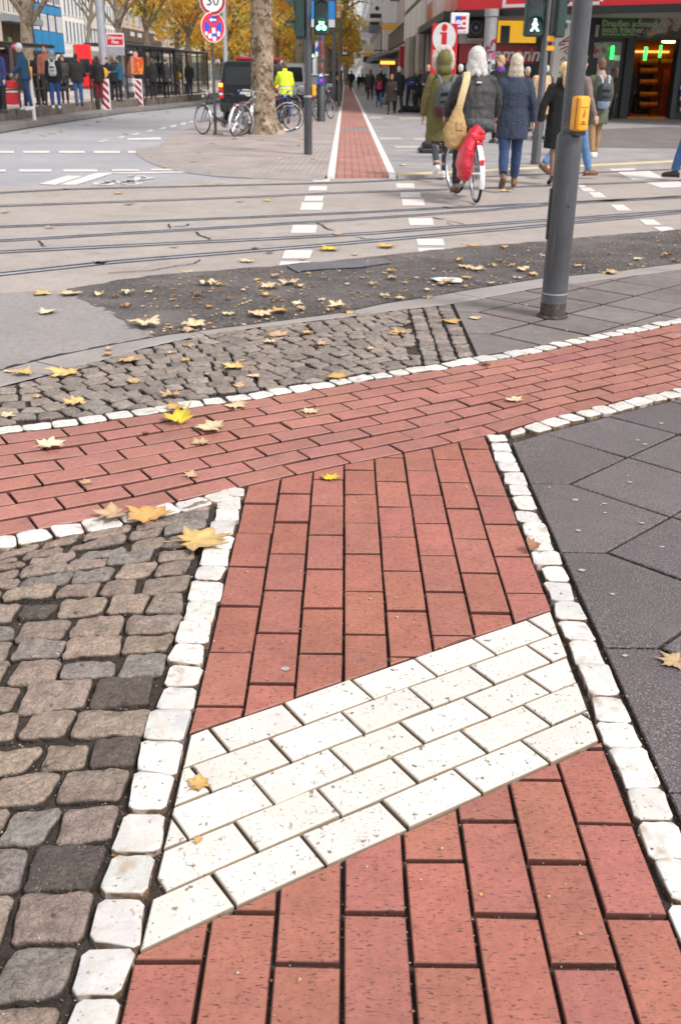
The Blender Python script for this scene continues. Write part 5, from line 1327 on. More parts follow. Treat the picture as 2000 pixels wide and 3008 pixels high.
for s_ in (-1, 1):
    b = MB(); b.tube([R1['J'][0 if s_ < 0 else 1][2]+Vector((0, 0, .06)), R1['J'][0 if s_ < 0 else 1][2]+Vector((0, 0, .10))], .041, 10); b.build('ankle', M_skin, pk, 2)
def to_world(t, p):
    return Matrix.Translation(t.location) @ Matrix.Rotation(t.rotation_euler[2], 4, 'Z') @ Matrix.Scale(t.scale[0], 4) @ Vector(p)
def backpack(t, R, label, m_main, m_low=None, w=.15, h=.23, z=1.20, depth=.09, m_strap=None, patch=None, dy=-.20, x=0):
    loc = to_world(t, R['U']((x, dy, z))); bp = thing('backpack', label, 'backpack', loc, t.rotation_euler[2]); k = t.scale[0]; bp.scale = (k, k, k)
    b = MB(); b.tube([(0, .0, -h*.95), (0, -.01, -h*.6), (0, -.015, 0), (0, 0, h*.55), (0, .01, h*.95)], [(w*.72, depth*.7), (w*1.0, depth), (w*.97, depth*.95), (w*.8, depth*.8), (w*.35, depth*.4)], 16, ax=(1, 0, 0)); soft(b.build('pack_body', m_main, bp, 2), .012, 3, .012)
    if m_low:
        b = MB(); b.tube([(0, -.002, -h*1.05), (0, -.012, -h*.85), (0, -.012, -h*.55)], [(w*.75, depth*.75), (w*.98, depth*1.03), (w*1.03, depth*1.05)], 16, ax=(1, 0, 0)); b.build('base_panel', m_low, bp, True)
    b = MB(); b.tube([(-w*.6, -depth*1.05, -h*.25), (0, -depth*1.18, -h*.2), (w*.6, -depth*1.05, -h*.25)], [.012, .016, .012], 6); b.tube([(-w*.55, -depth*.95, h*.2), (0, -depth*1.1, h*.28), (w*.55, -depth*.95, h*.2)], [.02, .026, .02], 8); b.build('pocket_flap', blk if m_main is not blk else charc, bp, 2)
    for s_ in (-1, 1):
        b = MB(); b.tube([(s_*w*.45, -.02, h*.75), (s_*w*.62, -.0, h*1.15), (s_*w*.72, .06, h*1.32), (s_*w*.75, .16, h*1.3), (s_*w*.8, .28, h*.6)], [(.022, .010)]*5, 8, ax=(1, 0, 0)); b.build('strap', m_strap or m_main, bp, True)
    if patch:
        b = MB(); b.box(w*.15, w*.55, -depth*1.09, -depth*.9, -h*.50, -h*.32); b.build('label_patch', patch, bp)
    return bp
backpack(pk, R1, 'grey backpack with dark red base worn over the olive parka', cloth('grey_pack', (.062, .066, .072), .6), cloth('maroon', (.075, .008, .014), .6), .17, .235, 1.14, .10, cloth('strap_grey', (.10, .11, .135), .7), M_whitep, dy=-.235, x=.02)

# -- bicycles
M_tyre = mk('tyre', (0.014, 0.014, 0.015), .75); M_chrome = mk('chrome', (.62, .62, .64), .25, metal=.8); M_paintK = mk('black_paint', (.012, .012, .014), .3, coat=.4)
def bicycle(label, loc, rz, m_frame=M_paintK, fender=M_paintK, tilt=0.0, steer=0.0, rack=True, group=None, name='bicycle', wheels=.345):
    t = thing(name, label, 'bicycle', loc, rz, group); t.rotation_euler = (0, tilt, rz)
    r = wheels; RW = Vector((0, -.53, r)); FW = Vector((0, .56, r)); BB = Vector((0, -.06, .28)); ST = Vector((0, -.22, .80)); HT = Vector((0, .36, .86)); HB = Vector((0, .42, .62))
    SM = Matrix.Translation(HT) @ Matrix.Rotation(steer, 4, 'Z') @ Matrix.Translation(-HT)
    for c_, M in ((RW, Matrix()), (FW, SM)):
        T = M @ Matrix.Translation(c_) @ Matrix.Rotation(rad(90), 4, 'Y')
        def rg(rr, w_, n=28): return [T @ Vector((rr*math.cos(2*math.pi*i/n), rr*math.sin(2*math.pi*i/n), 0)) for i in range(n+1)]
        b = MB(); b.tube(rg(r-.036, 0), .013, 6, cap=False); b.tube([T @ Vector((0, 0, -.05)), T @ Vector((0, 0, .05))], .018, 8)
        for i in range(18):
            a = 2*math.pi*i/18; b.tube([T @ Vector((.015*math.cos(a+.8), .015*math.sin(a+.8), .02*(-1)**i)), T @ Vector(((r-.04)*math.cos(a), (r-.04)*math.sin(a), 0))], .0018, 3)
        w_ = b.build('wheel', M_chrome, t, True)
        b = MB(); b.tube(rg(r-.019, 0, 32), .019, 8, cap=False); b.build('tyre', M_tyre, w_, True)
        b = MB(); pts = [T @ Vector(((r+.028)*math.cos(a), (r+.028)*math.sin(a), 0)) for a in [rad(q) for q in ((range(60, 235, 12)) if c_ is RW else range(70, 215, 12))]]
        ax_ = T.to_3x3() @ Vector((0, 0, 1)); pts = [c_ + (M.to_3x3() @ Vector((0, (r+.026)*math.cos(a), (r+.026)*math.sin(a)))) if M == Matrix() else M @ (c_+Vector((0, (r+.026)*math.cos(a), (r+.026)*math.sin(a)))) for a in [rad(q) for q in (range(35, 215, 12) if c_ is RW else range(45, 200, 12))]]
        b.tube(pts, [(.030, .006)]*len(pts), 8, ax=tuple(ax_)); b.build('mudguard', fender, t, True)
    b = MB()
    b.tube([BB, ST], .017, 8); b.tube([BB, HB], .020, 8); b.tube([ST+Vector((0, .03, -.12)), HT], .016, 8); b.tube([HB+Vector((0, .01, -.05)), HT+Vector((0, -.02, .06))], .020, 8)
    for s_ in (-1, 1): b.tube([BB+Vector((s_*.03, 0, 0)), RW+Vector((s_*.06, 0, 0))], .010, 6); b.tube([ST+Vector((s_*.02, 0, -.08)), RW+Vector((s_*.06, 0, 0))], .009, 6)
    b.build('frame', m_frame, t, True)
    b = MB()
    for s_ in (-1, 1): b.tube([SM @ (HB+Vector((s_*.045, .01, -.05))), SM @ (FW+Vector((s_*.05, 0, 0)))], .012, 6)
    b.build('fork', m_frame, t, True)
    b = MB(); b.tube([HT, SM @ (HT+Vector((0, .02, .14)))], .014, 8); b.tube([SM @ (HT+Vector(q)) for q in ((-.30, -.14, .13), (-.24, -.02, .16), (-.1, .06, .16), (0, .04, .15), (.1, .06, .16), (.24, -.02, .16), (.30, -.14, .13))], .011, 8)
    hb = b.build('handlebar', M_chrome, t, True)
    for s_ in (-1, 1):
        b = MB(); b.tube([SM @ (HT+Vector((s_*.275, -.09, .145))), SM @ (HT+Vector((s_*.305, -.17, .125)))], .017, 8); b.build('grip', M_rub, hb, True)
    b = MB(); b.tube([ST+Vector((0, 0, -.05)), ST+Vector((0, 0, .10))], .012, 8); b.tube([ST+Vector((0, -.14, .12)), ST+Vector((0, -.06, .13)), ST+Vector((0, .05, .12)), ST+Vector((0, .14, .115))], [(.085, .02), (.095, .03), (.05, .025), (.018, .015)], 10, ax=(1, 0, 0)); b.build('saddle', M_rub, t, True)
    b = MB(); b.tube([BB+Vector((-.07, 0, 0)), BB+Vector((.07, 0, 0))], .02, 8); b.lathe([(.09, -.006), (.09, .006)], 18, Matrix.Rotation(rad(90), 3, 'Y'), tuple(BB+Vector((.055, 0, 0))))
    for s_, a in ((1, .6), (-1, .6+math.pi)):
        e = BB+Vector((s_*.085, .17*math.cos(a), .17*math.sin(a))); b.tube([BB+Vector((s_*.075, 0, 0)), e], .010, 6); b.box(min(e.x, e.x+s_*.10), max(e.x, e.x+s_*.10), e.y-.04, e.y+.04, e.z-.012, e.z+.012)
    b.build('crank', M_grey, t)
    if rack:
        b = MB()
        for s_ in (-1, 1): b.tube([(s_*.06, -.24, .73), (s_*.065, -.62, .735)], .006, 6); b.tube([(s_*.065, -.56, .735), (s_*.07, -.53, r)], .005, 6)
        for y in (-.3, -.4, -.5, -.62): b.tube([(-.065, y, .735), (.065, y, .735)], .005, 6)
        b.build('rack', m_frame, t, True)
    b = MB(); b.cbox(-.035, .035, -.70, -.655, .68, .72, .008); b.build('tail_lamp', M_red, t)
    b = MB(); b.lathe([(.02, -.03), (.035, .0), (.035, .03)], 12, Matrix.Rotation(rad(-90), 3, 'X'), (0, .47, .88)); b.build('headlamp', M_chrome, t, True)
    return t

# -- white haired cyclist
W0 = G(1397, 588); bz = rad(5)
k_ = 1.0
bl_ = Vector((W0.x-.53*math.sin(bz), W0.y+.53*math.cos(bz), 0)); bl_.z = ZR+.01
bk = bicycle('black bicycle with white rear mudguard ridden by the white haired cyclist', bl_, bz, M_paintK, M_whitep, tilt=rad(-3), steer=rad(13))
b = MB(); b.cbox(-.025, .025, -.885, -.86, .40, .53, .006); 
b.build('rear_reflector', M_red, bk)
b = MB(); b.cbox(-.075, .075, -.70, -.64, .735, .79, .01); b.build('red_lamp', M_red, bk)
cloc = bl_+Vector((.22*math.sin(bz), -.22*math.cos(bz), .0))
hgt = 1.76
cy_, R2 = person('white haired cyclist in black jacket riding away across the tram rails', Vector((cloc.x, cloc.y, ZR)), height=hgt, rz=bz, sit=-.02, legs=((.75, .95, .15, .1), (1.15, 1.35, .1, .06)), arms=((.75, .30, .25), (.75, .42, .25)), lean=.16, coat=charc, coat_hem=.84, coat_w=1.24, pants=cloth('dark_trousers', (.020, .020, .024)), shoes=M_shoeN, hair='wild', hair_m=white_h, vox=.014, disp=.04, waist=1.04)
b = MB(); q = R2['U']((0, -.150, 1.37)); b.cbox(q.x-.03, q.x+.03, q.y-.012, q.y+.02, q.z-.008, q.z+.008, .004); b.build('pale_badge', M_whitep, cy_)
b = MB(); b.tube([R2['U']((0, -.02, z)) for z in (.84, .90, .97)], [(.235, .165), (.245, .172), (.225, .16)], 18, ax=(1, 0, 0)); soft(b.build('jacket_hem', cloth('slate', (.045, .046, .052), .55), cy_, 2), .014, 3, .03)
# bag hanging on the cyclist's back
sb = thing('shoulder_bag', 'sand coloured canvas shoulder bag hanging at the cyclist left side', 'shoulder bag', to_world(cy_, R2['U']((-.25, -.175, .90))), bz)
sb.scale = (.88, .88, .95)
ms_ = cloth('sand_canvas', (.42, .27, .115), .8)
b = MB(); b.tube([(.0, 0, .20), (-.01, 0, .10), (-.02, -.01, -.02), (-.03, -.01, -.15), (-.03, 0, -.27), (-.03, 0, -.30)], [(.05, .03), (.09, .05), (.145, .08), (.165, .09), (.14, .08), (.08, .05)], 14, ax=(1, 0, 0)); soft(b.build('bag_body', ms_, sb, 2), .012, 3, .02)
b = MB(); b.tube([(.0, -.0, .15), (.03, -.035, .32), (.07, -.02, .46), (.10, .03, .56), (.11, .11, .60), (.10, .2, .56)], [(.048, .010)]*6, 8, ax=(1, 0, 0)); b.build('strap', cloth('pale_strap', (.60, .44, .24), .8), sb, True)
b = MB(); b.cbox(-.045, .06, -.105, -.075, -.08, .035, .015); b.build('pocket', ms_, sb)
b = MB(); b.tube([(-.135, .01, .02), (-.17, .01, -.08), (-.13, .01, -.2)], [.02, .03, .02], 8); b.build('side_flap', ms_, sb, True)
# red pannier bag on the left of the carrier
rb = thing('red_bag', 'shiny red plastic bag hanging left of the bicycle carrier', 'bag', bl_+Vector((.0, 0, 0)), bz)
mr = mk('red_plastic', (.60, .006, .03), .28, var=[(9, .2)], bump=(22, .8, .03), coat=.4)
b = MB(); b.tube([(-.03, -.52, .84), (-.10, -.55, .78), (-.155, -.56, .62), (-.175, -.56, .46), (-.16, -.56, .33), (-.13, -.56, .27)], [(.04, .085), (.072, .14), (.098, .17), (.108, .18), (.095, .16), (.045, .08)], 16, ax=(1, 0, 0)); b.tube([(.05, -.5, .80), (-.04, -.52, .85), (-.10, -.55, .80)], [.03, .06, .07], 10); soft(b.build('bag_body', mr, rb, 2), .013, 2, .035)
# -- navy jacket
F_ = G(1490, 550); hgt = height_from(F_, 1513, 163)
p_, R_n = person('long blond haired person in navy quilted jacket and blue trousers walking away', F_, height=hgt, rz=rad(-6), legs=((-.22, .42, .55), (.20, .05, -.05)), arms=((-.10, .13, .12), (.05, .30, .12)), coat=navyq, coat_hem=.66, coat_w=1.16, flare=.03, pants=cloth('blue_jeans', (.022, .045, .12)), pants_w=1.12, shoes=M_shoeN, boots=True, hair='bob', hair_m=blond_h, vox=.014, waist=.95)
# -- woman in black fur coat
F_ = G(1588, 535); hgt = height_from(F_, 1628, 190)
fu, R_f = person('blond woman in black coat and high heels holding an arm beside navy jacket', F_+Vector((.20, 0, 0)), height=hgt, rz=rad(5), legs=((-.12, .05, .35), (.16, .10, .35)), arms=((-.06, .42, .10), (0, .15, .2)), coat=mk('black_fur', (.008, .008, .010), .9, bump=(120, 1.0, .02)), coat_hem=.50, coat_w=1.15, flare=.05, shoes=M_shoeB, heel=True, hair='ponytail', hair_m=gold_h, vox=.014, disp=.02, skin=mk('stockings', (.22, .105, .075), .5))
# -- person mostly hidden by the near post
F_ = G(1672, 516); hgt = 1.74
person('walker in brown jacket, jeans and brown boots half hidden by the grey post', F_, height=hgt, rz=rad(-62), legs=((-.38, .35, .5), (.36, .05, -.05)), arms=((.5, .15, .9), (.2, .15, .3)), coat=cloth('taupe', (.20, .145, .125)), coat_hem=.86, coat_w=1.1, pants=cloth('light_jeans', (.10, .22, .42)), shoes=M_shoeN, hair='short', hair_m=brown_h, vox=.016)
# -- man in green parka with small rucksack
F_ = G(1738, 462); hgt = height_from(F_, 1738, 173)
gp, R_g = person('man in moss green parka and tan trousers with small backpack near the shop', F_, height=hgt, rz=rad(14), legs=((-.12, .10, .2), (.14, .06, 0)), arms=((.1, .22, .5), (.05, .22, .35)), coat=cloth('moss', (.085, .095, .062)), coat_hem=.60, coat_w=1.14, flare=.04, pants=cloth('tan_chino', (.30, .18, .085)), pants_w=1.05, shoes=M_shoeW, hair='short', hair_m=brown_h, vox=.018, scarf=cloth('dusty_scarf', (.33, .22, .18)))
backpack(gp, R_g, 'black blue backpack with pale straps on the moss parka', cloth('black_pack', (.016, .02, .035), .5), cloth('pale_blue_panel', (.20, .25, .34), .5), .125, .24, 1.14, .075, cloth('pale_blue', (.30, .36, .46), .6), None, dy=-.22)
# -- young man in purple hood
F_ = G(1440, 420); hgt = height_from(F_, 1462, 166)
person('young man in black jacket with purple hood looking left behind the cyclist', F_+Vector((.12, 0, 0)), height=hgt, rz=rad(150), legs=((.06, .05, 0), (-.06, .05, 0)), arms=((.1, .15, .5), (.1, .15, .5)), coat=cloth('dark_teal', (.014, .018, .02)), coat_hem=.82, coat_w=1.1, pants=blk, pants_w=.85, shoes=M_shoeB, hair='short', hair_m=mk('fair_hair', (.42, .26, .12), .6), face=True, head_turn=rad(-18), vox=.018, scarf=cloth('purple', (.14, .035, .30)))
# -- person in beige puffer, partly hidden
F_ = G(1562, 408)
person('person in beige padded coat between navy jacket and the slim post', F_+Vector((.12, 0, 0)), height=1.70, rz=rad(200), coat=cloth('beige_puffer', (.55, .36, .19), .6, (30, .8, .04)), coat_hem=.55, coat_w=1.2, pants=blk, hair='long', hair_m=brown_h, face=True, vox=.02)
F_ = G(1556, 398)
person('person in white woollen hat just left of the beige coat', F_+Vector((-.25, .9, 0)), height=1.70, rz=rad(30), coat=cloth('dark_brown', (.05, .035, .03)), coat_hem=.75, pants=blk, hair='beanie', hair_m=mk('white_wool', (.62, .60, .62), .9), vox=.022)
# -- jeans walker at right edge
F_ = G(1990, 523)
person('walker in blue jeans and black shoes cut by the right frame edge', F_+Vector((.17, 0, 0)), height=1.78, rz=rad(80), legs=((-.28, .3, .45), (.28, .06, -.03)), coat=blk, coat_hem=.80, pants=denim, pants_w=1.2, shoes=M_shoeB, hair='short', hair_m=dark_h, vox=.018)
# -- standing man in black with the red panel behind him
F_ = G(1252, 343); hgt = height_from(F_, 1247, 191)
person('balding man in black coat facing us with folded hands left of red panel', F_, height=hgt, rz=rad(165), legs=((.02, .02, 0, .06), (-.02, .02, 0, .06)), arms=((.35, .12, 1.0, .5), (.35, .12, 1.0, .5)), coat=blk, coat_hem=.62, coat_w=1.12, pants=blk, shoes=M_shoeB, hair='thin', hair_m=grey_h, face=True, vox=.02)
F_ = G(1228, 330)
person('brown haired person behind the balding man on the right pavement', F_, height=height_from(F_, 1231, 203), rz=rad(20), coat=cloth('ink', (.012, .014, .02)), coat_hem=.7, pants=blk, hair='short', hair_m=mk('auburn', (.25, .12, .05), .6), vox=.024)
F_ = G(1208, 331)
bent, _ = person('person in dark jacket bending down with a strip of blue at the waist', F_+Vector((0, .6, 0)), height=1.95, rz=rad(-12), lean=1.15, legs=((.0, .05, 0, .1), (.0, .05, 0, .1)), arms=((-.2, .1, .2), (-.2, .1, .2)), coat=cloth('ink', (.012, .014, .02)), coat_hem=.95, coat_w=1.1, pants=cloth('navy_trousers', (.014, .018, .04)), shoes=M_shoeB, hair='short', hair_m=brown_h, vox=.024)
b = MB(); b.tube([(0, 0, 0), (0, 0, .10)], [(.21, .15), (.205, .15)], 16, ax=(1, 0, 0)); b.build('blue_sash', cloth('royal', (.02, .07, .35)), bent, True, (0, .02, .93))
F_ = G(1210, 331); t = thing('bag', 'black bag standing on the pavement in front of the bending person', 'bag', F_+Vector((-.35, -.25, 0)))
b = MB(); b.tube([(-.25, 0, .02), (0, 0, .16), (.25, 0, .14), (.9, 0, .13), (1.2, 0, .05)], [.03, .14, .13, .14, .03], 10); soft(b.build('bag_body', blk, t, 2), .025, 3, .02); b = MB(); b.tube([(.1, 0, .25), (.3, 0, .38), (.5, 0, .25)], .012, 6); b.build('handle', blk, t, True)
# -- couple walking towards the far street
F_ = G(1148, 336); hgt = height_from(F_, 1146, 217)
w1, R_w = person('woman in long dark brown coat with ginger hair walking left of the bending person', F_, height=hgt, rz=rad(170), legs=WALK2, arms=((.3, .15, 1.2), (-.1, .2, .3)), coat=cloth('umber', (.045, .034, .026)), coat_hem=.58, coat_w=1.12, flare=.1, pants=blk, pants_w=.85, shoes=M_shoeB, hair='short', hair_m=mk('ginger', (.50, .22, .06), .6), face=True, vox=.024, scarf=blk)
hb_ = thing('handbag', 'dark grey handbag carried by the woman in the brown coat', 'handbag', to_world(w1, (.34, 0, .62)), 0)
b = MB(); b.cbox(-.16, .16, -.06, .06, -.17, .10, .04); b.build('bag_body', cloth('slate', (.045, .046, .052), .55), hb_); b = MB(); b.tube([(-.1, 0, .1), (-.06, 0, .28), (.06, 0, .28), (.1, 0, .1)], .01, 6); b.build('handle', blk, hb_, True)
F_ = G(1112, 313); hgt = height_from(F_, 1112, 222)
w2, R_p = person('person with dark hair and light jeans carrying a pink backpack', F_, height=hgt, rz=rad(4), legs=WALK1, coat=blk, coat_hem=.66, pants=cloth('light_jeans', (.10, .22, .42)), shoes=M_shoeN, hair='long', hair_m=dark_h, vox=.026)
backpack(w2, R_p, 'bright pink backpack on the dark haired walker', cloth('pink', (.70, .045, .16), .7), None, .17, .23, 1.20, .10, cloth('pink', (.70, .045, .16)), None, dy=-.22)
# -- far walkers
for (fx, fy, hx, hy, c, lab, rz, lg) in [
    (1094, 268, 1094, 226, blk, 'far walker in black beside the pink backpack', 170, WALK1), (1075, 271, 1073, 219, cloth('dark_brown', (.05, .035, .03)), 'far walker with an orange bag on the pavement', 10, WALK2),
    (1064, 258, 1063, 223, cloth('navy_trousers', (.014, .018, .04)), 'far walker in dark blue between two dark coats', 5, WALK1), (1053, 265, 1052, 222, blk, 'far walker in black coat next to the red path', 175, WALK2),
    (1129, 300, 1131, 222, blk, 'far walker in dark clothes partly behind the brown coat woman', 8, WALK1), (1022, 246, 1021, 224, cloth('rust', (.22, .05, .04)), 'far walker in dark red at the left of the path', 5, WALK1),
    (1040, 244, 1041, 226, blk, 'tiny farthest walker in black at the end of the path', 5, STAND), (1084, 250, 1085, 226, charc, 'tiny far walker in grey on the right pavement', 175, STAND)]:
    F_ = G(fx, fy); person(lab, F_, height=min(1.9, max(1.5, height_from(F_, hx, hy))), rz=rad(rz), legs=lg, coat=c, coat_hem=.66, pants=blk, hair='short', hair_m=dark_h, vox=.035, group='walkers far down the right pavement')
F_ = G(1075, 262); b = MB(); b.ell((0, 0, 0), (.16, .10, .2), 12, 8); b.tube([(-.1, 0, .18), (0, 0, .45), (.1, 0, .18)], .015, 6); tag(soft(b.build('bag', cloth('orange_bag', (.55, .16, .03)), None, 2, (F_.x+.22, F_.y-.1, 1.0)), .03, 2), 'orange bag carried by a far walker', 'bag')
# -- far cyclist riding on the red path
F_ = G(1031, 268); fb = bicycle('dark bicycle of the far cyclist on the red path', F_+Vector((0, .5, 0)), rad(2))
person('far cyclist in dark clothes riding away on the red path', F_+Vector((.0, .28, 0)), height=1.78, rz=rad(2), sit=-.0, legs=((.75, .95, .1), (1.15, 1.3, .1)), arms=((.75, .2, .25), (.75, .2, .25)), lean=.15, coat=cloth('navy_trousers', (.014, .018, .04)), coat_hem=.86, coat_w=1.12, pants=blk, hair='short', hair_m=dark_h, vox=.03)
# -- worker in hi-vis at the van
hv = cloth('hi_vis', (.62, .78, .02), .6)
F_ = G(842, 312); t, Rh = person('worker in fluorescent yellow vest at the open side of the black van', Vector((A(838, 219, 33.0).x, 33.0, 0)), height=1.74, rz=rad(18), arms=((.5, .2, .7), (.2, .2, .6)), lean=.12, coat=hv, coat_hem=.80, coat_w=1.12, pants=blk, hair='short', hair_m=brown_h, vox=.022)
b = MB()
for z in (1.02, .92): b.tube([Rh['U']((0, 0, z)), Rh['U']((0, 0, z+.035))], [(.212, .152), (.212, .152)], 16, ax=(1, 0, 0))
b.build('reflective_band', M_postL, t, True)
# -- people on the tram platform
PZ = .36
def plat(px, Y): v = A(px, 219, Y); return Vector((v.x, Y, PZ))
PG = None
def pp(lab, px, hy, Y, **k):
    f = plat(px, Y); return person(lab, f, height=min(1.95, max(1.55, A(px, hy, Y).z-PZ)), vox=.022, **k)
pp('person in navy coat cut by the left frame edge on the tram platform', -2, 135, 28.3, rz=rad(150), coat=cloth('deep_navy', (.02, .03, .11)), coat_hem=.7, coat_w=1.1, pants=blk, hair='short', hair_m=brown_h)
capT, capR = pp('person in white cap and blue hooded jacket leaning forward on the platform', 74, 129, 31.2, rz=rad(92), legs=((-.1, .1, .1), (.12, .05, 0)), arms=((.3, .12, .6), (.2, .12, .6)), lean=.10, coat=cloth('petrol', (.014, .055, .115)), coat_hem=.80, coat_w=1.18, pants=cloth('blue_jeans', (.022, .045, .12)), shoes=M_shoeW, hair='cap', hair_m=mk('white_cap', (.60, .58, .60), .7), face=True)
b = MB(); b.tube([capR['hp'](0, .07, .075), capR['hp'](0, .13, .062), capR['hp'](0, .18, .05)], [(.075, .016), (.07, .014), (.045, .01)], 8, ax=(0, 1, 0)); b.build('cap_peak', cloth('pink', (.70, .045, .16)), capT, True)
w3, R3 = pp('person in black jacket with white backpack and grey hood on the platform', 158, 150, 32.7, rz=rad(10), legs=((-.1, .1, .1), (.12, .05, 0)), coat=blk, coat_hem=.80, coat_w=1.2, pants=cloth('royal_jeans', (.02, .075, .24)), shoes=M_shoeW, hair='hood', hair_m=cloth('light_grey', (.24, .25, .27)))
backpack(w3, R3, 'white and grey backpack on the black jacket at the platform', cloth('white_pack', (.50, .50, .49), .6), None, .13, .22, 1.2, .09, cloth('white_pack', (.50, .50, .49)), None, dy=-.23)
pp('person with dark red hair in orange and white top behind the white backpack', 138, 131, 35.5, rz=rad(190), coat=cloth('coral', (.30, .10, .065)), coat_hem=.85, pants=charc, hair='short', hair_m=mk('dark_red_hair', (.08, .012, .012), .5))
pp('man in dark brown jacket and jeans before the red ticket pillar', 227, 167, 35.2, rz=rad(8), legs=((-.05, .05, .05), (.08, .05, 0)), arms=((.3, .2, .6), (.3, .2, .6)), coat=cloth('espresso', (.030, .024, .022)), coat_hem=.80, coat_w=1.22, pants=denim, shoes=M_shoeB, hair='short', hair_m=dark_h)
pp('person in teal jacket reading beside the pale lamp post', 352, 175, 41.5, rz=rad(95), arms=((.4, .12, 1.1), (.4, .12, 1.1)), coat=cloth('teal', (.01, .075, .12)), coat_hem=.82, coat_w=1.15, pants=blk, hair='short', hair_m=dark_h)
pp('person in dark coat right behind the pale lamp post', 334, 176, 43, rz=rad(0), coat=cloth('ink', (.012, .014, .02)), coat_hem=.75, pants=blk, hair='short', hair_m=brown_h)
pp('person in dark clothes right of the red ticket pillar', 289, 180, 40.5, rz=rad(0), coat=blk, coat_hem=.75, pants=cloth('maroon_trousers', (.15, .01, .015)), hair='short', hair_m=dark_h)
# -- more of the crowd
CR = 'passers-by behind the crossing group'
for (px, Y, hgt, rz, c, lab) in [(1352, 33, 1.74, 10, blk, 'passer-by in black seen between parka hood and white haired cyclist'), (1418, 35, 1.70, 175, cloth('ink', (.012, .014, .02)), 'passer-by in ink blue coat behind the cyclist right shoulder'), (1548, 30, 1.66, 190, cloth('wine', (.09, .012, .02)), 'passer-by in wine red coat right of the navy jacket'), (1604, 34, 1.75, 5, charc, 'passer-by in charcoal coat behind the blond woman'), (1660, 31, 1.72, 185, blk, 'passer-by in black coat behind the near grey post'), (1700, 36, 1.76, 20, cloth('dark_brown', (.05, .035, .03)), 'passer-by in dark brown coat near the shop window left of the moss parka'), (1172, 44, 1.74, 8, cloth('ink', (.012, .014, .02)), 'passer-by in ink blue coat right of the ginger haired woman'), (1118, 62, 1.78, 175, blk, 'passer-by in black coming towards us near the glass front'), (1088, 66, 1.72, 5, charc, 'passer-by in charcoal walking away past the glass front')]:
    v = A(px, 219, Y); person(lab, Vector((v.x, Y, 0)), height=hgt, rz=rad(rz), legs=WALK1, coat=c, coat_hem=.66, coat_w=1.08, pants=blk, hair=R_.choice(['short', 'long', 'short']), hair_m=R_.choice([dark_h, brown_h, grey_h]), face=abs(rz) > 90, vox=.026, group=CR)
PL = 'waiting passengers on the tram platform'
for (px, hy, Y, rz, c, lab) in [(112, 150, 36, 30, blk, 'waiting passenger in black between white cap and white backpack'), (187, 168, 38, 190, charc, 'waiting passenger in charcoal left of the man by the ticket pillar'), (283, 178, 41.5, 10, cloth('ink', (.012, .014, .02)), 'waiting passenger in ink blue beside the ticket pillar'), (318, 181, 43, 170, blk, 'waiting passenger in black just behind the lamp mast'), (448, 186, 46, 20, blk, 'waiting passenger in black inside the nearer shelter'), (488, 190, 48, 160, charc, 'waiting passenger in charcoal inside the nearer shelter'), (556, 196, 54, 10, blk, 'waiting passenger in black inside the farther shelter')]:
    pp(lab, px, hy, Y, rz=rad(rz), coat=c, coat_hem=.72, pants=R_.choice([blk, denim_d]), hair='short', hair_m=R_.choice([dark_h, brown_h]), group=PL)
# -- parked bicycles
F_ = G(660, 399)
bicycle('black city bicycle leaning at the sign post with white rear mudguard', Vector((F_.x-.13, F_.y+.28, 0)), rad(68), M_paintK, M_chrome, tilt=rad(4), steer=rad(-25), group=None)
F_ = G(712, 402); t = bicycle('grey bicycle seen from behind left of the plane trunk', Vector((F_.x-.02, F_.y+.50, 0)), rad(-18), M_grey, M_whitep, tilt=rad(8), steer=rad(15))
F_ = G(858, 385); bicycle('blue bicycle with silver mudguards right of the plane trunk', Vector((F_.x-.5, F_.y-.02, 0)), rad(-78), mk('blue_paint', (.01, .05, .32), .3, coat=.4), M_chrome, tilt=rad(5), steer=rad(20))
F_ = G(735, 396); bicycle('black bicycle behind the plane trunk by the van', Vector((F_.x+.3, F_.y+1.6, 0)), rad(-80), M_paintK, M_whitep, tilt=rad(5))
F_ = G(955, 352); bicycle('black bicycle locked to the sticker covered post', Vector((F_.x-.05, F_.y+.45, 0)), rad(-25), M_paintK, M_paintK, tilt=rad(-5))
F_ = G(890, 350); bicycle('dark bicycle between the middle signal post and sticker post', Vector((F_.x, F_.y+2.2, 0)), rad(60), M_paintK, M_chrome, tilt=rad(5))
for (fx, fy, rz, lab, m) in [(1000, 283, 12, 'red bicycle parked left of the red path', mk('red_paint', (.35, .01, .02), .3)), (994, 276, -20, 'silver bicycle among those parked beside the path', M_chrome)]:
    F_ = G(fx, fy); bicycle(lab, Vector((F_.x-.2, F_.y+.5, 0)), rad(rz), m, M_chrome, tilt=rad(6), group=None)
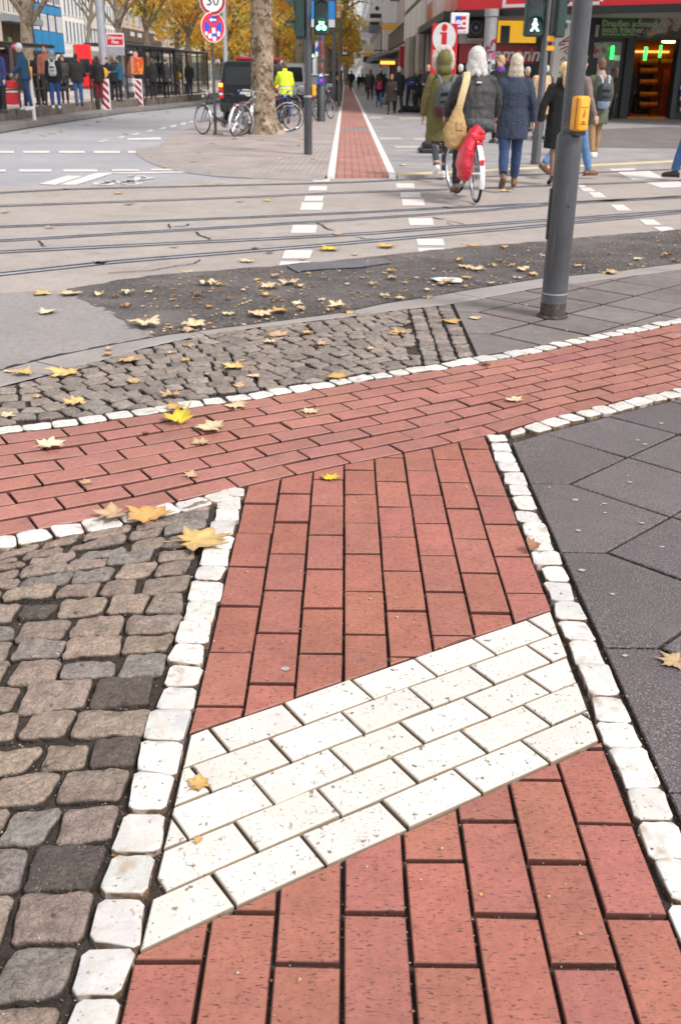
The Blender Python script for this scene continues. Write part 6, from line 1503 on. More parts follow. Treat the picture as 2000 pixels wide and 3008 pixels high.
# ------------------------------------------------------------------ buildings
def Yat(px, X):
    a, dy, dz = ray(px, 219); return X*dy/a
def Zat(px, py, Y): return A(px, py, Y).z
M_beige = mk('beige_stone', (.50, .42, .36), .8, var=[(.6, .12), (8, .06)]); M_cream = mk('cream_render', (.66, .56, .44), .85, var=[(.4, .08)]); M_white_r = mk('white_render', (.78, .76, .74), .8, var=[(.5, .07)])
M_blueP = mk('blue_panel', (.010, .26, .56), .4, var=[(.8, .10)]); M_navyP = mk('navy_strip', (.012, .03, .17), .5); M_glassD = mk('dark_glass', (.016, .019, .022), .12, spec=.45, var=(1.5, .4)); M_glassB = mk('blue_glass', (.015, .10, .20), .12, var=(1.2, .4)); M_frameW = mk('white_frame', (.68, .66, .64), .5); M_darkst = mk('dark_shopfront', (.020, .018, .018), .35, var=(1, .4)); M_stone = mk('grey_stone', (.36, .31, .265), .7, var=[(1.2, .15), (20, .08)]); M_concr = mk('pale_concrete', (.46, .43, .39), .8, var=[(.7, .12), (9, .06)]); M_brownst = mk('brown_fascia', (.10, .075, .06), .6, var=(1, .2)); M_roof = mk('roof_grey', (.12, .115, .115), .8); M_pinkst = mk('pinkish_render', (.58, .46, .39), .85, var=[(.5, .1)]); M_curtain = mk('curtain_white', (.60, .58, .55), .8)
def building(name, label, side, X, Y0, Y1, H, m, depth=9.0):
    """box body whose street face lies at X; side=-1: face looks towards +X (left of the street), +1: towards -X"""
    t = thing(name, label, 'building', (X, (Y0+Y1)/2, 0)); L = (Y1-Y0)/2
    b = MB(); b.box(min(0, side*depth), max(0, side*depth), -L, L, 0, H); b.build('wall', m, t)
    b = MB(); b.box(min(-side*.25, side*(depth+.2)), max(-side*.25, side*(depth+.2)), -L+.01, L-.01, H+.003, H+.35); b.build('roof', M_roof, t)
    return t
def slabp(t, name, m, side, y0, y1, z0, z1, d0=.003, d1=.06, parent=None):
    """panel on the street face, from y0 to y1 (world Y), standing d1 proud of the wall"""
    yc = t.location.y; b = MB(); a, c = -side*d0, -side*d1; b.box(min(a, c), max(a, c), y0-yc, y1-yc, z0, z1); return b.build(name, m, parent or t)
def window(t, side, y0, y1, z0, z1, mf=None, mg=None, mull=1, fw=.09, proud=.07, trans=0):
    yc = t.location.y; b = MB(); a, c = -side*.004, -side*proud; x0, x1 = min(a, c), max(a, c); u0, u1 = y0-yc, y1-yc
    b.box(x0, x1, u0, u0+fw, z0, z1); b.box(x0, x1, u1-fw, u1, z0, z1); b.box(x0, x1, u0+fw, u1-fw, z0, z0+fw); b.box(x0, x1, u0+fw, u1-fw, z1-fw, z1)
    for k in range(mull):
        q = u0+(u1-u0)*(k+1)/(mull+1); b.box(x0, x1, q-fw*.4, q+fw*.4, z0+fw, z1-fw)
    w_ = b.build('window', mf or M_frameW, t)
    b = MB(); a, c = -side*.003, -side*proud*.4; b.box(min(a, c), max(a, c), u0+fw*.5, u1-fw*.5, z0+fw*.5, z1-fw*.5); b.build('pane', mg or M_glassD, w_); return w_
# ---------------- left side of the street
XL_ = -22.0; Yl = lambda px: Yat(px, XL_); zl = lambda px, py: Zat(px, py, Yl(px))
y0, y1 = Yl(-90), Yl(107)
t = building('stone_building', 'beige stone house with tall dark windows at the far left', -1, XL_, y0, y1, 16, M_beige)
zb0, zb1 = zl(40, 66), zl(40, 47)
for k in range(13):
    ya = y0+.5+(y1-y0-.6)*k/13; yb = ya+(y1-y0)/13*.52
    window(t, -1, ya, yb, zb1+.15, zb1+3.3, M_frameW, M_glassD, 0, .10); 
    if k % 2 == 0: window(t, -1, ya, yb+.7, zb1+4.6, zb1+6.8, M_frameW, M_glassD, 1)
slabp(t, 'canopy', mk('grey_blue_metal', (.24, .27, .30), .5), -1, Yl(8), y1-.05, zb0, zb1, .003, .9)
slabp(t, 'shopfront', M_brownst, -1, Yl(12), y1-.1, .2, zb0-.05, .003, .05); slabp(t, 'pier', M_pinkst, -1, Yl(-4), Yl(8), 0, zb0-.02, .003, .3); slabp(t, 'dark_door', M_darkst, -1, Yl(44), Yl(76), .2, zl(60, 96), .06, .09); slabp(t, 'green_notice', mk('green_notice', (.25, .5, .12), .6), -1, Yl(33), Yl(43), zl(38, 122), zl(38, 109), .06, .09)
y0, y1 = Yl(109), Yl(197)
t = building('blue_building', 'house with bright blue panels between white windows at the left', -1, XL_, y0, y1, 17, M_navyP)
za, zb_, zc_, zd = zl(150, 152), zl(150, 93), zl(150, 40), zl(150, -30)
n_ = 4
for k in range(n_):
    ya = y0+(y1-y0)*k/n_; yb = y0+(y1-y0)*(k+1)/n_
    slabp(t, 'blue_panel', M_blueP, -1, ya+.08, yb-.08, za, zb_); slabp(t, 'blue_panel', M_blueP, -1, ya+.08, yb-.08, zc_, zd-1.0)
    for j in range(2): window(t, -1, ya+.35+(yb-ya-.6)*j/2, ya+.25+(yb-ya-.6)*(j+1)/2, zb_+.05, zc_-.05, M_frameW, mk('pale_blind', (.40, .42, .42), .5) if 'pale_blind' not in bpy.data.materials else bpy.data.materials['pale_blind'], 0, .16)
    window(t, -1, ya+.35, yb-.35, zd-.9, zd+1.0, M_frameW, M_glassD, 1, .14)
slabp(t, 'ground_floor', M_darkst, -1, y0+.1, y1-.1, .2, za-.1)
y0, y1 = Yl(198), Yl(352)
t = building('white_building', 'white office house with rows of narrow blue windows behind the lamp post', -1, XL_, y0, y1, 18, M_white_r)
zt = [(zl(240, 128), zl(240, 66)), (zl(240, 50), zl(240, -12)), (zl(240, -28), zl(240, -90))]
n_ = 16
for za, zb_ in zt:
    for k in range(n_):
        ya = y0+.6+(y1-y0-1)*k/n_; window(t, -1, ya, ya+(y1-y0)/n_*.56, za, zb_, M_frameW, M_glassB, 0, .06)
slabp(t, 'ground_floor', M_frameW, -1, y0+.2, y1-.2, 1.6, zt[0][0]-.5, .003, .05); slabp(t, 'shop_window', M_glassD, -1, y0+.5, y1-.5, .3, 1.5, .003, .05)
slabp(t, 'clock_panel', M_frameW, -1, Yl(262), Yl(296), zl(280, 84), zl(280, 50), .07, .12)
y0, y1 = Yl(354), Yl(478)
t = building('cream_building', 'cream house with a dark brown fascia band behind the tram shelter', -1, XL_, y0, y1, 15, M_pinkst)
slabp(t, 'fascia', M_brownst, -1, Yl(368), Yl(474), zl(420, 128), zl(420, 92), .003, .25)
for q in ((384, 395), (405, 416), (452, 470)): slabp(t, 'sign_plate', M_frameW, -1, Yl(q[0]), Yl(q[1]), zl(420, 112), zl(420, 100), .26, .30)
for za in (zl(420, 78), zl(420, 30), zl(420, -20)):
    for k in range(7):
        ya = y0+1.2+(y1-y0-2)*k/7; window(t, -1, ya, ya+1.5, za, za+1.9, M_frameW, M_glassD, 1)
slabp(t, 'shop_window', M_glassD, -1, y0+.6, y1-.6, .3, zl(420, 132))
y0, y1 = Yl(480), Yl(545)
t = building('pink_stone_building', 'pale pink stone house with small dark windows left of the road signs', -1, XL_, y0, y1, 16, M_pinkst)
for za in (zl(510, 130), zl(510, 92), zl(510, 50), zl(510, 5)):
    for k in range(6):
        ya = y0+1+(y1-y0-2)*k/6; window(t, -1, ya, ya+1.4, za, za+2.0, M_frameW, M_glassD, 1)
y0, y1 = Yl(546), Yl(622)
t = building('plain_cream_building', 'plain bright cream gable behind the no stopping sign', -1, XL_, y0, y1, 15, mk('bright_cream', (.80, .70, .48), .85, var=(.3, .06)))
slabp(t, 'shop_window', M_glassD, -1, y0+1, y1-1, .3, 2.8); 
for k in range(4): window(t, -1, y0+3+k*6, y0+5+k*6, 9, 11, M_frameW, M_glassD, 1)
y0, y1 = Yl(624), Yl(745)
t = building('grey_beige_building', 'grey beige house with many windows behind the black van', -1, XL_, y0, y1, 17, M_concr)
for za in (3.6, 6.8, 10.0):
    for k in range(14):
        ya = y0+2+(y1-y0-4)*k/14; window(t, -1, ya, ya+2.6, za, za+1.9, M_frameW, M_glassD, 1)
slabp(t, 'shop_band', M_darkst, -1, y0+1, y1-1, .3, 2.9)
for k, m_ in enumerate((M_frameW, M_redd, M_frameW)): slabp(t, 'shop_sign', m_, -1, y0+4+k*12, y0+12+k*12, 2.95, 3.5, .003, .3)
t = building('far_pale_building', 'pale building closing the far end of the street', -1, 30, 300, 330, 22, mk('far_pale', (.60, .59, .58), .9, var=(.05, .08)), 70)
b = MB(); b.box(-70, 0, -15.02, -15.0, 0, .5); b.build('plinth', M_concr, t)
for k in range(16):
    b = MB(); b.box(-66+k*4, -64+k*4, -15.08, -15.004, 4, 7); b.build('window', M_glassD, t)

# ---------------- right side of the street
XR_ = 4.0; Yr = lambda px: Yat(px, XR_); zr = lambda px, py: Zat(px, py, Yr(px))
YC = 40.2
# corner building: body set back, arcade in front
t = thing('corner_shop_building', 'corner building with red fascia and dark arcade of shops at the right', 'building', (0, 0, 0)); CB = t
b = MB(); b.box(4.3, 8.4, 41.5, 55, 0, 16); b.box(8.4, 40, 47.2, 55, 0, 4.25); b.box(8.4, 40, 41.5, 55, 4.25, 16); b.build('wall', mk('shade_wall', (.20, .19, .185), .8, var=(1, .12)), CB)
FA = Vector((4.0, YC)); FB = Vector((A(2000, 7, 35.2).x+.0, 35.2)); FD = (FB-FA)/(FB.x-FA.x)      # line of the fascia
FE = FA+FD*14
zf = 3.57
b = MB(); nrm = Vector((-FD.y, FD.x)).normalized(); q = [FA, FE, FE+nrm*.45, FA+nrm*.45]
b.prism([tuple(v) for v in q], zf, zf+2.6); b.build('red_fascia', M_red, CB)
b = MB(); b.prism([tuple(v) for v in (FA+nrm*.46+FD*.0, FE+nrm*.46, Vector((FE.x+1, 41.6)), Vector((4.0, 41.6)))], zf+.05, zf+.4); b.build('arcade_ceiling', M_darkst, CB)
b = MB(); b.prism([tuple(v) for v in (FA+FD*.02-nrm*.02, FE-nrm*.02, FE+nrm*.30, FA+nrm*.30)], zf-.22, zf-.005); b.build('black_soffit_beam', M_black, CB)
# framed sign fields on the fascia
def onF(px, py):       # point of the fascia plane seen at photo position
    a, dy, dz = ray(px, py); k = FA.x; t_ = 0
    # X = a s, Y = dy s ; (X-FA.x)*FD.y = (Y-FA.y)*FD.x
    s_ = (FA.y*FD.x-FA.x*FD.y)/(dy*FD.x-a*FD.y); return Vector((a*s_, dy*s_, CAM_H+dz*s_))
for x0, x1 in ((1476, 1760), (1780, 2040)):
    if x0 == 1780: continue
    p, r = onF(x0, 23), onF(x1, 14); b = MB()
    for a_, c_, z0, z1 in ((p, r, p.z, p.z+.10), (p, r, p.z+1.5, p.z+1.6)):
        b.prism([(a_.x, a_.y), (c_.x, c_.y), (c_.x-nrm.x*.05, c_.y-nrm.y*.05), (a_.x-nrm.x*.05, a_.y-nrm.y*.05)], z0, z1)
    for e in (p, r):
        f = e.xy+FD.normalized()*.10; b.prism([(e.x, e.y), (f.x, f.y), (f.x-nrm.x*.052, f.y-nrm.y*.052), (e.x-nrm.x*.052, e.y-nrm.y*.052)], p.z+.10, p.z+1.5)
    b.build('white_sign_frame', M_frameW, CB)
# street side: coloured panels above black canopy edge
cols = [('red_brown', (.45, .07, .06)), ('rose', (.62, .16, .18)), ('lilac', (.52, .45, .50)), ('pale_pink', (.66, .50, .50)), ('red', (.50, .05, .05))]
ye = Yr(1248); 
for k, (n_, c) in enumerate(cols):
    ya = YC+.05+(ye-YC)*[0, .17, .36, .50, .78][k]; yb = YC+(ye-YC)*[.17, .36, .50, .78, 1][k]
    b = MB(); b.box(3.98, 4.28, ya, yb, zf+.02, zf+(2.6 if k < 4 else 1.0)); b.build('side_panel', mk('panel_'+n_, c, .35, var=(.8, .12)), CB)
b = MB(); b.box(3.98, 4.28, YC+(ye-YC)*.78, ye, zf+1.02, zf+2.6); b.build('side_panel', M_white_r, CB)
b = MB(); b.box(3.55, 4.27, YC+.6, ye, zf-.28, zf); b.build('side_canopy', M_black, CB)
for ya, yb in ((41.6, 43.8), (46.5, 47.5), (50, 51.2), (54, 54.6)):
    b = MB(); b.box(3.98, 4.6, ya, yb, 0, zf-.29); b.build('pillar', M_stone, CB)
b = MB(); b.box(4.2, 4.29, 41.6, 54.6, .1, zf-.3); b.build('side_shop_window', M_glassD, CB)
# arcade wall with the shops: plane Y = 41.4 recessed
YW = 41.45
def onW(px, py, Y=YW): return A(px, py, Y)
def wallbox(name, m, x0, x1, y0, y1, d0=.0, d1=.08, Y=YW, par=None):
    """panel on the arcade wall spanning photo columns x0-x1, rows y0 (top) to y1"""
    p, q = onW(x0, y1, Y), onW(x1, y0, Y); b = MB(); b.box(p.x, q.x, Y-d1, Y-d0, min(p.z, q.z), max(p.z, q.z)); return b.build(name, m, par or CB)
wallbox('dark_shopfront', M_darkst, 1345, 1700, 40, 360, .0, .06)
wallbox('grey_upper_wall', M_concr, 1345, 1418, 62, 128, .06, .10)
wallbox('grey_lintel', M_concr, 1432, 1560, 44, 58, .06, .30)
M_yel_in = mk('yellow_interior', (.72, .40, .04), .6, var=(1.5, .15), emit=((1.0, .52, .03), .28))
wallbox('yellow_backlit_panel', M_yel_in, 1458, 1576, 62, 125, .06, .10); wallbox('dark_cupboard', M_darkst, 1466, 1496, 76, 125, .10, .2)
rs = wallbox('red_sign_band', mk('deep_red_sign', (.34, .012, .018), .45, var=(1, .1)), 1345, 1574, 134, 185, .06, .16)
p = onW(1500, 161); text_mesh('lettering', 'nemann', .66, M_frameW, rs, Matrix.Translation((p.x, YW-.17, p.z)) @ UPR, shear=.22, bold=True)
p = onW(1407, 150); b = MB(); b.box(p.x-.03, p.x+.03, YW-.18, YW-.165, p.z-.35, p.z+.25); b.build('letter_stroke', M_frameW, rs)
p = onW(1558, 156); b = MB(); b.lathe([(.0, -.12), (.07, -.02), (.05, .1), (.012, .2)], 10, None, (p.x, YW-.18, p.z)); b.build('flame_mark', mk('sign_pink', (.55, .16, .14), .6), rs)
# air-conditioning unit
t = thing('air_conditioner', 'square black fan unit on the arcade wall beside the column', 'fan unit', (onW(1392, 83).x, YW-.4, onW(1392, 83).z))
b = MB(); b.cbox(-.27, .27, -.25, .28, -.32, .30, .03); b.build('casing', M_black, t); b = MB(); b.tube([(.20*math.cos(2*math.pi*i/20), -.26, .20*math.sin(2*math.pi*i/20)) for i in range(21)], .012, 6, cap=False); b.build('grille', M_grey, t); b = MB(); b.prism(circle(0, 0, .05, 12), .25, .27, FACE); b.build('hub', M_postL, t)
b = MB(); b.box(-.3, .3, -.05, .3, -.44, -.36); b.build('bracket', M_stone, t)
# round column with stickers
p = G(1432, 349); p = Vector((A(1432, 219, 39.0).x, 39.0, 0)); cl = thing('round_column', 'round grey arcade column plastered with stickers and tags', 'column', p)
b = MB(); b.lathe([(.24, 0), (.24, .05), (.215, .06), (.215, 3.3), (.25, 3.33), (.25, 3.56)], 28); b.build('shaft', mk('column_grey', (.30, .29, .29), .6, var=[(2, .14), (12, .1)]), cl, True)
for k in range(34):
    a = rad(R_.uniform(-150, -20)); z = R_.uniform(1.5, 2.55); w_, h_ = R_.uniform(.03, .08), R_.uniform(.03, .07); c_ = Vector((.217*math.cos(a), .217*math.sin(a), z)); tv = Vector((-math.sin(a), math.cos(a), 0)); nv = Vector((math.cos(a), math.sin(a), 0))
    b = MB(); b.add([c_-tv*w_-Vector((0, 0, h_))+nv*.004, c_+tv*w_-Vector((0, 0, h_))+nv*.004, c_+tv*w_+Vector((0, 0, h_))+nv*.004, c_-tv*w_+Vector((0, 0, h_))+nv*.004, c_-tv*w_-Vector((0, 0, h_))-nv*.01, c_+tv*w_-Vector((0, 0, h_))-nv*.01, c_+tv*w_+Vector((0, 0, h_))-nv*.01, c_-tv*w_+Vector((0, 0, h_))-nv*.01], [(0, 1, 2, 3), (0, 4, 5, 1), (1, 5, 6, 2), (2, 6, 7, 3), (3, 7, 4, 0)])
    b.build('sticker', [M_redd, M_whitep, M_black, bpy.data.materials['cloth_teal'], bpy.data.materials['sticker_pink'], M_grey][k % 6], cl)
# EC sign
p = A(1350, 68, 39.4); ec = thing('payment_sign', 'white illuminated box sign with blue and red letter emblem', 'sign', p)
b = MB(); b.cbox(-.33, .31, -.08, .08, -.34, .33, .02); b.build('sign_box', M_whitep, ec)
disc('blue_field', M_blue, ec, [(-.17, -.20), (.03, -.20), (.03, .22), (-.17, .22)], .082, .088); disc('red_field', M_red, ec, [(.035, -.20), (.21, -.20), (.21, .22), (.035, .22)], .082, .088)
text_mesh('letter_e', 'e', .46, M_whitep, ec, Matrix.Translation((-.06, -.092, .02)) @ UPR, bold=True); text_mesh('letter_c', 'c', .46, M_whitep, ec, Matrix.Translation((.115, -.092, .02)) @ UPR, bold=True)
text_mesh('small_print', 'electronic cash', .075, M_blue, ec, Matrix.Translation((0, -.083, -.275)) @ UPR, ext=.002)
b = MB(); b.box(-.02, .02, -.02, .02, .33, .5); b.build('hanger', M_black, ec)
# information panel
p = Vector((A(1300, 219, 36.6).x, 36.6, 0)); inf = thing('information_pylon', 'tall red panel with white disc and red letter i', 'sign', p, rad(-20))
hw = 34.5*34.2/FPX/math.cos(rad(20)); zt_ = A(1300, 69, 36.6).z
b = MB(); b.cbox(-hw, hw, -.05, .05, .0, zt_, .012); b.build('panel', M_red, inf)
zc = A(1303, 110, 36.6).z; rz_ = 38.5*34.2/FPX; disc('white_disc', M_whitep, inf, [(hw*.92*math.cos(2*math.pi*i/36), zc+rz_*math.sin(2*math.pi*i/36)) for i in range(36)], .052, .058)
disc('letter_i', M_red, inf, [(-.16, zc-.34), (.16, zc-.34), (.16, zc-.29), (.095, zc-.27), (.095, zc+.155), (-.15, zc+.155), (-.15, zc+.11), (-.085, zc+.09), (-.085, zc-.27), (-.16, zc-.29)], .058, .062); disc('dot_i', M_red, inf, [(.10*math.cos(2*math.pi*i/20), zc+.29+.115*math.sin(2*math.pi*i/20)) for i in range(20)], .058, .062)
text_mesh('caption', 'info', .26, M_whitep, inf, Matrix.Translation((-hw*.86, -.054, A(1280, 155, 36.6).z)) @ UPR, 'LEFT', bold=True)
# graffiti pillar
p = Vector((A(1646, 219, 38.3).x, 38.3, 0)); gp_ = thing('graffiti_pillar', 'pale concrete pillar with dark red graffiti behind the grey post', 'pillar', p)
b = MB(); b.box(-.36, .36, -.3, .3, 0, 3.56); b.build('shaft', M_concr, gp_)
b = MB(); yy_ = -.31
def stroke(pts, w_=.022): b.tube([(x, yy_, z) for x, z in pts], w_, 6)
zz = lambda py: A(1646, py, 38.3).z
for q in ([(-.2, zz(128)), (.2, zz(104)), (.22, zz(118)), (-.1, zz(124))], [(-.2, zz(126)), (-.22, zz(134)), (.0, zz(130))], [(-.15, zz(146)), (.1, zz(136)), (.2, zz(140)), (-.02, zz(152)), (.2, zz(162)), (.22, zz(154))], [(-.1, zz(178)), (0, zz(168)), (.08, zz(180)), (-.12, zz(190)), (.18, zz(186)), (.16, zz(196)), (.02, zz(200))], [(.1, zz(206)), (.12, zz(212))]): stroke(q)
b.build('graffiti', mk('graffiti_red', (.22, .008, .03), .6), gp_, True)
# snack shop: recessed dark front with lit doorway
t = SH = thing('bakery_shop', 'dark shop front with green banner and warm lit doorway at the right', 'shop', (0, 0, 0))
YS = 40.6
def shopbox(name, m, x0, x1, y0, y1, d0, d1, par=None): return wallbox(name, m, x0, x1, y0, y1, d0, d1, YS, par or SH)
p, q = onW(1694, 360, YS), onW(2200, 10, YS)
dl, dr = onW(1838, 352, YS), onW(1986, 120, YS); zt_d = dr.z
b = MB(); b.box(p.x, dl.x, YS-.12, YS+.2, 0, 4.2); b.box(dr.x, q.x+2, YS-.12, YS+.2, 0, 4.2); b.box(dl.x, dr.x, YS-.12, YS+.2, zt_d, 4.2); b.build('black_front', M_black, SH)
shopbox('white_strip', M_concr, 1700, 2250, 40, 52, .12, .5)
gb = shopbox('green_banner', mk('banner_green', (.035, .10, .012), .6, var=(1, .1)), 1756, 1862, 53, 111, .12, .2)
M_ban = mk('banner_lettering', (.42, .46, .30), .7)
for tx, py, sz in (('Draußen schmeckt’s', 70, .36), ('noch frischer.', 88, .36), ('Mehr entdecken. Mehr erleben.', 101, .13)):
    p = onW(1764, py, YS); text_mesh('lettering', tx, sz*.78, M_ban, gb, Matrix.Translation((p.x, YS-.205, p.z)) @ UPR, 'LEFT', ext=.002, bold=True)
shopbox('grey_plate', M_concr, 1743, 1756, 74, 109, .12, .19)
M_food = mk('food_photo', (.035, .035, .022), .5, speck=[(1.6, .52, .58, (.34, .30, .26)), (2.6, .56, .62, (.30, .06, .03)), (3.2, .58, .63, (.45, .28, .04)), (2.0, .60, .66, (.05, .10, .03)), (7, .56, .66, (.10, .07, .05))])
shopbox('food_banner', M_food, 1863, 2120, 52, 111, .12, .2)
wd = shopbox('display_window', mk('shop_glass', (.05, .055, .05), .1, var=(1.2, .6), speck=[(2.2, .58, .66, (.30, .26, .24)), (3.1, .60, .68, (.16, .03, .04)), (2.7, .6, .68, (.16, .13, .08))]), 1735, 1823, 124, 330, .12, .16)
shopbox('window_frame', M_black, 1826, 1838, 112, 352, .12, .3); shopbox('door_jamb', mk('jamb', (.018, .022, .028), .4), 1970, 1988, 118, 356, .12, .3)
shopbox('white_notice', M_whitep, 1798, 1817, 163, 178, .16, .18); shopbox('poster', mk('poster_mixed', (.30, .28, .28), .5, speck=[(4, .55, .6, (.35, .03, .05)), (5, .58, .63, (.05, .12, .08))]), 1737, 1778, 126, 170, .16, .18)
for k in range(5): shopbox('magazine', [M_whitep, M_blue, M_whitep, M_redd, M_whitep][k], 1990, 2012, 250+k*16, 262+k*16, .14, .3)
M_gl = mk('green_strip_lamp', (.05, .7, .1), .4, emit=((.03, 1.0, .10), 1.6))
for x_, y_ in ((1791, 155), (1888, 158)):
    p = onW(x_, y_, YS); b = MB(); b.tube([(p.x, YS-.3, p.z-.22), (p.x, YS-.3, p.z+.22)], .06, 10); t = b.build('green_lamp', M_gl, SH, True)
p = onW(1938, 151, YS+3); b = MB(); b.tube([(p.x, YS+3, p.z-.22), (p.x, YS+3, p.z+.22)], .05, 10); b.build('green_lamp', M_gl, SH, True)
# interior room behind the doorway
M_int = mk('warm_interior', (.40, .13, .03), .6, var=(1.2, .25)); M_intf = mk('warm_floor', (.40, .15, .03), .4); M_wood = mk('dark_red_wood', (.13, .022, .008), .4, var=(2, .3))
b = MB(); x0, x1 = dl.x-1.5, dr.x+1.5
b.box(x0, x1, YS+6, YS+6.1, 0, 3.6); b.box(x0-.1, x0, YS+.2, YS+6.1, 0, 3.6); b.box(x1, x1+.1, YS+.2, YS+6.1, 0, 3.6); b.build('room_walls', M_int, SH)
b = MB(); b.box(x0, x1, YS+.2, YS+6, 3.5, 3.6); b.build('room_ceiling', M_wood, SH); b = MB(); b.box(x0, x1, YS-.1, YS+6, .004, .05); b.build('room_floor', M_intf, SH)
M_warm = mk('warm_lamp', (1, .7, .3), .4, emit=((1.0, .52, .14), 9))
p = onW(1966, 121, YS+1.2); b = MB(); b.lathe([(.05, .05), (.26, .02), (.30, -.03), (.26, -.05)], 18, None, (p.x, YS+1.2, p.z)); b.build('ceiling_lamp', M_warm, SH, True)
p = onW(1900, 150, YS+5.7); b = MB(); b.box(p.x-.9, p.x+1.7, YS+5.86, YS+5.95, p.z-.06, p.z+.02); b.build('strip_lamp', mk('strip_glow', (1, .6, .2), .5, emit=((1.0, .45, .08), .9)), SH)
for k, (xa, xb) in enumerate(((1875, 1926), (1938, 1982))):
    for j, yy in enumerate((186, 212, 245, 282, 312)):
        p, q = onW(xa, yy, YS+3.2), onW(xb, yy, YS+3.2)
        if k == 1 and j > 0: continue
        b = MB(); b.box(p.x, q.x, YS+3.0, YS+3.5, p.z-.05, p.z); sh_ = b.build('shelf', M_wood, SH)
        b = MB()
        for u in range(8):
            xx = p.x+(q.x-p.x)*(u+.5)/8; b.ell((xx, YS+3.1, p.z+.08), (.07, .12, .09), 8, 6)
        b.build('baked_goods', mk('pastry', (.60, .26, .05), .6, var=(20, .3)) if 'pastry' not in bpy.data.materials else bpy.data.materials['pastry'], sh_, True)
p, q = onW(1868, 330, YS+3.2), onW(1930, 190, YS+3.2); b = MB(); b.box(p.x, q.x, YS+3.55, YS+3.7, 0, q.z); b.build('shelf_back', M_darkst, SH)
p, q = onW(1932, 330, YS+1.6), onW(1978, 205, YS+1.6); b = MB(); b.box(p.x, q.x, YS+1.6, YS+1.8, 0, q.z); b.build('red_counter', M_wood, SH)
p = onW(1862, 258, YS+1); b = MB(); b.ell((p.x, YS+1, p.z), (.035, .03, .035)); b.build('red_lamp', mk('red_pilot', (1, .05, .05), .4, emit=((1, .02, .03), 3)), SH)
# a person standing dark inside the doorway
person('dark figure standing inside the warm lit shop doorway', Vector((onW(1852, 219, YS+.6).x, YS+.6, .05)), height=1.78, rz=rad(0), coat=blk, coat_hem=.7, coat_w=1.1, pants=blk, hair='short', hair_m=dark_h, vox=.026)
person('person with light scarf at the shop window beside the moss parka', Vector((onW(1800, 219, YS-1.2).x, YS-1.2, 0)), height=1.68, rz=rad(0), coat=cloth('dark_brown', (.05, .035, .03)), coat_hem=.7, pants=blk, hair='long', hair_m=brown_h, vox=.026)

# second building: pale panels with dashed vents
y0, y1 = Yr(1248)+.1, Yr(1187)
t = building('panel_building', 'building clad in pale panels with dashed vents above dark shops', 1, XR_, y0, y1, 17, M_concr)
z2 = zr(1186, 123)
for r in range(4):
    for k in range(12):
        ya = y0+(y1-y0)*k/12; slabp(t, 'cladding_panel', mk('clad%d' % (k % 3), [(.66, .62, .56), (.60, .57, .53), (.70, .66, .61)][k % 3], .7, var=(.8, .06)) if 'clad%d' % (k % 3) not in bpy.data.materials else bpy.data.materials['clad%d' % (k % 3)], 1, ya+.03, ya+(y1-y0)/12-.03, z2+r*1.75, z2+r*1.75+1.5, .003, .12)
        if r < 3: slabp(t, 'vent', M_darkst, 1, ya+.2, ya+(y1-y0)/12-.5, z2+r*1.75+1.56, z2+r*1.75+1.69, .003, .05)
slabp(t, 'shop_window', M_darkst, 1, y0+.1, y1-.1, .1, z2-.1, .003, .05)
for a, c in ((1246, 1236), (1216, 1202)): slabp(t, 'pillar', M_stone, 1, Yr(a), Yr(c), 0, z2-.05, .06, .35)
slabp(t, 'red_sign', M_redd, 1, Yr(1200), Yr(1196), 1.8, z2-.4, .06, .6)
# third: dark windows, beige spandrel, glass canopy
y0, y1 = Yr(1187)+.1, Yr(1141)
t = building('dark_window_building', 'building with a strip of dark tall windows over a beige band', 1, XR_, y0, y1, 18, M_stone)
za = zr(1165, 60); zb_ = zr(1165, 40)
for k in range(10):
    ya = y0+.4+(y1-y0-.6)*k/10; window(t, 1, ya, ya+(y1-y0)/10*.75, za+1.2, za+5.5, M_darkst, M_glassD, 0, .07); window(t, 1, ya, ya+(y1-y0)/10*.75, za+6.5, za+9, M_darkst, M_glassD, 0, .07)
slabp(t, 'spandrel', M_beige, 1, y0+.1, y1-.1, za-.6, za+1.0, .003, .2); slabp(t, 'grey_band', M_brownst, 1, y0+.1, y1-.1, za-1.8, za-.7, .003, .15); slabp(t, 'beige_band', M_beige, 1, y0+.1, y1-.1, za-3.2, za-1.9, .003, .1)
slabp(t, 'shop_window', M_glassD, 1, y0+.2, y1-.2, .3, 2.6, .003, .06)
for k in range(5): slabp(t, 'window_post', M_stone, 1, y0+.5+k*5, y0+1.2+k*5, 0, 2.65, .06, .2)
p = A(1163, 50, y0+10); sg = thing('projecting_sign', 'white box sign with yellow foot on the dark window building', 'sign', (XR_-.05, y0+9, p.z)); b = MB(); b.cbox(-1.3, -.1, -.1, .1, -.5, 1.0, .05); b.build('sign_box', M_whitep, sg); b = MB(); b.cbox(-1.3, -.1, -.1, .1, -.9, -.52, .03); b.build('yellow_foot', M_yplas2, sg); b = MB(); b.box(-.1, .05, -.05, .05, .1, .3); b.build('arm', M_black, sg)
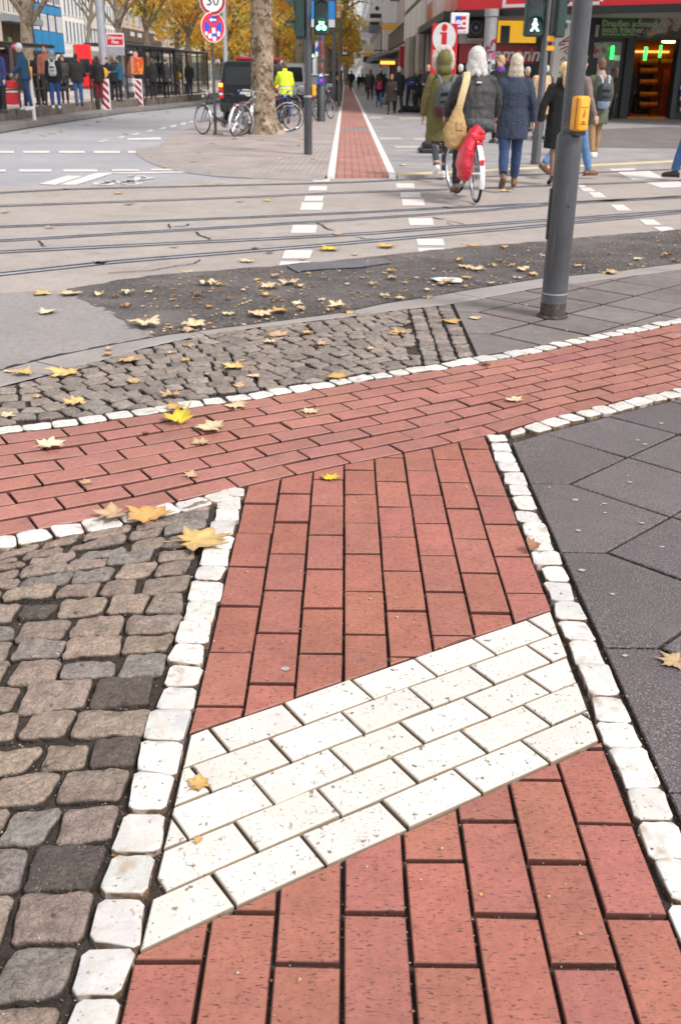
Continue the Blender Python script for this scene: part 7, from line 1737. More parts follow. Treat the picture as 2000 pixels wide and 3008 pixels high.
# canopy over the pavement
cy0, cy1 = y0+1.5, y1-4; t = thing('glass_canopy', 'green grey glass canopy sloping over the right pavement', 'canopy', (XR_, cy0, 0))
b = MB(); zc0, zc1 = 3.15, 2.45
b.add([(0, 0, zc0), (-2.1, 0, zc1+.25), (-2.1, cy1-cy0, zc1+.25), (0, cy1-cy0, zc0), (0, 0, zc0-.1), (-2.1, 0, zc1), (-2.1, cy1-cy0, zc1), (0, cy1-cy0, zc0-.6)], [(0, 1, 2, 3), (7, 6, 5, 4), (0, 4, 5, 1), (1, 5, 6, 2), (2, 6, 7, 3)]); b.build('glazing', mk('green_glass', (.17, .20, .19), .25, var=(1, .2)), t)
b = MB()
for k in range(6): b.box(-2.14, .0, (cy1-cy0)*k/5-.04, (cy1-cy0)*k/5+.04, zc1-.12, zc1-.02)
b.box(-2.16, -2.08, 0, cy1-cy0, zc1-.15, zc1+.26); b.build('beam', M_grey, t)
b = MB(); b.box(-1.6, -.6, -.1, .0, zc1-.35, zc1-.16); b.build('orange_lamp', mk('orange_lamp', (.9, .4, .03), .4, emit=((1, .42, .03), 1.2)), t)
# fourth and following: towards the vanishing point
y0, y1 = Yr(1141)+.2, Yr(1112)
t = building('white_gabled_building', 'narrow pale stone house beyond the glass canopy', 1, XR_+.3, y0, y1, 20, M_cream)
slabp(t, 'white_pier', M_frameW, 1, y0+.2, y0+4, 3.4, 12, .003, .4); slabp(t, 'shop_window', M_darkst, 1, y0+.3, y1-.3, .2, 3.0)
for k in range(4):
    for j in range(3): window(t, 1, y0+6+k*5, y0+8.5+k*5, 4+j*3.2, 6+j*3.2, M_frameW, M_glassD, 1)
y0, y1 = Yr(1112)+.2, Yr(1082)
t = building('brown_building', 'brown house carrying projecting black and white signs', 1, XR_+.2, y0, y1, 19, M_brownst)
slabp(t, 'shop_window', M_darkst, 1, y0+.3, y1-.3, .2, 3.0)
for k in range(6):
    for j in range(3): window(t, 1, y0+3+k*8, y0+7+k*8, 4+j*3.4, 6+j*3.4, M_frameW, M_glassD, 1)
def psign(px, py0, py1, w, Y, parts, label):
    z0, z1 = Zat(px, py1, Y), Zat(px, py0, Y); x = A(px, 150, Y).x
    t = thing('projecting_sign', label, 'sign', (x, Y, z0)); H_ = z1-z0
    z = 0
    for k, (f, m) in enumerate(parts):
        b = MB(); b.cbox(-w/2, w/2, -.12, .12, z+.004, z+H_*f-.004, .02); b.build(['sign_box', 'sign_field', 'dark_field', 'white_field', 'lower_field'][k % 5], m, t); z += H_*f
    b = MB(); b.box(w/2-.05, XR_+.6-x, -.05, .05, H_*.5-.05, H_*.5+.05); b.build('arm', M_black, t); return t
YS_ = 108
for (px, a, c, w, parts, lab) in [(1103, -22, 40, 1.0, [(.5, M_whitep), (.5, M_whitep)], 'white box signs with black dots high on the brown house'), (1100, 40, 62, 1.1, [(.4, M_frameW), (.6, M_black)], 'black sign with white line below the white boxes'), (1097, 64, 98, 1.0, [(.75, mk('blue_grey_sign', (.14, .17, .22), .5)), (.25, M_black)], 'blue grey sign under the black sign'), (1083, 130, 166, 1.0, [(.25, M_yplas2), (.75, mk('cream_sign', (.80, .72, .50), .5))], 'cream lit sign with orange foot beyond the canopy')]:
    t = psign(px, a, c, w, YS_, parts, lab)
    if 'dots' in lab:
        for f in (.25, .75):
            H_ = Zat(px, a, YS_)-Zat(px, c, YS_); b = MB(); b.prism(circle(.05, H_*f, .2, 14), .122, .14, FACE); b.build('black_dot', M_black, t)
psign(1076, 60, 110, 1.4, 140, [(.3, M_whitep), (.4, mk('pale_blue_sign', (.40, .46, .60), .5)), (.3, M_whitep)], 'pale blue and white signs farther down the street')
psign(1078, 166, 200, .8, 120, [(.5, M_whitep), (.5, M_black)], 'small black and white sign just above the far walkers')
y0, y1 = Yr(1082)+.2, 290
t = building('white_far_building', 'long white facade far down the right side of the street', 1, XR_, y0, y1, 21, mk('bright_white_wall', (.74, .73, .72), .85, var=(.2, .05)))
for k in range(14):
    for j in range(4): window(t, 1, y0+2+k*8, y0+5+k*8, 3.6+j*3.4, 5.6+j*3.4, M_frameW, M_glassB, 1)
slabp(t, 'shop_band', M_darkst, 1, y0+.5, y1-.5, .2, 2.8)
# advertising stand at the shop
p = G(1178, 285); t = thing('pavement_stand', 'small white and orange advertising stand by the glass shop front', 'advertising stand', p); b = MB(); b.box(-.35, .35, -.05, .05, .0, 1.15); b.build('board', M_whitep, t); b = MB(); b.box(-.28, .28, -.07, -.052, .75, 1.05); b.box(-.28, .28, -.07, -.052, .12, .35); b.build('orange_field', M_yplas, t)

# ---------------- tram platform, wall, railing
PW = [G(*p, ZR) for p in ((-220, 406), (0, 372), (150, 351), (297, 331), (400, 322), (500, 312), (620, 299))]
PW = [Vector((v.x, v.y)) for v in PW]+[Vector((-6.6, 75)), Vector((-6.3, 110))]
PZ_ = .36
b = MB(); b.prism([tuple(v) for v in PW]+[(-15.5, 110), (-16.5, 24)], .0, PZ_-.004); struct(b.build('platform', mk('platform_paving', (.52, .42, .38), .8, var=[(1, .12), (9, .08)])))
M_wallc = mk('stained_concrete', (.15, .125, .105), .85, var=[(2.2, .35), (9, .3)], speck=[(1, .58, .70, (.045, .038, .032), (3, 3, .6))], bump=(12, .4, .02))
b = MB(); n_ = len(PW)
def offp(i, d):
    a, c = PW[max(i-1, 0)], PW[min(i+1, n_-1)]; e = (c-a).normalized(); return PW[i]+Vector((e.y, -e.x))*d
for i in range(n_-1):
    p0, p1 = offp(i, .02), offp(i+1, .02); q0, q1 = offp(i, -.22), offp(i+1, -.22)
    b.add([(p0.x, p0.y, ZR), (p1.x, p1.y, ZR), (p1.x, p1.y, PZ_+.01), (p0.x, p0.y, PZ_+.01), (q0.x, q0.y, PZ_+.01), (q1.x, q1.y, PZ_+.01)], [(0, 1, 2, 3), (3, 2, 5, 4)])
tag(b.build('retaining_wall', M_wallc), 'dark stained concrete wall along the edge of the tram platform', 'wall')
b = MB()
for i in range(n_-1):
    vs = []
    for d, z in ((.95, ZR), (.93, ZR+.12), (.03, ZR+.13)): vs += [(*offp(i, d), z), (*offp(i+1, d), z)]
    b.add(vs, [(0, 1, 3, 2), (2, 3, 5, 4)])
struct(b.build('platform_kerb', mk('worn_kerb', (.19, .175, .165), .8, var=[(1.5, .2), (12, .12)])))
b = MB()
for i in range(n_-1): b.add([(*offp(i, 1.05), ZR+.004), (*offp(i+1, 1.05), ZR+.004), (*offp(i+1, .94), ZR+.01), (*offp(i, .94), ZR+.01)], [(0, 1, 2, 3)])
struct(b.build('gutter_strip', M_groove))
M_railing = mk('railing_paint', (.045, .032, .03), .5)
rl = thing('platform_railing', 'dark steel railing with two rails along the tram platform', 'railing', (0, 0, 0))
line_ = []
def wall_pt(px, d=-.18):
    # point on the wall line seen in photo column px
    a, dy, dz = ray(px, 260)
    for i in range(n_-1):
        p0, p1 = offp(i, d), offp(i+1, d); e = p1-p0; den = a*e.y-dy*e.x
        if abs(den) < 1e-9: continue
        s_ = (p0.x*e.y-p0.y*e.x)/den; f = ((a*s_-p0.x)*e.x+(dy*s_-p0.y)*e.y)/e.length_squared
        if -1e-6 <= f <= 1+1e-6 and s_ > 0: return Vector((a*s_, dy*s_))
    return None
pts = [wall_pt(px) for px in (-60, 0, 56, 115, 172, 225, 268, 322, 375, 420)]
pts = [p for p in pts if p]
for h_, r_ in ((.93, .032), (.52, .026)):
    b = MB(); b.tube([(p.x, p.y, PZ_+h_) for p in pts], r_, 8); b.build('rail', M_railing, rl, True)
for p in pts:
    b = MB(); b.tube([(p.x, p.y, PZ_), (p.x, p.y, PZ_+.93)], .034, 8); b.build('post', M_railing, rl, True)
# shelters
M_glass = mk('shelter_glass', (.55, .60, .60), .03, trans=1.0, spec=.6); M_glass.node_tree.nodes['Principled BSDF'].inputs['IOR'].default_value = 1.12
M_frame = mk('shelter_frame', (.018, .022, .034), .4)
def shelter(label, pxa, pxb, ztop, npan):
    a, c = wall_pt(pxa, -.75), wall_pt(pxb, -.75); ang = math.atan2(c.y-a.y, c.x-a.x); L = (c-a).length
    t = thing('tram_shelter', label, 'tram shelter', (a.x, a.y, PZ_), ang); H_ = ztop-PZ_; D = 1.5
    b = MB(); b.cbox(-.15, L+.1, -.12, D+.2, H_-.12, H_, .03); b.build('roof', M_frame, t)
    for k in range(npan+1):
        x = L*k/npan; b = MB(); b.box(x-.045, x+.045, -.045, .045, 0, H_-.125); b.build('post', M_frame, t); b = MB(); b.box(x-.045, x+.045, D-.045, D+.045, 0, H_-.125); b.build('post', M_frame, t)
    for k in range(npan):
        x0, x1 = L*k/npan+.05, L*(k+1)/npan-.05
        if k % 2 == 0 or npan < 4:
            b = MB(); b.box(x0, x1, -.006, .006, .10, H_-.30); b.build('glass_pane', M_glass, t)
        b = MB(); b.box(x0, x1, D-.006, D+.006, .10, H_-.30); b.build('glass_pane', M_glass, t)
        for (ya, yb, za, zb2) in ((D-.03, D+.03, .04, .09), (-.03, .03, .04, .09), (-.03, .03, H_-.29, H_-.24)):
            b = MB(); b.box(x0, x1, ya, yb, za, zb2); b.build('frame_bar', M_frame, t)
    b = MB(); b.box(.4, L-.4, D*.55, D*.85, .42, .47); b.box(.8, .88, D*.6, D*.8, 0, .42); b.box(L-.88, L-.8, D*.6, D*.8, 0, .42); b.build('bench', M_grey, t)
    return t
sh1 = shelter('dark framed glass tram shelter with orange poster at its left end', 372, 514, 2.52, 4)
sh2 = shelter('farther glass tram shelter with black roof beside the road signs', 517, 612, 2.48, 3)
p = wall_pt(60, -1.6); t = thing('tram_shelter', 'black roofed shelter at the far left behind the capped person', 'tram shelter', (p.x, p.y+1.5, PZ_), rad(82))
b = MB(); b.cbox(-3.5, 1.6, -.3, 1.6, 1.80, 1.92, .03); b.build('roof', M_black, t)
for x in (-3, -1, 1.2):
    b = MB(); b.box(x-.05, x+.05, 1.3, 1.4, 0, 1.8); b.build('post', M_grey, t)
b = MB(); b.box(-1.0, .9, 1.22, 1.28, .9, 1.6); b.build('blue_notice', mk('deep_blue_notice', (.03, .025, .10), .4), t); b = MB(); b.box(-3, 1.2, 1.42, 1.46, .1, 1.75); b.build('back_panel', M_darkst, t)
# poster in the shelter
p, q = wall_pt(374, -.9), None; Yp = p.y+.3
def PXZ(px, py): return A(px, py, Yp)
t = thing('poster_case', 'poster case with orange figures on black in the tram shelter', 'poster', (PXZ(398, 219).x, Yp, PZ_))
def rel(px, py): v = PXZ(px, py); return (v.x-t.location.x, v.z-PZ_)
x0, z0 = rel(372, 228); x1, z1 = rel(424, 148); b = MB(); b.box(x0, x1, 0, .12, z0, z1); b.build('case', M_black, t)
disc('pink_figure', mk('poster_salmon', (.72, .28, .20), .5), t, [rel(*v) for v in ((375, 226), (394, 226), (395, 175), (391, 164), (384, 166), (378, 180), (374, 195))], .002, .008)
disc('orange_figure', mk('poster_orange', (.70, .10, .02), .5, speck=[(5, .5, .56, (.85, .30, .03)), (9, .58, .63, (.75, .35, .25))]), t, [rel(*v) for v in ((396, 222), (421, 222), (423, 180), (418, 168), (404, 168), (398, 158), (394, 165), (393, 190))], .008, .014)
disc('pale_head', mk('poster_skin', (.75, .38, .30), .5), t, [(rel(399, 160)[0]+.10*math.cos(2*math.pi*i/14), rel(399, 160)[1]+.13*math.sin(2*math.pi*i/14)) for i in range(14)], .014, .018)
disc('white_band', M_whitep, t, [rel(*v) for v in ((374, 157), (390, 157), (390, 149), (374, 149))], .002, .008)
for (a_, c_, d_, e_) in ((353, 369, 250, 268), (376, 397, 229, 245), (378, 398, 248, 269)):
    disc('white_panel', M_whitep, t, [rel(a_, e_), rel(c_, e_), rel(c_, d_), rel(a_, d_)], -.02, .02)
b = MB(); b.box(x0, x0+.06, 0, .1, 0, z0); b.box(x1-.06, x1, 0, .1, 0, z0); b.build('leg', M_frame, t)
# lamp post on the platform with the stop sign
p = wall_pt(312, -.65); lpY = p.y; t = thing('lamp_post', 'thick pale lamp post standing on the tram platform', 'lamp post', (p.x, p.y, PZ_)); b = MB(); b.lathe([(.19, 0), (.185, .6), (.165, 1.2), (.16, 4.0), (.13, 10)], 20); b.lathe([(.22, 0), (.22, .05), (.19, .06)], 20); b.build('mast', M_postL, t, True); b = MB(); b.cbox(-.06, .06, -.2, -.18, .5, .8, .005); b.build('access_door', M_grey, t)
Yp = lpY+1.0; v = A(345, 118, Yp); t = thing('stop_name_sign', 'red stop name sign with white lettering right of the pale lamp post', 'sign', (v.x, Yp, PZ_))
x0, z0 = rel2 = (A(321, 219, Yp).x-v.x, A(345, 137, Yp).z-PZ_); x1, z1 = A(371, 219, Yp).x-v.x, A(345, 97, Yp).z-PZ_
b = MB(); b.box(x0, x1, 0, .08, z0, z1); pl_ = b.build('plate', M_whitep, t); b = MB(); b.box(x0+.03, x1-.03, -.012, -.002, z0+.06, z1-.05); b.build('red_field', mk('stop_sign_red', (.55, .015, .02), .5), pl_)
text_mesh('lettering', 'Zülpicher', .155, M_whitep, pl_, Matrix.Translation(((x0+x1)/2, -.016, (z0+z1)/2+.075)) @ UPR, bold=True); text_mesh('lettering', 'Platz', .155, M_whitep, pl_, Matrix.Translation(((x0+x1)/2, -.016, (z0+z1)/2-.09)) @ UPR, bold=True)
b = MB(); b.box(x0, x1, .0, .08, z0-.32, z0-.004); b.build('route_panel', M_postL, t); b = MB(); b.box(x0+.05, x0+.12, .02, .08, 0, z0-.33); b.box(x1-.12, x1-.05, .02, .08, 0, z0-.33); b.build('leg', M_grey, t)
# red ticket pillar
Yp = wall_pt(250, -1.4).y; v = A(248, 219, Yp); t = thing('ticket_pillar', 'tall bright red ticket pillar on a grey foot on the platform', 'ticket machine', (v.x, Yp, PZ_), rad(28))
zt_ = A(248, 131, Yp).z-PZ_; b = MB(); b.cbox(-.30, .30, -.24, .24, .42, zt_, .02); b.build('red_body', mk('ticket_red', (.72, .004, .008), .4, var=(2, .06)), t); b = MB(); b.cbox(-.24, .24, -.2, .2, 0, .418, .02); b.build('foot', M_concr, t); b = MB(); b.cbox(-.2, .2, -.26, -.242, 1.0, 1.5, .005); b.build('screen', M_glassD, t)
# red trolley
Yp = wall_pt(30, -.7).y; v = A(30, 219, Yp); t = thing('litter_case', 'red box with a white band at the far left of the platform', 'box', (v.x, Yp, PZ_)); b = MB(); b.cbox(-.16, .16, -.14, .14, .08, .42, .02); b.build('lower_case', mk('case_red', (.55, .01, .015), .4), t); b = MB(); b.cbox(-.165, .165, -.145, .145, .423, .53, .01); b.build('white_band', M_whitep, t); b = MB(); b.cbox(-.15, .15, -.14, .14, .533, .76, .03); b.build('upper_case', mk('case_red2', (.55, .01, .015), .4), t)

# ---------------- vehicles
def van(label, loc, rz, m_body, roof=None, name='van', plate='K·RN 50', H=1.95, W_=1.86, L=4.9):
    t = thing(name, label, 'van', loc, rz); hw = W_/2
    secs = []
    def sec(y, k=1.0, top=H, low=.34, inw=.0):
        w0, w1 = (hw-inw), (hw-inw)*.88
        return [(-w0*.97, y, low), (-w0, y, low+.15), (-w0, y, .95), (-w0*.985, y, 1.05), (-w1, y, top-.18), (-w1*.94, y, top-.06), (-w1*.8, y, top), (w1*.8, y, top), (w1*.94, y, top-.06), (w1, y, top-.18), (w0*.985, y, 1.05), (w0, y, .95), (w0, y, low+.15), (w0*.97, y, low)]
    S = [sec(0, top=H-.05, inw=.05), sec(.06, top=H-.01, inw=.01), sec(.2), sec(3.2), sec(3.5, top=H-.06), sec(4.15, top=1.28), sec(4.75, top=1.02), sec(L, top=.85, inw=.12)]
    b = MB(); n_ = 14; vs = [v for s_ in S for v in s_]; fs = []
    for k in range(len(S)-1): fs += [(k*n_+i, k*n_+(i+1) % n_, (k+1)*n_+(i+1) % n_, (k+1)*n_+i) for i in range(n_)]
    fs += [tuple(range(n_-1, -1, -1)), tuple(range((len(S)-1)*n_, len(S)*n_))]; b.add(vs, fs); b.build('body', m_body, t, True)
    G_ = M_glassD
    b = MB(); b.prism([(-.74, 1.12), (.74, 1.12), (.70, H-.22), (.66, H-.17), (-.66, H-.17), (-.70, H-.22)], .012, .03, Matrix.Translation((0, .015, 0)) @ FACE); b.build('rear_window', G_, t)
    for s_ in (-1, 1):
        for y0, y1 in ((.3, 1.3), (1.4, 2.5), (2.6, 3.5)):
            b = MB(); x_ = s_*hw*.955; b.add([(x_, y0, 1.12), (x_, y1, 1.12), (s_*hw*.905, y1-.05, H-.26), (s_*hw*.905, y0+.05, H-.26), (x_-s_*.06, y0, 1.12), (x_-s_*.06, y1, 1.12)], [(0, 1, 2, 3)])
            b.v = [(v[0]+s_*.018, v[1], v[2]) for v in b.v]; b.build('side_window', G_, t)
        tl = MB(); tl.cbox(s_*hw*.93-.07, s_*hw*.93+.07, -.03, .06, .72, 1.18, .02); o = tl.build('tail_light', M_red, t)
        tl = MB(); tl.cbox(s_*hw*.93-.06, s_*hw*.93+.06, -.045, .0, 1.06, 1.16, .01); tl.build('indicator', mk('lit_indicator', (.9, .5, .05), .4, emit=((1, .50, .05), 1.1)) if 'lit_indicator' not in bpy.data.materials else bpy.data.materials['lit_indicator'], o)
        tl = MB(); tl.cbox(s_*hw*.93-.055, s_*hw*.93+.055, -.045, .0, .82, .89, .01); tl.build('reversing_lamp', M_whitep, o)
        b = MB(); b.cbox(s_*(hw+.02)-.10, s_*(hw+.02)+.10, 3.35, 3.5, 1.12, 1.36, .03); b.build('mirror', M_black, t)
        for y in (.95, 3.95):
            T_ = Matrix.Rotation(rad(90), 3, 'Y'); b = MB(); b.lathe([(.20, -.09), (.22, -.05), (.22, .05), (.20, .09)], 20, T_, (s_*(hw-.12), y, .33)); w_ = b.build('wheel', M_grey, t, True)
            b = MB(); b.lathe([(.23, -.11), (.32, -.10), (.335, -.05), (.335, .05), (.32, .10), (.23, .11)], 26, T_, (s_*(hw-.13), y, .33)); b.build('tyre', M_tyre, w_, True)
    b = MB(); b.cbox(-hw*.97, hw*.97, -.07, .10, .36, .60, .04); b.build('bumper', M_black, t)
    b = MB(); b.box(-.30, .30, -.02, .0, .80, .92); pl = b.build('licence_plate', M_whitep, t); b = MB(); b.box(-.30, -.255, -.024, -.0205, .80, .92); b.build('blue_strip', M_blue, pl)
    text_mesh('plate_text', plate, .10, M_black, pl, Matrix.Translation((.02, -.023, .86)) @ UPR, ext=.001)
    b = MB(); b.cbox(-.34, .34, -.035, .0, .945, .975, .008); b.build('handle_strip', M_postL, t)
    b = MB(); b.tube([(-.1, .02, 1.13), (.1, -.03, 1.16), (.42, -.02, 1.19)], .012, 6); b.build('wiper', M_black, t)
    return t
vp = Vector((A(731, 219, 33.6).x, 33.4, ZR))
van('black van with lit tail lights parked behind the plane trunk', vp, rad(-1), mk('black_car_paint', (.008, .009, .012), .32, coat=.15, spec=.3), plate='K·LN 540', H=1.80, W_=1.84)
b = MB(); b.cbox(-.6, .7, .35, 2.6, 0, .10, .03); tag(b.build('roof_load', M_redd, None, False, vp+Vector((.15, .2, 1.812))), 'flat dark red load lying on the roof of the black van', 'roof load')
wp_ = mk('white_car_paint', (.70, .70, .69), .3, coat=.5)
def whitevan(px, X, lab, **k):
    Y = Yat(px, X); return van(lab, Vector((X, Y, ZR)), rad(k.get('rz', 0)), wp_, H=2.5, W_=2.0, L=5.4, plate='K·AB 21')
whitevan(205, -19.0, 'tall white van on the far road behind the red ticket pillar'); whitevan(296, -19.2, 'second tall white van on the far road seen past the lamp post')
whitevan(475, -18.2, 'white van on the far road seen through the shelter glass')
for k, (px, X, c, lab) in enumerate([(668, -5.2, M_whitep, 'white van farther up the road left of the black van'), (842, -3.4, M_chrome, 'pale silver van parked beyond the black van')]):
    if k == 0: continue
    Y = 47+k*2; van(lab, Vector((A(px, 219, Y).x, Y, ZR)), 0, wp_ if k == 0 else mk('silver_paint', (.45, .45, .46), .3, metal=.3), H=1.9)

# ------------------------------------------------------------------ trees
M_bark = mk('plane_bark', (.235, .18, .125), .85, var=[(2.5, .2), (18, .25)], speck=[(3.2, .52, .62, (.36, .285, .20)), (5, .52, .58, (.135, .085, .05)), (8, .56, .62, (.06, .038, .025)), (14, .60, .68, (.36, .21, .10))], bump=(16, .8, .04))
M_barkF = mk('plane_bark_far', (.23, .185, .13), .9, var=[(2, .3), (9, .25)], speck=[(4, .56, .63, (.11, .075, .045))])
M_fol = mk('autumn_foliage', None, .7, attr=True)
_n = M_fol.node_tree.nodes; _l = M_fol.node_tree.links; _t = _n.new('ShaderNodeBsdfTranslucent'); _m = _n.new('ShaderNodeMixShader'); _m.inputs[0].default_value = .62
_l.new(_n['Principled BSDF'].inputs['Base Color'].links[0].from_socket, _t.inputs[0]); _l.new(_n['Principled BSDF'].outputs[0], _m.inputs[1]); _l.new(_t.outputs[0], _m.inputs[2]); _l.new(_m.outputs[0], _n['Material Output'].inputs[0])
FC = [(.82, .58, .10), (.88, .66, .13), (.66, .52, .11), (.78, .48, .09), (.44, .42, .10), (.90, .72, .24), (.76, .44, .09)]
def crown_mesh(seed, rx, ry, rz, n_cl, per, lsz, dens=1.0):
    r_ = random.Random(seed); mb = MB()
    for _ in range(n_cl):
        while True:
            v = Vector((r_.uniform(-1, 1), r_.uniform(-1, 1), r_.uniform(-1, 1)))
            if .15 < v.length < 1 and noise.noise(v*1.9+Vector((seed, 0, 0))) > -.12: break
        v = v*(.72+.28*r_.random()); c = Vector((v.x*rx, v.y*ry, v.z*rz)); base = r_.choice(FC); cr = r_.uniform(.35, .95)
        for _ in range(per):
            d = Vector((r_.gauss(0, 1), r_.gauss(0, 1), r_.gauss(0, .7)))*cr*.5; p = c+d; a = Vector((r_.gauss(0, 1), r_.gauss(0, 1), r_.gauss(0, 1))).normalized(); u = a.orthogonal().normalized(); w_ = a.cross(u); s_ = lsz*r_.uniform(.6, 1.3)
            k = r_.uniform(.65, 1.3); mb.color((base[0]*k, base[1]*k, base[2]*k))
            mb.add([p-u*s_, p+w_*s_*.55, p+u*s_, p-w_*s_*.55+a*s_*.3], [(0, 1, 2, 3)])
    o = mb.build('crown', M_fol); return o
def tree(label, x, y, r, h, crown_c, crown_r, lean=(0, 0), limbs=6, seed=1, fol=None, group=None, base_z=0.0, mat=None, fork=None):
    r_ = random.Random(seed); t = thing('plane_tree', label, 'tree', (x, y, base_z), 0, group); b = MB()
    fz = fork or (crown_c-crown_r*.6)
    pts = [(0, 0, -.05), (.0, 0, .12), (0, 0, .5)]+[(lean[0]*z/h+.05*math.sin(z*1.3+seed), lean[1]*z/h+.05*math.cos(z*1.1), z) for z in (1.2, 2.2, fz*.8+.4, fz+.6)]
    b.tube(pts, [r*1.55, r*1.28, r*1.08, r*1.0, r*.95, r*.86, r*.74], 16)
    top = Vector(pts[-1]); b.tube([top-Vector((0, 0, .3)), top+Vector((lean[0]*.3, 0, 1.5)), top+Vector((lean[0]*.6, .3, crown_r*1.3))], [r*.7, r*.45, r*.12], 10)
    for k in range(limbs):
        a = 2*math.pi*k/limbs+r_.uniform(-.4, .4); L_ = crown_r*r_.uniform(.7, 1.05); s0 = top+Vector((0, 0, r_.uniform(-.5, .9))); 
        p1 = s0+Vector((math.cos(a)*L_*.35, math.sin(a)*L_*.35, L_*.42)); p2 = s0+Vector((math.cos(a+.2)*L_*.75, math.sin(a+.2)*L_*.75, L_*r_.uniform(.5, .85))); p3 = s0+Vector((math.cos(a+.3)*L_*1.1, math.sin(a+.3)*L_*1.1, L_*r_.uniform(.5, 1.0)))
        b.tube([s0, p1, p2, p3], [r*.46, r*.30, r*.16, r*.05], 8)
        for j in range(2):
            q = p1.lerp(p2, r_.uniform(.2, 1)); e = q+Vector((r_.uniform(-1, 1), r_.uniform(-1, 1), r_.uniform(.1, 1)))*L_*.35; b.tube([q, q.lerp(e, .5)+Vector((0, 0, .15)), e], [r*.14, r*.09, r*.03], 6)
    b.build('trunk', mat or M_barkF, t, True)
    if fol:
        c = fol.copy(); c.data = fol.data; COL.objects.link(c); c.parent = t; c.location = (lean[0]*1.1, 0, crown_c); c.rotation_euler = (0, 0, r_.uniform(0, 6.28)); c.scale = (crown_r/4, crown_r/4, crown_r/4); c.name = 'crown'
    return t
proto = [crown_mesh(11, 4, 4, 3.4, 88, 38, .17), crown_mesh(12, 4, 4, 3.4, 80, 38, .17), crown_mesh(13, 4, 4, 3.6, 46, 30, .15)]
# main plane trunk on the island, with flared root foot
F_ = G(768, 394); mt = thing('plane_tree', 'thick plane trunk with flaking patched bark standing on the paved island', 'tree', Vector((F_.x, F_.y+.35, 0)))
b = MB(); n_ = 28; vs = []; lev = [(-.05, 1.85), (.06, 1.62), (.2, 1.36), (.42, 1.18), (.8, 1.07), (1.3, 1.0), (2.0, .97), (2.7, .92), (3.4, .88), (4.4, .86), (6.0, .80)]
for z, s_ in lev:
    for j in range(n_):
        a = 2*math.pi*j/n_; rr = .285*s_*(1+.07*math.sin(3*a+z*.8)+.035*math.sin(5*a-z*1.7))*(1+max(0, s_-1.05)*.35*max(0, math.sin(4*a+.6)))+.012*noise.noise(Vector((math.cos(a)*2, math.sin(a)*2, z*2.5)))
        vs.append((rr*math.cos(a)+.012*z-.02*z*z*.1, rr*math.sin(a), z))
b.add(vs, [(k*n_+j, k*n_+(j+1) % n_, (k+1)*n_+(j+1) % n_, (k+1)*n_+j) for k in range(len(lev)-1) for j in range(n_)]); b.build('trunk', M_bark, mt, 2)
b = MB()
for a, L_ in ((0.4, 4), (2.0, 4.5), (3.4, 4), (4.8, 4.2)): b.tube([(0, 0, 5.8), (math.cos(a)*L_*.4, math.sin(a)*L_*.4, 7.4), (math.cos(a)*L_, math.sin(a)*L_, 9.2)], [.2, .13, .04], 8)
b.build('limb', M_bark, mt, 2)
c = proto[0].copy(); COL.objects.link(c); c.parent = mt; c.location = (0, 0, 10.5); c.scale = (1.15, 1.15, 1.0); c.name = 'crown'
c = MB(); v = G(634, 396); 
for k in range(30): 
    a = R_.uniform(0, 6.28); rr = R_.uniform(.0, .16); h_ = R_.uniform(.04, .12); x, y = v.x+rr*math.cos(a)*1.6, v.y-.05+rr*math.sin(a); c.add([(x-.008, y, .0), (x+.008, y, 0), (x+R_.uniform(-.04, .04), y+R_.uniform(-.03, .03), h_), (x-.002, y+.006, 0)], [(0, 1, 2), (1, 3, 2)])
o = c.build('grass_tuft', mk('grass', (.10, .16, .02), .8)); tag(o, kind='stuff')
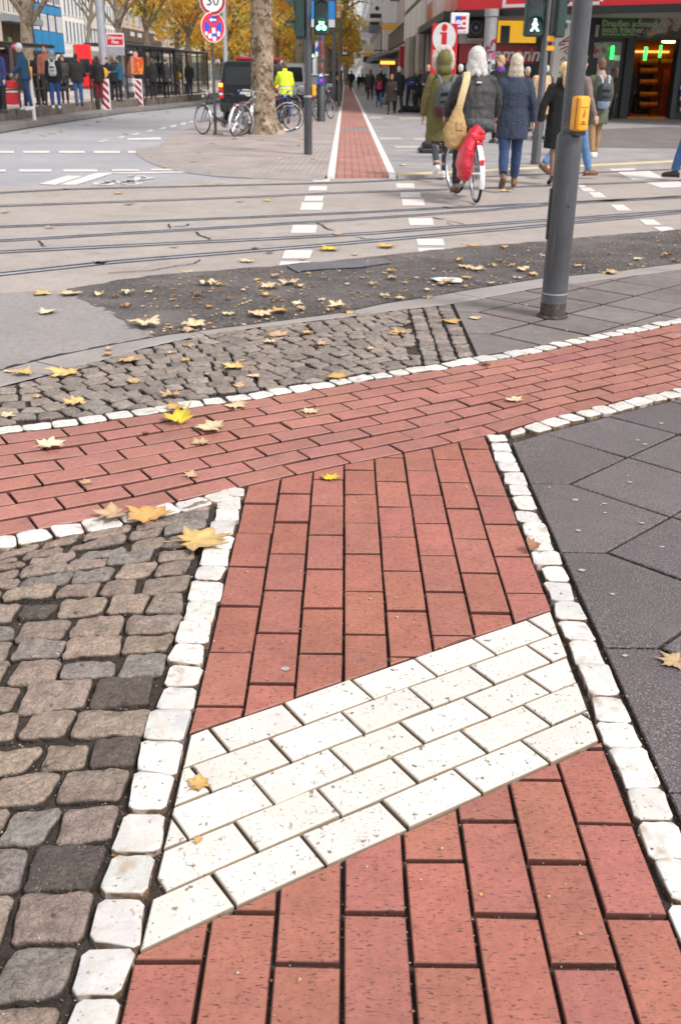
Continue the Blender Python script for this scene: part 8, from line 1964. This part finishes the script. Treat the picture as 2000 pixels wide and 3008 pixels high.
# row along the red path
SG = 'plane trees lining the red path'
for k, (px, Y, r, cr) in enumerate([(883, 52, .28, 3.6), (962, 84, .26, 3.2), (975, 104, .25, 3.2), (985, 126, .25, 3.2), (1018, 165, .28, 3.4), (990, 150, .25, 3.2), (996, 200, .25, 3.6), (1012, 235, .25, 3.8)]):
    v = A(px, 219, Y); tree(['second plane tree trunk right behind the middle signal post', 'plane tree with dark trunk behind the sticker covered post', 'yellow plane tree right of the orange banner sign', 'yellow plane tree above the parked bicycles far off', 'slim forked plane tree at the far end left of the path', 'small far yellow tree behind the hanging arch sign', 'tiny distant yellow tree near the street end', 'tiniest yellow tree at the vanishing point'][k], v.x, Y, r, 8, 6.6 if k == 0 else 5.4, cr, (R_.uniform(-.2, .2), 0), 5, 20+k, proto[k % 2], SG)
# row beyond, on the left of the road
SL = 'plane trees beyond the tram platform'
for k, (px, Y, r, ln, cr, fo) in enumerate([(96, 47, .30, (-.1, 0), 4.2, 2), (245, 58, .13, (1.1, 0), 3.0, None), (362, 62, .22, (-.2, 0), 4.4, 2), (437, 68, .20, (.1, 0), 4.2, 1), (556, 78, .22, (.15, 0), 4.0, 0), (528, 92, .22, (-.2, 0), 4.2, 1), (600, 98, .24, (0, 0), 4.4, 0), (655, 112, .24, (0, 0), 4.4, 1), (700, 128, .24, (0, 0), 4.6, 0), (795, 125, .24, (0, 0), 4.2, 1), (840, 140, .24, (0, 0), 4.6, 0), (740, 105, .24, (0, 0), 4.0, 0), (870, 110, .24, (0, 0), 3.6, 1), (815, 95, .22, (0, 0), 3.4, 0), (680, 90, .22, (0, 0), 3.6, 1)]):
    v = A(px, 219, Y); lab = ['forked plane tree with pale trunk behind the capped person', 'thin leaning trunk in front of the white office house', 'branching plane tree right of the red stop sign', 'slender plane tree above the tram shelter roof', 'plane tree with twisted limbs left of the no stopping sign', 'plane tree between shelter and no stopping sign', 'yellow tree behind the no stopping sign', 'yellow tree directly behind the grey lamp post', 'yellow tree left of the thick plane trunk', 'yellow tree right of the thick plane trunk', 'yellow tree behind the side signal heads', 'yellow tree hidden partly by the thick plane trunk', 'yellow tree beside the middle signal post', 'low yellow tree above the worker in the vest', 'low yellow tree above the black van'][k]
    tree(lab, v.x, Y, r, 8, [11.5, 8, 8.5, 8.2, 7.4, 6.8][k] if k < 6 else 5.8, cr, ln, 6, 40+k, proto[fo] if fo is not None else None, SL, fork=2.9 if k == 0 else (3.4 if k < 6 else None))
for p_ in proto: bpy.data.objects.remove(p_)
